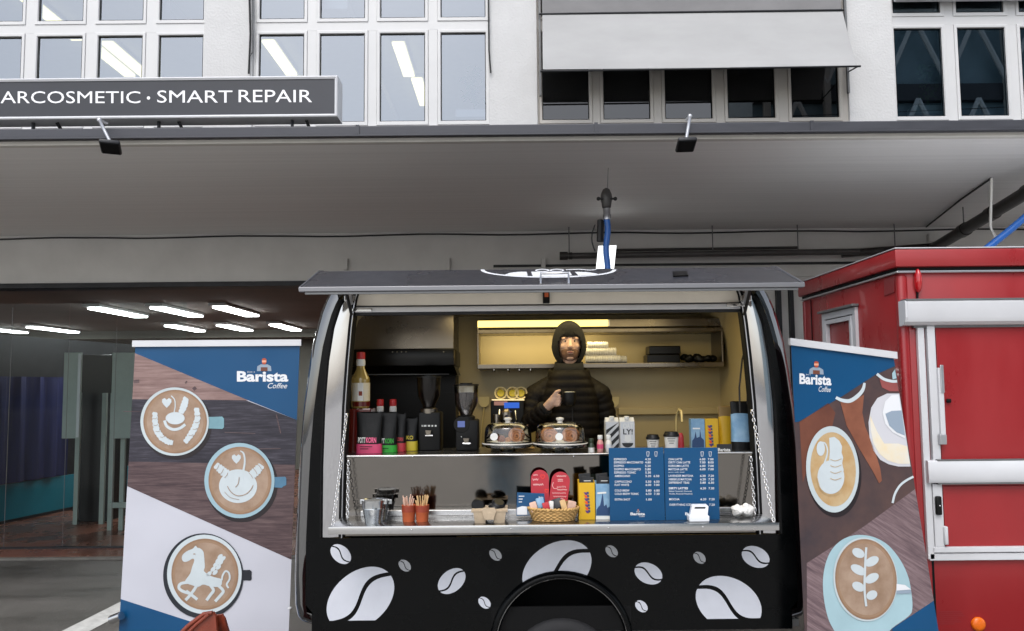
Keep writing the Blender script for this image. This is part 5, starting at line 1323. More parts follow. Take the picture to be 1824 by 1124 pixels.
# grinders
def grinder(px, Y, yt, label, w, lid=True):
    t = thing('coffee_grinder', label, 'grinder', (P(px, 800, Y).x, Y, CT), 'coffee grinders on the counter')
    part('hopper', lpx(px, Y, [(w * 1.05, yt + 4), (w * 1.02, yt + 25), (w * .95, yt + 38), (w * .6, yt + 52), (w * .45, yt + 62)], 24), 'clear_glass' if lid else 'smoked', t, smooth=50)
    part('beans', lpx(px, Y, [(w * .96, yt + 17), (w * .97, yt + 25), (w * .90, yt + 38), (w * .55, yt + 52), (w * .4, yt + 60)], 20), 'beans', t, smooth=60)
    part('hopper_lid', lpx(px, Y, [(w * .55, yt), (w * .55, yt + 2), (w * 1.1, yt + 2.5), (w * 1.1, yt + 5)], 24), 'lid_black', t, smooth=50)
    part('collar', lpx(px, Y, [(w * .62, yt + 58), (w * .75, yt + 60), (w * .75, yt + 68), (w * .62, yt + 70)], 20), 'hood_steel' if not lid else 'lid_black', t, smooth=50)
    part('case', bpx(px - w * .95, yt + 66, px + w * 1.02, 806, Y - .05, .18, .012, zb=CT), 'appliance_matt', t, smooth=40)
    part('spout', G().prism([P(px - 5, yt + 98, Y - .05), P(px + 5, yt + 98, Y - .05), P(px + 3, yt + 108, Y - .05), P(px - 3, yt + 108, Y - .05)], (0, -.04, 0)), 'hood_steel', t)
    part('fork', G().tube([P(px - 6, yt + 108, Y - .052), P(px - 6, yt + 108, Y - .12), P(px + 6, yt + 108, Y - .12), P(px + 6, yt + 108, Y - .052)], .004, 6), 'chrome', t)
    return t
g1 = grinder(764, 4.45, 668, 'tall black coffee grinder with dark hopper and steel collar', 20, False)
for px, w_ in ((752, 2), (757, 5), (764, 4), (770, 3), (776, 3)): part('badge_mark', bpx(px - w_ / 2, 757, px + w_ / 2, 760, 4.397, .002), 'paper_white', g1)
g2 = grinder(831, 4.42, 682, 'black coffee grinder with clear hopper of beans beside the espresso machine', 20.5, True)
part('display', bpx(815, 750, 828, 761, 4.366, .003), 'screen_pale', g2)
part('dial', lathe_y(P(822, 756, 4.372), [(.001, -.004), (.046, -.004), (.05, .0), (.05, .02)], 28), 'appliance_black', g2, smooth=40)
part('lamp', G().sphere(P(822, 778, 4.368), .004, 8, 5), 'paper_white', g2, smooth=180)
# espresso machine
em = thing('espresso_machine', 'espresso machine with a blue display and cups on top behind the cake domes', 'coffee machine', (PX(902, 4.7, 790), 4.85, CT))
part('case', bpx(874, 714, 934, 806, 4.72, .30, .01, zb=CT), 'appliance_matt', em, smooth=40)
part('top_rail', G().tube([P(876, 713, 4.73), P(934, 713, 4.73)], .004, 6), 'chrome', em)
part('name_strip', bpx(880, 715, 904, 722, 4.714, .005), 'juice_pink', em)
part('display', bpx(898, 717, 925, 727, 4.712, .004), 'screen_blue', em)
part('group_head', lpx(902, 4.68, [(5, 728), (7, 732), (11, 734), (12, 746), (8, 748)], 20), 'hood_steel', em, smooth=50)
part('portafilter', G().tube([P(902, 742, 4.62), P(902, 748, 4.52)], .012, 8), 'appliance_black', em)
part('steam_wand', G().tube([P(890, 730, 4.66), P(889, 745, 4.62), P(891, 758, 4.6)], .005, 6), 'chrome', em)
part('steam_wand', G().tube([P(918, 732, 4.66), P(920, 748, 4.62), P(918, 760, 4.6)], .005, 6), 'chrome', em)
part('side_jug', lpx(885, 4.62, [(6, 738), (7, 750), (7, 760), (6, 762)], 16), 'hood_steel', em, smooth=50)
for i, (px, lb) in enumerate(((892, 'left of the two cream cups lying on the espresso machine'), (913, 'cream cup lying on the espresso machine, next to the jacket'), (928, 'third cream cup on the espresso machine, mostly hidden by the sleeve'))):
    c_ = P(px, 700, 4.78); s_ = S(4.78)
    t = thing('cup', lb, 'cup', c_ - Vector((0, 0, 11 * s_)), 'cups on the espresso machine')
    part('bowl', lathe_y(c_, [(7 * s_, .03), (8 * s_, .0), (10 * s_, -.012), (11.3 * s_, -.014), (11.3 * s_, -.010), (11 * s_, .03), (8 * s_, .07)], 28), 'porcelain', t, smooth=50)
    part('foot_ring', lathe_y(c_ + Vector((0, -.002, 0)), [(5 * s_, -.002), (6.4 * s_, -.006), (6.4 * s_, .0)], 24), 'label_yellow', t, smooth=50)
# cake domes
def cake(px, Y, x0, x1, label, rolls, knob=True, tagx=None):
    w = (x1 - x0) / 2; cx_ = (x0 + x1) / 2; zp = PZ(791, Y, cx_); s_ = S(Y)
    t = thing('cake_dome', label, 'cake stand', (P(cx_, 800, Y).x, Y, CT), 'glass cake domes on the counter')
    part('plate', lpx(cx_, Y, [(w * 1.08, 787.5), (w * 1.10, 789), (w * 1.08, 795), (w * .9, 797), (w * .35, 798), (w * .3, 801), (w * .42, 805), (w * .45, 807)], 40, CT), 'clear_glass', t, smooth=40)
    part('plate_rim', G().torus((P(cx_, 790, Y).x, Y, PZ(789, Y, cx_)), w * 1.08 * s_, .004, 40, 6), 'juice_white', t, smooth=180)
    part('dome', lpx(cx_, Y, [(w * .12, 752.5), (w * .68, 753), (w * .86, 756), (w * .95, 762), (w * .985, 771), (w * 1.0, 787)], 40), 'clear_glass', t, smooth=60)
    part('knob', lpx(cx_, Y, [(2, 743), (6.5, 744), (7.2, 747), (4.5, 750), (4.5, 752), (6, 753.5)], 20), 'juice_white', t, smooth=50)
    part('dome_rim', G().torus((P(cx_, 790, Y).x, Y, PZ(786, Y, cx_)), w * .99 * s_, .003, 40, 6), 'clear_glass', t, smooth=180)
    if tagx:
        part('round_sticker', lathe_y(P(tagx, 778, Y - w * .99 * s_), [(.001, -.0006), (6.6 * s_, -.0006), (6.6 * s_, .0004)], 24), 'paper_white', t)
    part('doily', lpx(cx_, Y, [(w * .9, 786.5), (w * .9, 787.2)], 32), 'paper_white', t)
    for (rx_, ry_, rr_, lb, m_) in rolls:
        c_ = P(rx_, ry_, Y); r_ = rr_ * s_
        pt_ = thing('pastry', lb, 'pastry', c_ - Vector((0, 0, r_)), 'pastries under the cake domes')
        pts_ = [c_ + Vector((r_ * .86 * (1 - i / 46) * math.cos(i * .42), -.012 - .018 * (i / 46), r_ * .80 * (1 - i / 46) * math.sin(i * .42))) for i in range(44)]
        part('spiral', G().tube(pts_, [r_ * .17] * 44, 7), m_, pt_, smooth=180)
        part('crumb', G().sphere(c_ + Vector((0, .02, 0)), (r_, .035, r_ * .95), 18, 12), m_, pt_, smooth=180)
        if rr_ > 10:
            tp_ = P(rx_, ry_ - rr_ * 1.15, Y + .02)
            part('paper_corner', G().prism([tp_ + Vector((-.03, 0, .012)), tp_ + Vector((.03, 0, .012)), tp_ + Vector((.02, 0, -.02)), tp_ + Vector((-.01, 0, -.012))], (0, .002, 0)), 'paper_white', pt_)
cake(905, 4.30, 863, 947, 'left glass cake dome on a low stand', [(920, 776, 15, 'snail pastry under the left dome, on the right', 'bread'), (893, 783, 7.5, 'small dark pastry under the left dome', 'pastry_dark'), (905, 785, 6, 'smallest pastry in the middle under the left dome', 'bread')], tagx=880)
cake(998, 4.24, 954, 1042, 'right glass cake dome in front of the man', [(978, 776, 16, 'left snail pastry under the right dome', 'bread'), (1017, 776, 16, 'right snail pastry under the right dome', 'bread')], tagx=996)
single('wood_board', G().lathe((P(935, 800, 4.34).x, 4.44, 0), [(.055, CT), (.06, CT + .003), (.06, CT + .010), (.055, CT + .013)], 24), 'wood_stick', 'flat round wooden coaster between the cake stands', 'coaster')
# little bottles
def small_bottle(px, Y, yt, r, m_, capm, lb, band=None):
    t = thing('juice_bottle', lb, 'bottle', (P(px, 800, Y).x, Y, CT), 'small bottles beside the menu board')
    part('glass_body', lpx(px, Y, [(r * .55, yt + 7), (r * .7, yt + 9), (r, yt + 13), (r, 804), (r * .9, 806)], 18, CT), m_, t, smooth=50)
    part('cap', lpx(px, Y, [(r * .7, yt), (r * .78, yt + 1), (r * .78, yt + 7), (r * .6, yt + 8)], 16), capm, t, smooth=50)
    if band: part('label_band', lpx(px, Y, [(r * 1.03, yt + 16), (r * 1.03, yt + 24)], 18), band, t, smooth=60)
small_bottle(1053, 4.22, 781, 5.6, 'juice_green', 'juice_green', 'small dark green bottle between the dome and the pink one', 'paper_white')
small_bottle(1069, 4.20, 775, 5.6, 'juice_pink', 'paper_white', 'small pink bottle with a white cap', 'label_pink')
small_bottle(1084, 4.20, 775, 5.4, 'juice_white', 'paper_white', 'small white bottle with a white cap beside the menu board', 'carton_white')
# oat drink cartons
def carton(x0, x1, y0, Y, lb, kind):
    xa, xb = PX(x0, Y, 780), PX(x1, Y, 780); d = .07; zt = PZ(y0 + 9, Y, x0); zg_ = PZ(y0 + 2, Y, x0)
    t = thing('drink_carton', lb, 'carton', ((xa + xb) / 2, Y + d / 2, CT), 'oat drink cartons behind the menu board')
    part('carton_body', G().box((xa, Y, CT), (xb, Y + d, zt), .003), 'carton_white', t)
    part('gable', G().prism([(xa + .001, Y + .001, zt), (xa + .001, Y + d - .001, zt), (xa + .001, Y + d * .5, zg_)], (xb - xa - .002, 0, 0)), 'carton_white', t)
    part('screw_cap', G().lathe(((xa + xb) / 2, Y + d * .30, 0), [(.015, zg_ - .012), (.015, zg_ + .006), (.012, zg_ + .008)], 16), 'paper_white', t, smooth=50)
    fn = lambda x, y: P(x, y, Y - .0012)
    if kind == 0:
        for i in range(5):
            yy = 752 + i * 15
            pl = [(x0 + .6, yy + 14), (x1 - .6, yy - 9), (x1 - .6, yy - 1), (x0 + .6, yy + 22)]
            pl = clip_below([(x, max(y, 752)) for x, y in pl], 806)
            if len(pl) > 2: part('stripe', G().poly([fn(*q) for q in pl]), 'carton_black', t)
    else:
        for s, ya, yb, m_ in (('OAT', 754, 763, 'paper_white'), ('LY!', 764, 774, 'carton_black')):
            g_ = G(); text_on(g_, s, fn, x0 + 5, ya, x1 - 4, yb, .02); part('lettering', g_, m_, t)
        part('arrow_print', G().poly([fn(x, y) for x, y in ((1113, 775), (1124, 775), (1124, 783), (1127, 783), (1118.5, 789), (1110, 783), (1113, 783))]), 'paper_white', t)
        part('cup_print', G().poly([fn(x, y) for x, y in circ(1118, 789, 10, 8, 16, 0, 0, PI)]), 'carton_black', t)
carton(1079, 1103, 742, 4.36, 'grey oat drink carton with black diagonal stripes', 0)
carton(1105, 1131, 742, 4.32, 'grey oat drink carton lettered OATLY', 1)
# takeaway cups with lids
def togo(px, Y, yt, r, lb):
    t = thing('paper_cup', lb, 'cup', (P(px, 800, Y).x, Y, CT), 'takeaway cups behind the menu board')
    part('cup_wall', lpx(px, Y, [(r * .95, yt + 7), (r * .80, 806)], 24, CT), 'paper_cup', t, smooth=60)
    part('lid', lpx(px, Y, [(r * .5, yt + 1), (r * .85, yt), (r * .92, yt + 3), (r * 1.05, yt + 5), (r * 1.06, yt + 8), (r, yt + 8.5)], 24), 'lid_black', t, smooth=50)
    for i in range(3):
        g_ = G(); w_ = r * (.55 - .12 * i)
        part('print_line', G().poly([P(px - w_, yt + 12 + 4 * i, Y - r * S(Y) - .001), P(px + w_, yt + 12 + 4 * i, Y - r * S(Y) - .001), P(px + w_, yt + 13 + 4 * i, Y - r * S(Y) - .001), P(px - w_, yt + 13 + 4 * i, Y - r * S(Y) - .001)]), 'carton_black', t)
togo(1163, 4.28, 774, 11.5, 'smaller white takeaway cup with a black lid above the menu board')
togo(1196, 4.25, 769, 13.2, 'larger white takeaway cup with a black lid above the menu board')
single('tap', G().tube([P(1205, 805, 4.95), P(1205, 748, 4.95), P(1206, 736, 4.93), P(1210, 729, 4.90), P(1214, 733, 4.86), P(1215, 752, 4.84)], .008, 10), 'porcelain', 'gold coloured gooseneck tap behind the takeaway cups', 'tap', smooth=60)
single('sauce_bottle', lpx(1213, 4.4, [(2, 771), (3, 772), (5, 778), (5.5, 790), (5.5, 806)], 16, CT), 'label_red', 'small red bottle right of the takeaway cups', 'bottle', smooth=50)
bxA = thing('gift_box', 'pale blue upright box with a city print behind the right menu board', 'box', (PX(1243, 4.3, 790), 4.33, CT), 'boxes on the counter behind the menu board')
part('carton_body', bpx(1231, 746, 1256, 805, 4.30, .05, .003, zb=CT), 'box_blue', bxA)
part('city_print', G().poly([P(x, y, 4.2985) for x, y in ((1233, 797), (1233, 785), (1237, 780), (1239, 768), (1241, 780), (1246, 778), (1247, 765), (1249, 779), (1254, 784), (1254, 797))]), 'ink_navy', bxA)
part('title_print', G().poly([P(x, y, 4.2985) for x, y in ((1234, 762), (1247, 762), (1247, 764.5), (1234, 764.5))]), 'paper_white', bxA)
bxB = thing('gift_box', 'yellow upright box with an orange skyline print behind the right menu board', 'box', (PX(1268, 4.3, 790), 4.33, CT), 'boxes on the counter behind the menu board')
part('carton_body', bpx(1256.5, 746, 1280, 805, 4.30, .05, .003, zb=CT), 'box_yellow', bxB)
def skyline(px, py, w, h, Y, par):
    for i in range(7):
        y_ = py + h * i / 7; x_ = px + w * .25 * i / 7
        part('flame_print', G().poly([P(x, y, Y) for x, y in ((x_ - w * .5, y_ + h * .02), (x_ - w * .05, y_ + h * .03), (x_, y_ + h * .16), (x_ - w * .30, y_ + h * .13))]), 'ink_orange' if i % 2 else 'ink_purple', par)
        part('tower_print', G().poly([P(x, y, Y - .0006) for x, y in ((x_ - w * .08, y_), (x_ + w * .22, y_ + h * .01), (x_ + w * .22, y_ + h * .10), (x_ - w * .02, y_ + h * .11))]), 'ink_navy', par)
skyline(1266, 757, 12, 38, 4.2985, bxB)
pouch(1284, 1311, 724, 804, 4.36, 'yellow coffee bag with an orange print at the right end of the counter', [(742, 800, 'box_yellow')], group='coffee bags at the right end of the counter', mat='bag_brown')
pouch(1306, 1341, 716, 805, 4.24, 'blue coffee bag with a black top at the right end of the counter', [(737, 787, 'box_blue')], group='coffee bags at the right end of the counter', mat='bag_black')
nm = thing('name_card', 'small black card with the white word Barista on the counter edge', 'card', (PX(1290, 4.16, 800), 4.17, CT))
part('card', bpx(1277, 791, 1304, 808, 4.155, .003, zb=CT), 'carton_black', nm)
g_ = G(); text_on(g_, 'Barista', lambda x, y: P(x, y, 4.1535), 1279, 798, 1301, 804, .02); part('lettering', g_, 'paper_white', nm)
# sockets on the back wall
for px, lb in ((862, 'cream plug on the back wall between grinder and espresso machine'), (1093, 'cream plug on the back wall right of the man')):
    Yp = YI - .035
    t = thing('plug', lb, 'plug', P(px, 725, Yp), 'plugs on the back wall')
    part('plug_body', G().prism([P(px + dx, 716 + dy, Yp) for dx, dy in ((-10, -9), (10, -9), (9, 3), (4, 9), (-4, 9), (-9, 3))], (0, .034, 0)), 'plug_white', t)
    part('cord', G().tube([P(px, 725, Yp + .01), P(px - 2, 745, Yp + .01), P(px - 5, 775, Yp + .01), P(px - 6, 800, Yp + .01)], .005, 6), 'plug_white', t)
# wall shelf stock
YL = 5.14
zsh = PZ(647, YV, 1070) + .001
for i, (xa, xb, yb_, r) in enumerate(((1042, 1105, 647, 7.6), (1048, 1120, 647, 7.2), (1040, 1098, 633, 7.4), (1046, 1084, 621, 6.4))):
    t = thing('cup_stack', ['front row of nested paper cups lying on the wall shelf', 'back row of nested paper cups lying on the wall shelf', 'second layer of nested paper cups on the wall shelf', 'top row of nested paper cups on the wall shelf'][i], 'cups', (PX((xa + xb) / 2, YL), YL, zsh), 'nested paper cups on the wall shelf')
    yy = YL + (.09 if i == 1 else .0); s_ = S(YL); zc_ = zsh + r * s_ + (0, 0, 13.6 * s_, 26 * s_)[i]
    pts_, rad = [], []
    nn = int((xb - xa) / 3)
    for k in range(nn):
        x_ = PX(xa + (xb - xa) * k / nn, YL); pts_ += [(x_, yy, zc_), (x_ + .007, yy, zc_)]; rad += [r * s_, r * s_ * .88]
    part('nested_cups', G().tube(pts_, rad, 16), 'paper_cup', t, smooth=30)
for i, (x0_, y0_, x1_, y1_, lb) in enumerate(((1152, 632, 1211, 647, 'lower black box at the right of the wall shelf'), (1156, 617, 1212, 631.5, 'upper black box stacked on the wall shelf'))):
    single('black_box', G().box((PX(x0_, YL), YL, zsh + i * (15.2 * S(YL))), (PX(x1_, YL), YL + .15, zsh + (i + 1) * (15.2 * S(YL)) - .001), .006), 'appliance_black', lb, 'box', 'black boxes on the wall shelf')
g = G()
for i in range(16): g.sphere((PX(random.uniform(1218, 1272), YL), YL + random.uniform(0, .1), zsh + .02 + random.uniform(0, .02)), (random.uniform(.02, .04), .03, random.uniform(.015, .03)), 8, 6)
single('cloth_heap', remeshed(g, .008, 3), 'appliance_matt', 'heap of dark cloths right of the black boxes on the wall shelf', 'cloth', smooth=180)

# ================================================================ things on the folding shelf
ST = ZS + .0005
def spx(px, Y, prof, n=24): return lpx(px, Y, prof, n, ST)
for i, (px, Y, lb) in enumerate(((665, 3.92, 'front zinc bucket on the left of the shelf'), (674, 4.02, 'second zinc bucket half hidden behind the front one'))):
    t = thing('bucket', lb, 'bucket', (P(px, 920, Y).x, Y, ST), 'zinc buckets on the shelf')
    part('pail', spx(px, Y, [(19.5, 891), (20.5, 890), (20, 893), (18.5, 903), (19, 905), (18.2, 907), (14.5, 927), (14, 929)]), 'zinc', t, smooth=30)
    c_ = P(px, 894, Y); s_ = S(Y)
    part('bail', G().tube([c_ + Vector((20 * s_ * math.cos(a), -14 * s_ * math.sin(a) * 1.0, -3 * s_ * math.sin(a) + 2 * s_)) for a in [PI * k / 14 for k in range(15)]], .0025, 6), 'chrome', t, smooth=60)
    for sgn in (-1, 1): part('ear', bpx(px + sgn * 20 - 4, 890, px + sgn * 20 + 4, 898, Y - .004, .008, .002), 'zinc', t)
for px, lb, m_ in ((728, 'terracotta pot of paper sugar sticks', 'sugar_paper'), (752, 'terracotta pot of wooden stirrers', 'wood_stick')):
    Y = 3.95; w = 11.5
    t = thing('terracotta_pot', lb, 'pot', (P(px, 920, Y).x, Y, ST), 'terracotta pots on the shelf')
    part('pot', spx(px, Y, [(w * .95, 900), (w * 1.05, 899), (w * 1.04, 912), (w, 913), (w * .93, 926), (w * .90, 927)], 24), 'terracotta', t, smooth=50)
    part('upper_band', spx(px, Y, [(w * 1.055, 899.5), (w * 1.055, 911)], 24).__class__().add(*[(lambda g__: (g__.v, g__.f))(G().lathe((P(px, 790, Y).x, Y, 0), [(w * 1.06 * S(Y), PZ(899.6, Y, px)), (w * 1.06 * S(Y), PZ(911, Y, px))], 24, cap=False))][0]), 'terracotta_wet', t, smooth=60)
    r_ = random.Random(px)
    for i in range(13):
        a = r_.uniform(0, 2 * PI); q = r_.uniform(.1, .75) * w * S(Y); tilt = .012
        b0 = Vector((P(px, 900, Y).x + q * math.cos(a), Y + q * math.sin(a), PZ(912, Y, px))); h_ = PZ(883 + r_.uniform(-2, 8), Y, px) - b0.z
        tp_ = b0 + Vector((math.cos(a) * tilt + r_.uniform(-.008, .008), math.sin(a) * tilt, h_))
        part('stick', G().tube([b0, tp_], .0035, 6), m_, t)
cc = thing('cup_carrier', 'grey cardboard cup carrier holding black lids', 'cup carrier', (P(872, 920, 3.93).x, 3.93, ST))
Y = 3.90
def bowlbox(x0, x1, y0, y1, Y, d):
    xa, xb = PX(x0, Y, y0), PX(x1, Y, y0); xm_ = (xa + xb) / 2; zt = PZ(y0, Y, x0)
    return G().loft([[(xm_ + (x - xm_) * f, Y + d / 2 + yy * f, z) for x, yy in ((xa, -d / 2), (xb, -d / 2), (xb, d / 2), (xa, d / 2))] for f, z in ((.72, ST), (.92, zt - .008), (1.0, zt - .004), (1.0, zt), (.9, zt - .002), (.68, ST + .006))], True, True)
part('tray', G().loft([[(PX(x, Y, 908), y, z) for x, y in ((840, 3.87), (904, 3.87), (904, 4.03), (840, 4.03))] for z in (PZ(911, Y, 870), PZ(907, Y, 870))]), 'pulp', cc)
for x0_, x1_ in ((842, 868), (876, 902)):
    for dY in (0, .085): part('cup_pocket', bowlbox(x0_, x1_, 910, 927, 3.865 + dY, .075), 'pulp', cc)
part('grip', G().prism([P(861, 905, 3.86), P(881, 905, 3.86), P(884, 910, 3.86), P(879, 926, 3.86), P(863, 926, 3.86), P(858, 910, 3.86)], (0, .012, 0)), 'pulp', cc)
for i, (px, py, R_, lb) in enumerate(((852, 900, Euler((math.radians(70), math.radians(40), 0)), 'black lid standing on edge in the cup carrier'), (882, 902, Euler((.15, 0, 0)), 'black lid lying flat in the cup carrier'), (888, 897, Euler((.5, .3, 0)), 'black lid tilted on top in the cup carrier'))):
    g = G().lathe((0, 0, 0), [(.012, .012), (.026, .012), (.030, .008), (.036, .003), (.037, 0), (.034, -.002)], 24); m3 = R_.to_matrix(); c_ = P(px, py, 3.945)
    g.v = [m3 @ p + c_ for p in g.v]; single('plastic_cover', g, 'lid_black', lb, 'lid', 'black lids in the cup carrier', smooth=40)
# red arched cards, blue display card
def archcard(cx_, yb_, yt, w, Y, rot, lb, lines, lean=.06):
    pts_ = [(-w, yb_ - 0), (-w, yt + w)] + [(-w * math.cos(a), yt + w - w * math.sin(a)) for a in [PI * k / 16 for k in range(1, 16)]] + [(w, yt + w), (w, yb_)]
    rr_ = []
    for x, y in pts_:
        dx, dy = x, y - yb_; rr_.append((cx_ + dx * math.cos(rot) - dy * math.sin(rot), yb_ + dx * math.sin(rot) + dy * math.cos(rot)))
    def fn(x, y, k=0): 
        p = P(x, y, Y); return p + Vector((0, (p.z - ST) * .12 - .001 * k, 0))
    o_ = thing('red_card', lb, 'card', (P(cx_, yb_, Y).x, Y, ST), 'red arched cards behind the basket')
    v_ = [fn(*q) for q in rr_]
    part('card', G().prism(v_, (0, .004, 0)), 'card_red', o_)
    for pa, w_, m_ in lines:
        flat('handwriting', stroke(pa, w_), fn, 1, m_, o_)
def scrawl(x0_, x1_, y, a=1.6, seed=0, sl=0.0):
    r_ = random.Random(seed); n_ = int((x1_ - x0_) / 1.6)
    return [(x0_ + (x1_ - x0_) * i / n_, y + sl * (x1_ - x0_) * i / n_ + (a if i % 2 else -a) * r_.uniform(.5, 1)) for i in range(n_ + 1)]
archcard(962, 905, 838, 16, 4.03, 0.0, 'left red arched card with pale handwriting', [(scrawl(950, 958, 847, 1.2, 1), .8, 'ink_pale'), (scrawl(949, 959, 855, 1.8, 2), .8, 'ink_pale'), (scrawl(950, 968, 864, 1.8, 3), .9, 'ink_pale'), (heart(967, 850, 4) + [(967, 854)], 1.0, 'ink_red'), (heart(974, 875, 3.5) + [(974, 878)], 1.0, 'ink_red')])
archcard(993, 905, 841, 16.5, 4.015, .13, 'right red arched card leaning over, with more pale handwriting', [(scrawl(992, 1009, 849, 1.2, 5), .8, 'ink_pale'), (scrawl(994, 1003, 855, 1.3, 6), .8, 'ink_pale'), (scrawl(994, 1003, 858, 1.2, 7), .7, 'ink_pale'), ([(986, 860), (984, 866), (987, 871), (993, 871)] + scrawl(993, 1008, 868, 1.8, 8), .9, 'ink_pale'), (scrawl(993, 1010, 873, 1.2, 9), .8, 'ink_pale'), (scrawl(984, 1008, 879, 1.2, 10), .8, 'ink_pale'), (scrawl(986, 1009, 885, 1.2, 11), .8, 'ink_pale'), (heart(1001, 890, 2.4), .6, 'ink_pale')])
dc = thing('display_card', 'blue display card with a white cup picture left of the basket', 'card', (P(946, 917, 3.98).x, 3.98, ST))
fd = lambda x, y, k=0: (lambda p: p + Vector((0, (p.z - ST) * .15 - .001 * k, 0)))(P(x, y, 3.975))
part('card', G().prism([fd(921, 878), fd(970, 880), fd(972, 917), fd(920, 919)], (0, .003, 0)), 'print_blue', dc)
part('cup_print', G().poly([fd(x, y, 1) for x, y in ((921, 905), (930, 902), (939, 903), (939, 917), (921, 917))]), 'print_pure', dc)
part('hand_print', G().poly([fd(x, y, 1) for x, y in ((939, 917), (941, 909), (950, 905), (955, 912), (955, 916))]), 'print_grey', dc)
for yy, x1_ in ((884, 934), (889, 931), (894, 930)):
    part('print_line', G().poly([fd(x, y, 1) for x, y in ((924, yy), (x1_, yy), (x1_, yy + 1.4), (924, yy + 1.4))]), 'print_pure', dc)
g_ = G(); text_on(g_, 'Barista', lambda x, y: fd(x, y, 1), 960, 885, 968, 888, .02); part('lettering', g_, 'print_pure', dc)
# wicker basket
bk = thing('wicker_basket', 'oval wicker basket full of small packets on the shelf', 'basket', (P(986, 927, 3.93).x, 3.93, ST))
Yb = 3.93; s_ = S(Yb); xb0 = P(986, 915, Yb).x; hB = PZ(906, Yb, 986) - ST
N = 44
for j in range(7):
    pts_ = []
    for k in range(N + 1):
        a = 2 * PI * k / N; t = j / 6; R_ = 1 + .22 * t
        wv = .0035 * (1 if (k + j) % 2 else -1)
        pts_.append((xb0 + (35 * s_ * R_ + wv) * math.cos(a), Yb + .01 + (.062 * R_ + wv) * math.sin(a), ST + .006 + (hB - .008) * t))
    part('weave', G().tube(pts_, .0052, 6, False), 'wicker', bk, smooth=180)
for k in range(0, N, 2):
    a = 2 * PI * k / N
    part('stake', G().tube([(xb0 + 35 * s_ * math.cos(a), Yb + .01 + .062 * math.sin(a), ST + .002), (xb0 + 42.5 * s_ * math.cos(a), Yb + .01 + .0755 * math.sin(a), ST + hB)], .003, 5), 'wicker', bk)
pts_ = []
for k in range(121):
    a = 2 * PI * k / 120; pts_.append((xb0 + (43.5 * s_ + .004 * math.cos(k * 2.1)) * math.cos(a), Yb + .01 + (.078 + .004 * math.cos(k * 2.1)) * math.sin(a), ST + hB + .003 + .005 * math.sin(k * 2.1)))
part('braided_rim', G().tube(pts_, .0065, 6, False), 'wicker', bk, smooth=180)
part('floor', G().lathe((xb0, Yb + .01, ST + .003), [(.06, 0), (.06, .004)], 20), 'wicker', bk)
r_ = random.Random(4); lbs = ['pinkish packet at the left end of the basket', 'blue-grey packet poking out of the basket', 'red and white packet in the middle of the basket', 'black price card standing in the basket', 'beige packet at the right end of the basket', 'white packet near the middle of the basket', 'brown wrapped packet right of the price card', 'pale packet behind the price card']
for i, (px, py, m_, w_, h_) in enumerate(((950, 900, 'sugar_paper', 12, 12), (962, 896, 'box_blue', 14, 14), (972, 899, 'label_red', 12, 8), (992, 897, 'carton_black', 17, 13), (1018, 898, 'sugar_paper', 14, 12), (982, 899, 'paper_white', 8, 9), (1010, 900, 'bag_brown', 12, 12), (1003, 897, 'wood_stick', 10, 14))):
    g = G().box((-w_ * s_ / 2, -.012, -.035), (w_ * s_ / 2, .012, h_ * s_ / 2), .004); m3 = Euler((r_.uniform(-.5, .1), r_.uniform(-.4, .4), r_.uniform(-.3, .3))).to_matrix(); c_ = P(px, py, Yb) + Vector((0, r_.uniform(-.02, .04), 0))
    g.v = [m3 @ p + c_ for p in g.v]; single('snack_packet', g, m_, lbs[i], 'packet', 'packets in the wicker basket', smooth=40)
# upright boxes beside the menu
def stand_box(x0_, x1_, y0_, m_, lb, lb2):
    Y = 3.94
    t = thing('card_box', lb, 'box', (PX((x0_ + x1_) / 2, Y, 920), Y + .03, ST), 'upright boxes left of the menu boards')
    xa, xb = PX(x0_, Y, 900), PX(x1_, Y, 900); zt = PZ(y0_, Y, x0_)
    part('front', G().box((xa, Y, ST), (xb, Y + .003, zt), .001), m_, t)
    for x in (xa, xb - .003): part('side', G().prism([(x, Y + .0032, ST), (x, Y + .06, ST), (x, Y + .06, zt + .012), (x, Y + .0032, zt)], (.003, 0, 0)), m_, t)
    part('back', G().box((xa + .0032, Y + .057, ST), (xb - .0032, Y + .06, zt + .012)), m_, t)
    part('foot_band', G().poly([P(x0_, 919, Y - .001), P(x1_, 919, Y - .001), P(x1_, 925.5, Y - .001), P(x0_, 925.5, Y - .001)]), 'paper_white' if m_ != 'box_yellow' else 'box_yellow', t)
    for k in range(2):
        g = G().box((-.031, -.002, -.05), (.031, .002, .035), .001); c_ = P(x0_ + 11 + k * 4, 855 + 6 * k, Y + .02 - k * .012); m3 = Euler((0, -.10 + .2 * k, 0)).to_matrix(); g.v = [m3 @ p + c_ for p in g.v]
        o_ = single('price_card', g, 'carton_black', lb2[k], 'card', 'black cards stuck in the upright boxes')
        if k: part('print_line', G().poly([c_ + Vector((x, -.003, z)) for x, z in ((-.018, .012), (.018, .012), (.018, .015), (-.018, .015))]), 'paper_white', o_)
    return t
y1b = stand_box(1031, 1060, 860, 'box_yellow', 'yellow upright box with an orange skyline print on the shelf', ['rear black card in the yellow box', 'front black card in the yellow box'])
skyline(1046, 876, 13, 38, 3.9385, y1b)
b1b = stand_box(1061.5, 1087, 862, 'box_blue', 'light blue upright box with a city print on the shelf', ['rear black card in the light blue box', 'front black card in the light blue box'])
part('city_print', G().poly([P(x, y, 3.9385) for x, y in ((1062.5, 918), (1062.5, 908), (1066, 903), (1069, 900), (1072, 885), (1073, 878), (1074.5, 885), (1076, 902), (1080, 898), (1082, 905), (1086, 902), (1086, 918))]), 'ink_navy', b1b)
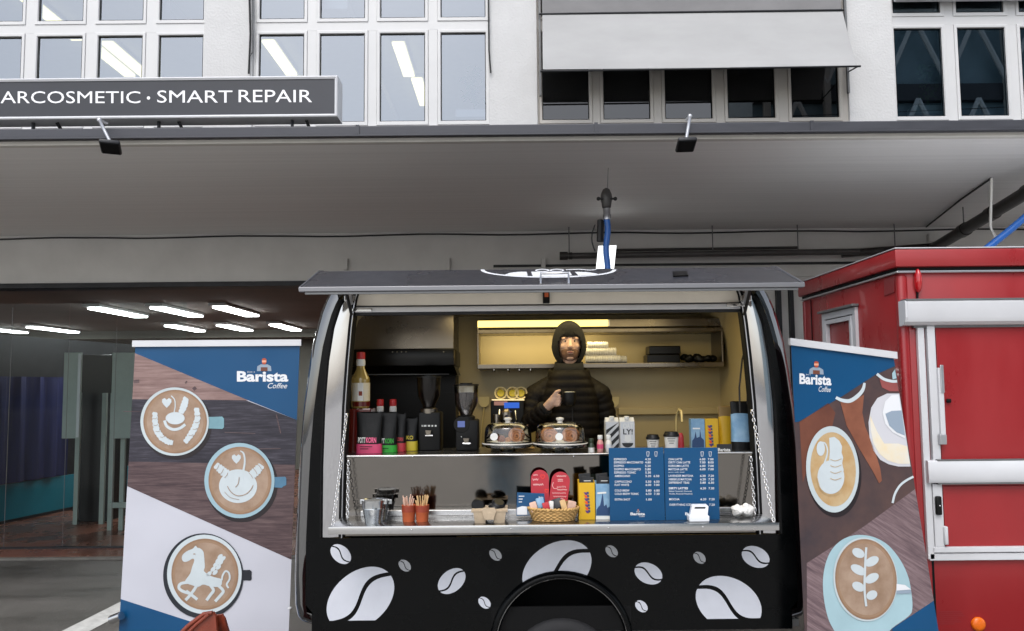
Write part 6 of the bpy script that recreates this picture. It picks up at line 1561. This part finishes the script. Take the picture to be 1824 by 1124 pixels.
part('title_print', G().poly([P(x, y, 3.9385) for x, y in ((1064, 877), (1080, 876), (1080, 879), (1064, 880))]), 'paper_white', b1b)
# menu boards
YMn = 3.905
def menu(x0_, x1_, y0_, y1_, lb, lines, logo_x, cups, Y=YMn):
    t = thing('menu_board', lb, 'menu board', (PX((x0_ + x1_) / 2, Y, 900), Y, ST), 'blue menu boards on the shelf')
    part('board', bpx(x0_, y0_, x1_, y1_, Y, .006, .001, zb=ST), 'print_blue', t)
    fn = lambda x, y: P(x, y, Y - .0012)
    u = lambda x: 1080 + x * .12456; v = lambda y: 790 + y * .12456
    for (s, xa, xb, y, hh, bold, prices) in lines:
        g_ = G(); text_on(g_, s, fn, u(xa), v(y) - hh, u(xb), v(y) + hh, bold); part('menu_line', g_, 'print_pure', t)
        for (ps, px) in prices:
            g_ = G(); text_on(g_, ps, fn, u(px), v(y) - 1.9, u(px + 80), v(y) + 1.9, .01); part('price', g_, 'print_pure', t)
    for cx_ in cups:
        g_ = G()
        for a, b in (((-2.2, -4), (-1.5, 4)), ((-1.5, 4), (1.5, 4)), ((1.5, 4), (2.2, -4)), ((2.2, -4), (-2.2, -4))):
            g_.poly([fn(u(cx_) + x, v(150) + y) for x, y in stroke([a, b], .7)])
        o_ = part('cup_icon', g_, 'print_pure', t); o_['kind'] = 'stuff'
    logo(lambda x, y, k=0: P(x, y, Y - .0012 - .0008 * k), 0, t, u(logo_x), u(logo_x + 208), v(1026), 5)
L = lambda s, a, b, y, *p: (s, a, b, y, 1.9, .01, p)
menu(1085.5, 1183.3, 797.5, 926.5, 'left blue menu board listing espresso drinks', [L('ESPRESSO', 110, 290, 225, ('4.20', 555)), L('ESPRESSO MACCHIATO', 110, 527, 270, ('4.80', 555)), L('DOPPIO', 110, 252, 320, ('5.20', 555)), L('DOPPIO MACCHIATO', 115, 492, 368, ('5.80', 555)), L('ESPRESSO TONIC', 115, 422, 415, ('5.30', 558)),
    L('AMERICANO', 120, 340, 465, ('5.20', 560), ('6.50', 677)), L('CAPPUCCINO', 120, 362, 545, ('5.50', 562), ('6.50', 680)), L('FLAT WHITE', 120, 325, 592, ('6.00', 562), ('7.00', 680)), L('COLD BREW', 120, 330, 672, ('5.80', 565), ('6.80', 682)), L('COLD BREW TONIC', 120, 465, 720, ('6.50', 565), ('7.30', 682)), L('EXTRA SHOT', 122, 343, 800, ('1.00', 570))], 345, (595, 710))
menu(1184.2, 1280.3, 797.5, 926.0, 'right blue menu board listing latte drinks', [L('CHAI LATTE', 890, 1085, 225, ('6.00', 1335), ('7.00', 1452)), L('DIRTY CHAI LATTE', 890, 1200, 270, ('7.00', 1337), ('8.00', 1454)), L('KURKUMA LATTE', 890, 1180, 320, ('6.00', 1337), ('7.00', 1455)), L('MATCHA LATTE', 890, 1160, 368, ('6.00', 1338), ('7.00', 1455)), ('pure, soft, bold', 890, 1115, 412, 1.2, 0, ()),
    L('LAVENDER MATCHA', 890, 1243, 462, ('6.20', 1340), ('7.20', 1458)), L('HIBISKUS MATCHA', 895, 1222, 512, ('6.20', 1342), ('7.20', 1460)), L('DIFFERENT TEAS', 895, 1187, 560, ('5.80', 1342), ('6.50', 1460)), ('DIRTY LATTES', 895, 1167, 640, 1.9, .03, (('6.20', 1345), ('7.20', 1462))), ('Salted Caramel, Caramel,', 895, 1225, 683, 1.5, 0, ()), ('Vanilla, Roasted Hazelnut', 897, 1232, 720, 1.5, 0, ()), L('MOCHA', 900, 1047, 797, ('6.20', 1348), ('7.20', 1468)), L('EVERYTHING ICED', 905, 1225, 875, ('6.20', 1350), ('7.20', 1470))], 1128, (1370, 1485), Y=YMn + .004)
ct = thing('card_terminal', 'white card payment terminal on its dock in front of the right menu board', 'card terminal', (PX(1246, 3.86, 920), 3.86, ST))
part('reader', G().prism([P(x, y, 3.86) for x, y in ((1233, 901), (1236, 899), (1259, 899), (1262, 902), (1260, 921), (1229, 921))], (0, .03, 0)), 'terminal_white', ct)
part('dock', bpx(1228, 919, 1264, 927, 3.845, .06, .005, zb=ST), 'terminal_white', ct)
part('screen', G().poly([P(x, y, 3.8585) for x, y in ((1238, 903), (1257, 903), (1256, 906), (1237, 906))]), 'carton_black', ct)
for k in range(6):
    px, py = 1239 + (k % 3) * 7, 910 + (k // 3) * 4
    part('key', bpx(px, py, px + 4, py + 2, 3.8585, .002), 'paper_white', ct)
single('terminal_cable', G().tube([(PX(1264, 3.95, 922), 3.95, ST + .004), (PX(1275, 3.99, 918), 3.99, ST + .004), (PX(1287, 4.0, 917), 4.02, ST + .004), (PX(1302, 4.0, 918), 4.0, ST + .004)], .003, 6), 'cable_black', 'thin dark cable on the shelf right of the menu boards', 'cable')
for px, py, r0, lb, seed in ((1313, 908, 12, 'left white fluffy ball on the right end of the shelf', 1), (1330, 908, 14, 'right white fluffy ball by the chain end', 2)):
    r_ = random.Random(seed); Y = 3.98; c_ = P(px, py, Y); g = G(); R_ = r0 * S(Y)
    g.sphere(c_, (R_ * .8, R_ * .8, R_ * .8), 12, 8)
    for i in range(16):
        d_ = Vector((r_.uniform(-1, 1), r_.uniform(-1, 1), r_.uniform(-.9, 1))).normalized() * R_ * .62; g.sphere(c_ + d_, R_ * r_.uniform(.28, .45), 10, 7)
    zmin = min(p.z for p in g.v); g.v = [p - Vector((0, 0, zmin - ST)) for p in g.v]
    single('fluffy_ball', remeshed(g, .005, 2), 'wool', lb, 'soft toy', 'white fluffy balls on the shelf', smooth=180)
# ================================================================ people
def capsule(g, a, b, ra, rb, n=12, steps=6):
    a, b = Vector(a), Vector(b)
    g.tube([a.lerp(b, i / steps) for i in range(steps + 1)], [ra + (rb - ra) * i / steps for i in range(steps + 1)], n)
    g.sphere(a, ra, 12, 8); g.sphere(b, rb, 12, 8)
# ---- the man behind the counter
YM = 4.80; XM = P(1013, 620, YM).x
def mz(y): return PZ(y, YM, 1013)
man = thing('person', 'man in a dark padded jacket and black hood holding a cup', 'person', (XM, YM, ZTF))
zt_, zch, zey = mz(575), mz(650), mz(614)
hc = Vector((XM + .002, YM - .01, (zt_ + zch) / 2 + .004))
hr = Vector((.074, .092, (zt_ - zch) / 2 + .002))
b = G()
b.sphere(hc, (hr.x, hr.y, hr.z), 24, 18)
b.sphere(hc + Vector((0, -.022, -.055)), (.056, .062, .062), 18, 12)        # jaw
b.sphere(hc + Vector((0, -.058, -.093)), (.028, .024, .022), 14, 10)        # chin
for s_ in (-1, 1):
    b.sphere(hc + Vector((s_ * .040, -.062, -.022)), (.022, .020, .020), 12, 8)   # cheeks
    b.sphere(hc + Vector((s_ * .030, -.080, .026)), (.026, .012, .010), 12, 8)    # brow
    b.sphere(hc + Vector((s_ * .073, .005, -.005)), (.010, .020, .032), 10, 8)    # ears
capsule(b, hc + Vector((0, -.088, .016)), hc + Vector((0, -.108, -.026)), .0095, .0145)
for s_ in (-1, 1): b.sphere(hc + Vector((s_ * .011, -.097, -.030)), (.010, .010, .008), 10, 6)
b.sphere(hc + Vector((0, -.086, -.058)), (.026, .012, .006), 12, 6)
b.sphere(hc + Vector((0, -.085, -.068)), (.022, .012, .007), 12, 6)
capsule(b, hc + Vector((0, .01, -.06)), (XM, YM + .015, mz(690)), .058, .062)
# torso, legs and arms under the clothes
zs_, zp_ = mz(688), 1.42
b.sphere((XM, YM + .01, mz(720)), (.17, .10, .14), 18, 12); b.sphere((XM, YM, 1.62), (.15, .10, .16), 18, 12); b.sphere((XM, YM, zp_), (.16, .11, .12), 18, 12)
for s_ in (-1, 1):
    capsule(b, (XM + s_ * .085, YM, zp_ - .02), (XM + s_ * .09, YM - .01, 1.0), .082, .056); capsule(b, (XM + s_ * .09, YM - .01, 1.0), (XM + s_ * .09, YM, ZTF + .09), .054, .040)
    capsule(b, (XM + s_ * .09, YM + .02, ZTF + .04), (XM + s_ * .095, YM - .14, ZTF + .035), .040, .034)
SHL, SHR = Vector((P(951, 700, YM).x, YM + .01, mz(704))), Vector((P(1072, 700, YM).x, YM + .01, mz(704)))
ELL, ELR = Vector((P(941, 757, YM - .06).x, YM - .05, PZ(757, YM - .05, 941))), Vector((P(1086, 765, YM).x, YM + .02, mz(765)))
WRL = P(972, 727, 4.60); WRR = Vector((P(1078, 815, YM).x, YM - .10, mz(815)))
for a_, e_, w_ in ((SHL, ELL, WRL), (SHR, ELR, WRR)):
    capsule(b, a_, e_, .050, .042); capsule(b, e_, w_, .042, .028)
# right hand (picture left) closed round the cup handle
hcn = P(987, 713, 4.575)
palm_dir = (hcn - WRL).normalized()
capsule(b, WRL, hcn - palm_dir * .015, .028, .032)
b.sphere(hcn, (.030, .026, .038), 14, 10)
cupc = P(1014, 712, 4.55)
for i in range(4):                                        # four fingers curl round the handle
    z_ = .030 - i * .019; ln = (.9, 1.0, .95, .8)[i]
    k0 = hcn + Vector((.012, -.014, z_ - .004)); k1 = hcn + Vector((.030 * ln + .004, -.030, z_)); k2 = hcn + Vector((.040 * ln, -.010, z_ - .003)); k3 = hcn + Vector((.026 * ln, .010, z_ - .005))
    capsule(b, k0, k1, .0105, .0095, 8, 3); capsule(b, k1, k2, .0095, .009, 8, 3); capsule(b, k2, k3, .009, .008, 8, 3)
th0 = hcn + Vector((-.004, -.010, .026)); th1 = hcn + Vector((.014, -.022, .052)); th2 = hcn + Vector((.034, -.020, .060))
capsule(b, th0, th1, .013, .011, 8, 3); capsule(b, th1, th2, .011, .009, 8, 3)
# left hand resting below the counter edge
capsule(b, WRR, WRR + Vector((-.02, -.06, -.02)), .028, .032)
for i in range(5):
    k0 = WRR + Vector((-.02 - .03 + i * .016, -.07, -.022)); capsule(b, k0, k0 + Vector((0, -.05 if i else -.02, -.008)), .009, .008, 8, 3)
bd = remeshed(b, .0052, 2)
body_o = part('body', bd, 'skin', man, smooth=180, fix=False)
# eyes, brows, beard
for s_ in (-1, 1):
    c_ = hc + Vector((s_ * .029, -.076, .008))
    part('eye', G().sphere(c_, (.0125, .010, .0075), 12, 8), 'eye_white', body_o, smooth=180)
    part('iris', G().sphere(c_ + Vector((0, -.0075, 0)), (.0055, .004, .0058), 10, 6), 'eye_dark', body_o, smooth=180)
    part('eyebrow', G().tube([hc + Vector((s_ * .014, -.090, .027)), hc + Vector((s_ * .028, -.092, .029)), hc + Vector((s_ * .043, -.081, .024))], [.003, .0035, .002], 6), 'beard', body_o, smooth=180)
bb = bmesh.new(); bmesh.ops.create_uvsphere(bb, u_segments=36, v_segments=26, radius=1.0)
jaw = hc + Vector((0, -.024, -.058)); jr = Vector((.0600, .0672, .0640))
for v in bb.verts: v.co = Vector((v.co.x * jr.x, v.co.y * jr.y, v.co.z * jr.z)) + jaw
kill = []
for f in bb.faces:
    c_ = f.calc_center_median() - hc
    mouth = abs(c_.x) < .023 and -.073 < c_.z < -.054 and c_.y < -.05
    up = c_.z > -.040 - .55 * max(0, .045 - abs(c_.x)) + (.026 if abs(c_.x) > .048 else 0)
    if c_.y > .03 or mouth or (up and not (abs(c_.x) < .026 and -.053 < c_.z < -.044)): kill.append(f)
bmesh.ops.delete(bb, geom=kill, context='FACES')
part('beard', G().bm(bb), 'beard', body_o, smooth=180)
part('moustache', G().tube([hc + Vector((-.030, -.080, -.058)), hc + Vector((-.012, -.096, -.047)), hc + Vector((.012, -.096, -.047)), hc + Vector((.030, -.080, -.058))], [.002, .0045, .0045, .002], 8), 'beard', body_o, smooth=180)
part('lips', G().sphere(hc + Vector((0, -.0965, -.063)), (.019, .005, .005), 12, 6), 'print_red', body_o, smooth=180)
# hood: a close shell with an oval opening
hb_ = bmesh.new(); bmesh.ops.create_uvsphere(hb_, u_segments=48, v_segments=36, radius=1.0)
ho = hc + Vector((0, .012, -.006)); R_ = Vector((.098, .112, .142))
for v in hb_.verts:
    q = v.co.copy(); v.co = Vector((q.x * R_.x * (1.0 + .05 * (q.z < 0)), q.y * R_.y, q.z * R_.z)) + ho
kill = []
for f in hb_.faces:
    c_ = f.calc_center_median() - hc
    if c_.y < -.02 and (c_.x / .070) ** 2 + ((c_.z + .028) / (.082 if c_.z > -.028 else .105)) ** 2 < 1: kill.append(f)
    elif c_.z < -.135: kill.append(f)
bmesh.ops.delete(hb_, geom=kill, context='FACES')
hood = part('hood', G().bm(hb_), 'knit_black', man, smooth=180)
sm = hood.modifiers.new('thick', 'SOLIDIFY'); sm.thickness = .012; sm.offset = 1.0
sb = hood.modifiers.new('soft', 'SUBSURF'); sb.levels = sb.render_levels = 1
# beanie edge low on the brow
part('beanie', G().loft([[hc + Vector((rx_ * math.cos(a), .004 + ry_ * math.sin(a), z)) for a in [2 * PI * k / 36 for k in range(36)]] for rx_, ry_, z in ((.0775, .096, .034), (.081, .102, .036), (.083, .104, .055), (.081, .099, .085), (.066, .085, .112), (.035, .05, .130), (.005, .01, .136))], False, True), 'knit_black', man, smooth=180)
# fleece collar
part('fleece_collar', G().loft([[Vector((XM + rx_ * math.cos(a), YM + .005 + ry_ * math.sin(a), z + .012 * math.sin(a))) for a in [2 * PI * k / 32 for k in range(32)]] for rx_, ry_, z in ((.13, .125, mz(712)), (.118, .115, mz(690)), (.105, .112, mz(670)), (.098, .110, mz(656)), (.092, .106, mz(645)), (.080, .094, mz(648)))], False, False), 'fleece_black', man, smooth=180)
# padded jacket
jk = G()
def ell(z, w, d, dy=0.0, n=40): return [Vector((XM + w * math.copysign(abs(math.cos(a)) ** .85, math.cos(a)), YM + dy + d * math.copysign(abs(math.sin(a)) ** .85, math.sin(a)), z)) for a in [2 * PI * k / n for k in range(n)]]
rings = []; z0_, z1_ = 1.16, mz(660); nz = 100
zsh_ = mz(716)
for i in range(nz + 1):
    t = i / nz; z = z0_ + (z1_ - z0_) * t
    w = .176 + .01 * math.sin(PI * t); d = .135
    sh = max(0, (z - mz(704)) / (z1_ - mz(704)))
    w = w * (1 - sh) + .112 * sh
    d = d * (1 - .20 * sh ** 2)
    puff = .008 * abs(math.sin((z - z0_) / .052 * PI)) ** .7
    rings.append(ell(z, w + puff, d + puff))
jk.loft(rings)
def sleeve(pts_, r0, r1, per=.05):
    P_ = [Vector(p) for p in pts_]; out = []; 
    segs = []
    for i in range(len(P_) - 1):
        n_ = max(2, int((P_[i + 1] - P_[i]).length / .006))
        segs += [P_[i].lerp(P_[i + 1], k / n_) for k in range(n_)]
    segs.append(P_[-1])
    for _ in range(14): segs = [segs[0]] + [(segs[i - 1] + segs[i] * 2 + segs[i + 1]) / 4 for i in range(1, len(segs) - 1)] + [segs[-1]]
    L_ = 0; rad = []
    for i, p in enumerate(segs):
        if i: L_ += (p - segs[i - 1]).length
        t = i / (len(segs) - 1); rad.append(r0 + (r1 - r0) * t + .009 * abs(math.sin(L_ / per * PI)) ** .6)
    jk.tube(segs, rad, 18)
sleeve([SHL + Vector((.06, 0, .02)), SHL + Vector((.01, 0, -.01)), ELL, WRL - palm_dir * .002], .072, .046)
sleeve([SHR + Vector((-.06, 0, .02)), SHR + Vector((-.01, 0, -.01)), ELR, WRR], .072, .048)
jk.sphere(SHL + Vector((.03, 0, .004)), (.085, .085, .066), 16, 10); jk.sphere(SHR + Vector((-.03, 0, .004)), (.085, .085, .066), 16, 10)
for SH_, s_ in ((SHL, -1), (SHR, 1)):
    capsule(jk, (XM + s_ * .075, YM + .012, mz(678)), SH_ + Vector((-s_ * .005, 0, .004)), .062, .068)
jo = part('jacket', remeshed(jk, .0055, 2), 'puffer', man, smooth=180, fix=False)
part('zip', G().tube([(XM + .006, YM - .152, 1.2), (XM + .006, YM - .156, mz(760)), (XM + .006, YM - .150, mz(712)), (XM + .004, YM - .122, mz(684))], .004, 6), 'lid_black', jo)
part('cuff', G().tube([WRL - palm_dir * .012, WRL + palm_dir * .008], .044, 16), 'fleece_black', jo, smooth=40)
part('jacket_collar', G().loft([[Vector((XM + rx_ * math.cos(a), YM + .01 + ry_ * math.sin(a), z + .02 * math.sin(a))) for a in [-.28 * PI + 1.56 * PI * k / 32 for k in range(33)]] for rx_, ry_, z in ((.150, .125, mz(690)), (.146, .128, mz(674)), (.134, .122, mz(660)), (.122, .114, mz(657)), (.118, .110, mz(668)))], False, False, closed=False), 'puffer', jo, smooth=180)
# the cup in his hand
cpo = thing('coffee_cup', 'black coffee cup with a pale rim in the hand of the man', 'cup', cupc - Vector((0, 0, .045)))
part('bowl', G().lathe((cupc.x, cupc.y, cupc.z), [(.024, -.040), (.034, -.030), (.041, 0), (.044, .045), (.041, .046), (.038, .01), (.03, -.025), (.005, -.03)], 24), 'lid_black', cpo, smooth=50)
part('rim', G().torus((cupc.x, cupc.y, cupc.z + .047), .0425, .0022, 28, 6), 'zinc', cpo, smooth=180)
part('handle', G().tube([cupc + Vector((-.042 - .020 * math.sin(PI * k / 8), 0, .026 - .045 * k / 8)) for k in range(9)], .005, 8), 'lid_black', cpo, smooth=60)

# ---- the photographer, seen only as blue jeans mirrored in the steel counter front
XP, YPh = -.10, -.50
ph = thing('person', 'person in light blue jeans mirrored in the steel counter front', 'person', (XP, YPh, 0))
b = G()
b.sphere((XP, YPh, 1.70), (.075, .095, .12), 16, 12); capsule(b, (XP, YPh, 1.60), (XP, YPh, 1.45), .055, .06)
b.sphere((XP, YPh, 1.32), (.18, .11, .16), 16, 10); b.sphere((XP, YPh, 1.10), (.15, .10, .18), 16, 10); b.sphere((XP, YPh, .93), (.165, .115, .12), 16, 10)
for s_ in (-1, 1):
    capsule(b, (XP + s_ * .09, YPh, .90), (XP + s_ * .10, YPh, .50), .088, .060); capsule(b, (XP + s_ * .10, YPh, .50), (XP + s_ * .10, YPh, .10), .058, .042)
    capsule(b, (XP + s_ * .10, YPh - .03, .05), (XP + s_ * .11, YPh + .17, .04), .045, .038)
    capsule(b, (XP + s_ * .20, YPh, 1.42), (XP + s_ * .24, YPh + .05, 1.16), .048, .040); capsule(b, (XP + s_ * .24, YPh + .05, 1.16), (XP + s_ * .10, YPh + .20, 1.45), .040, .030)
    hn0 = Vector((XP + s_ * .10, YPh + .20, 1.45)); capsule(b, hn0, hn0 + Vector((-s_ * .02, .02, .06)), .03, .03)
    for i in range(4): capsule(b, hn0 + Vector((-s_ * .02 + (i - 1.5) * .004, .03, .03 + i * .018)), hn0 + Vector((-s_ * .07, .045, .03 + i * .018)), .009, .008, 8, 3)
    capsule(b, hn0 + Vector((0, .01, .06)), hn0 + Vector((-s_ * .03, -.01, .10)), .011, .009, 8, 3)
pb = part('body', remeshed(b, .012, 2), 'skin', ph, smooth=180, fix=False)
j = G()
j.sphere((XP, YPh, .95), (.185, .135, .12), 18, 12)
for s_ in (-1, 1): capsule(j, (XP + s_ * .092, YPh, .90), (XP + s_ * .102, YPh, .50), .105, .082); capsule(j, (XP + s_ * .102, YPh, .50), (XP + s_ * .102, YPh, .13), .080, .072)
part('jeans', remeshed(j, .012, 3), 'denim', ph, smooth=180, fix=False)
j = G(); j.sphere((XP, YPh, 1.36), (.215, .145, .17), 18, 12); j.sphere((XP, YPh, 1.12), (.20, .14, .20), 18, 12)
for s_ in (-1, 1): capsule(j, (XP + s_ * .20, YPh, 1.42), (XP + s_ * .25, YPh + .05, 1.16), .066, .058); capsule(j, (XP + s_ * .25, YPh + .05, 1.16), (XP + s_ * .115, YPh + .185, 1.42), .056, .044)
part('coat', remeshed(j, .014, 3), 'coat_dark', ph, smooth=180, fix=False)
part('hair', G().sphere((XP, YPh - .012, 1.735), (.084, .10, .105), 18, 12), 'beard', pb, smooth=180)
for s_ in (-1, 1):
    g = G(); capsule(g, (XP + s_ * .10, YPh - .04, .055), (XP + s_ * .112, YPh + .19, .045), .055, .046)
    for v in g.v: v.z = max(v.z, .003)
    part('shoe', remeshed(g, .012, 2), 'shoe', ph, smooth=180, fix=False)
pm('hall_glass', '#8299a4', 0.4, var=0.2, vscale=.5)
# ================================================================ hall across the yard, behind the viewer (mirrored in the right-hand windows)
ob = thing('opposite_hall', 'tall grey hall with white cross braces mirrored in the right upstairs windows', 'building', (24, -22, 0))
part('facade', G().box((13.0, -30, 0), (36, -22, 23)), 'hall_glass', ob)
for k in range(5): part('floor_band', G().box((13.0, -22.001, 3.6 + 4.4 * k), (36, -21.6, 4.5 + 4.4 * k)), 'gutter_metal', ob)
for k in range(8):
    x = 13.6 + 3.2 * k
    part('column', G().box((x - .16, -21.65, 0), (x + .16, -21.35, 23)), 'frame_grey', ob)
    for z in (4.5, 8.9, 13.3, 17.7):
        part('brace', G().tube([(x, -21.45, z), (x + 1.6, -21.45, z + 3.5)], .13, 6), 'frame_white', ob)
        part('brace', G().tube([(x + 3.2, -21.45, z), (x + 1.6, -21.45, z + 3.5)], .13, 6), 'frame_white', ob)

for k, (z, lb) in enumerate(((11.2, 'lower thin overhead wire mirrored in the four-pane upstairs window'), (11.75, 'upper thin overhead wire mirrored in the four-pane upstairs window'), (10.6, 'lowest slack overhead wire mirrored in the four-pane upstairs window'))):
    pts = [(-30 + 60 * i / 40, -10 - .5 * k, z + .9 * ((i - 20) / 20) ** 2 + .12 * k * (i - 20) / 20) for i in range(41)]
    single('overhead_wire', G().tube(pts, .016, 6), 'cable_black', lb, 'wire', 'overhead wires across the yard')
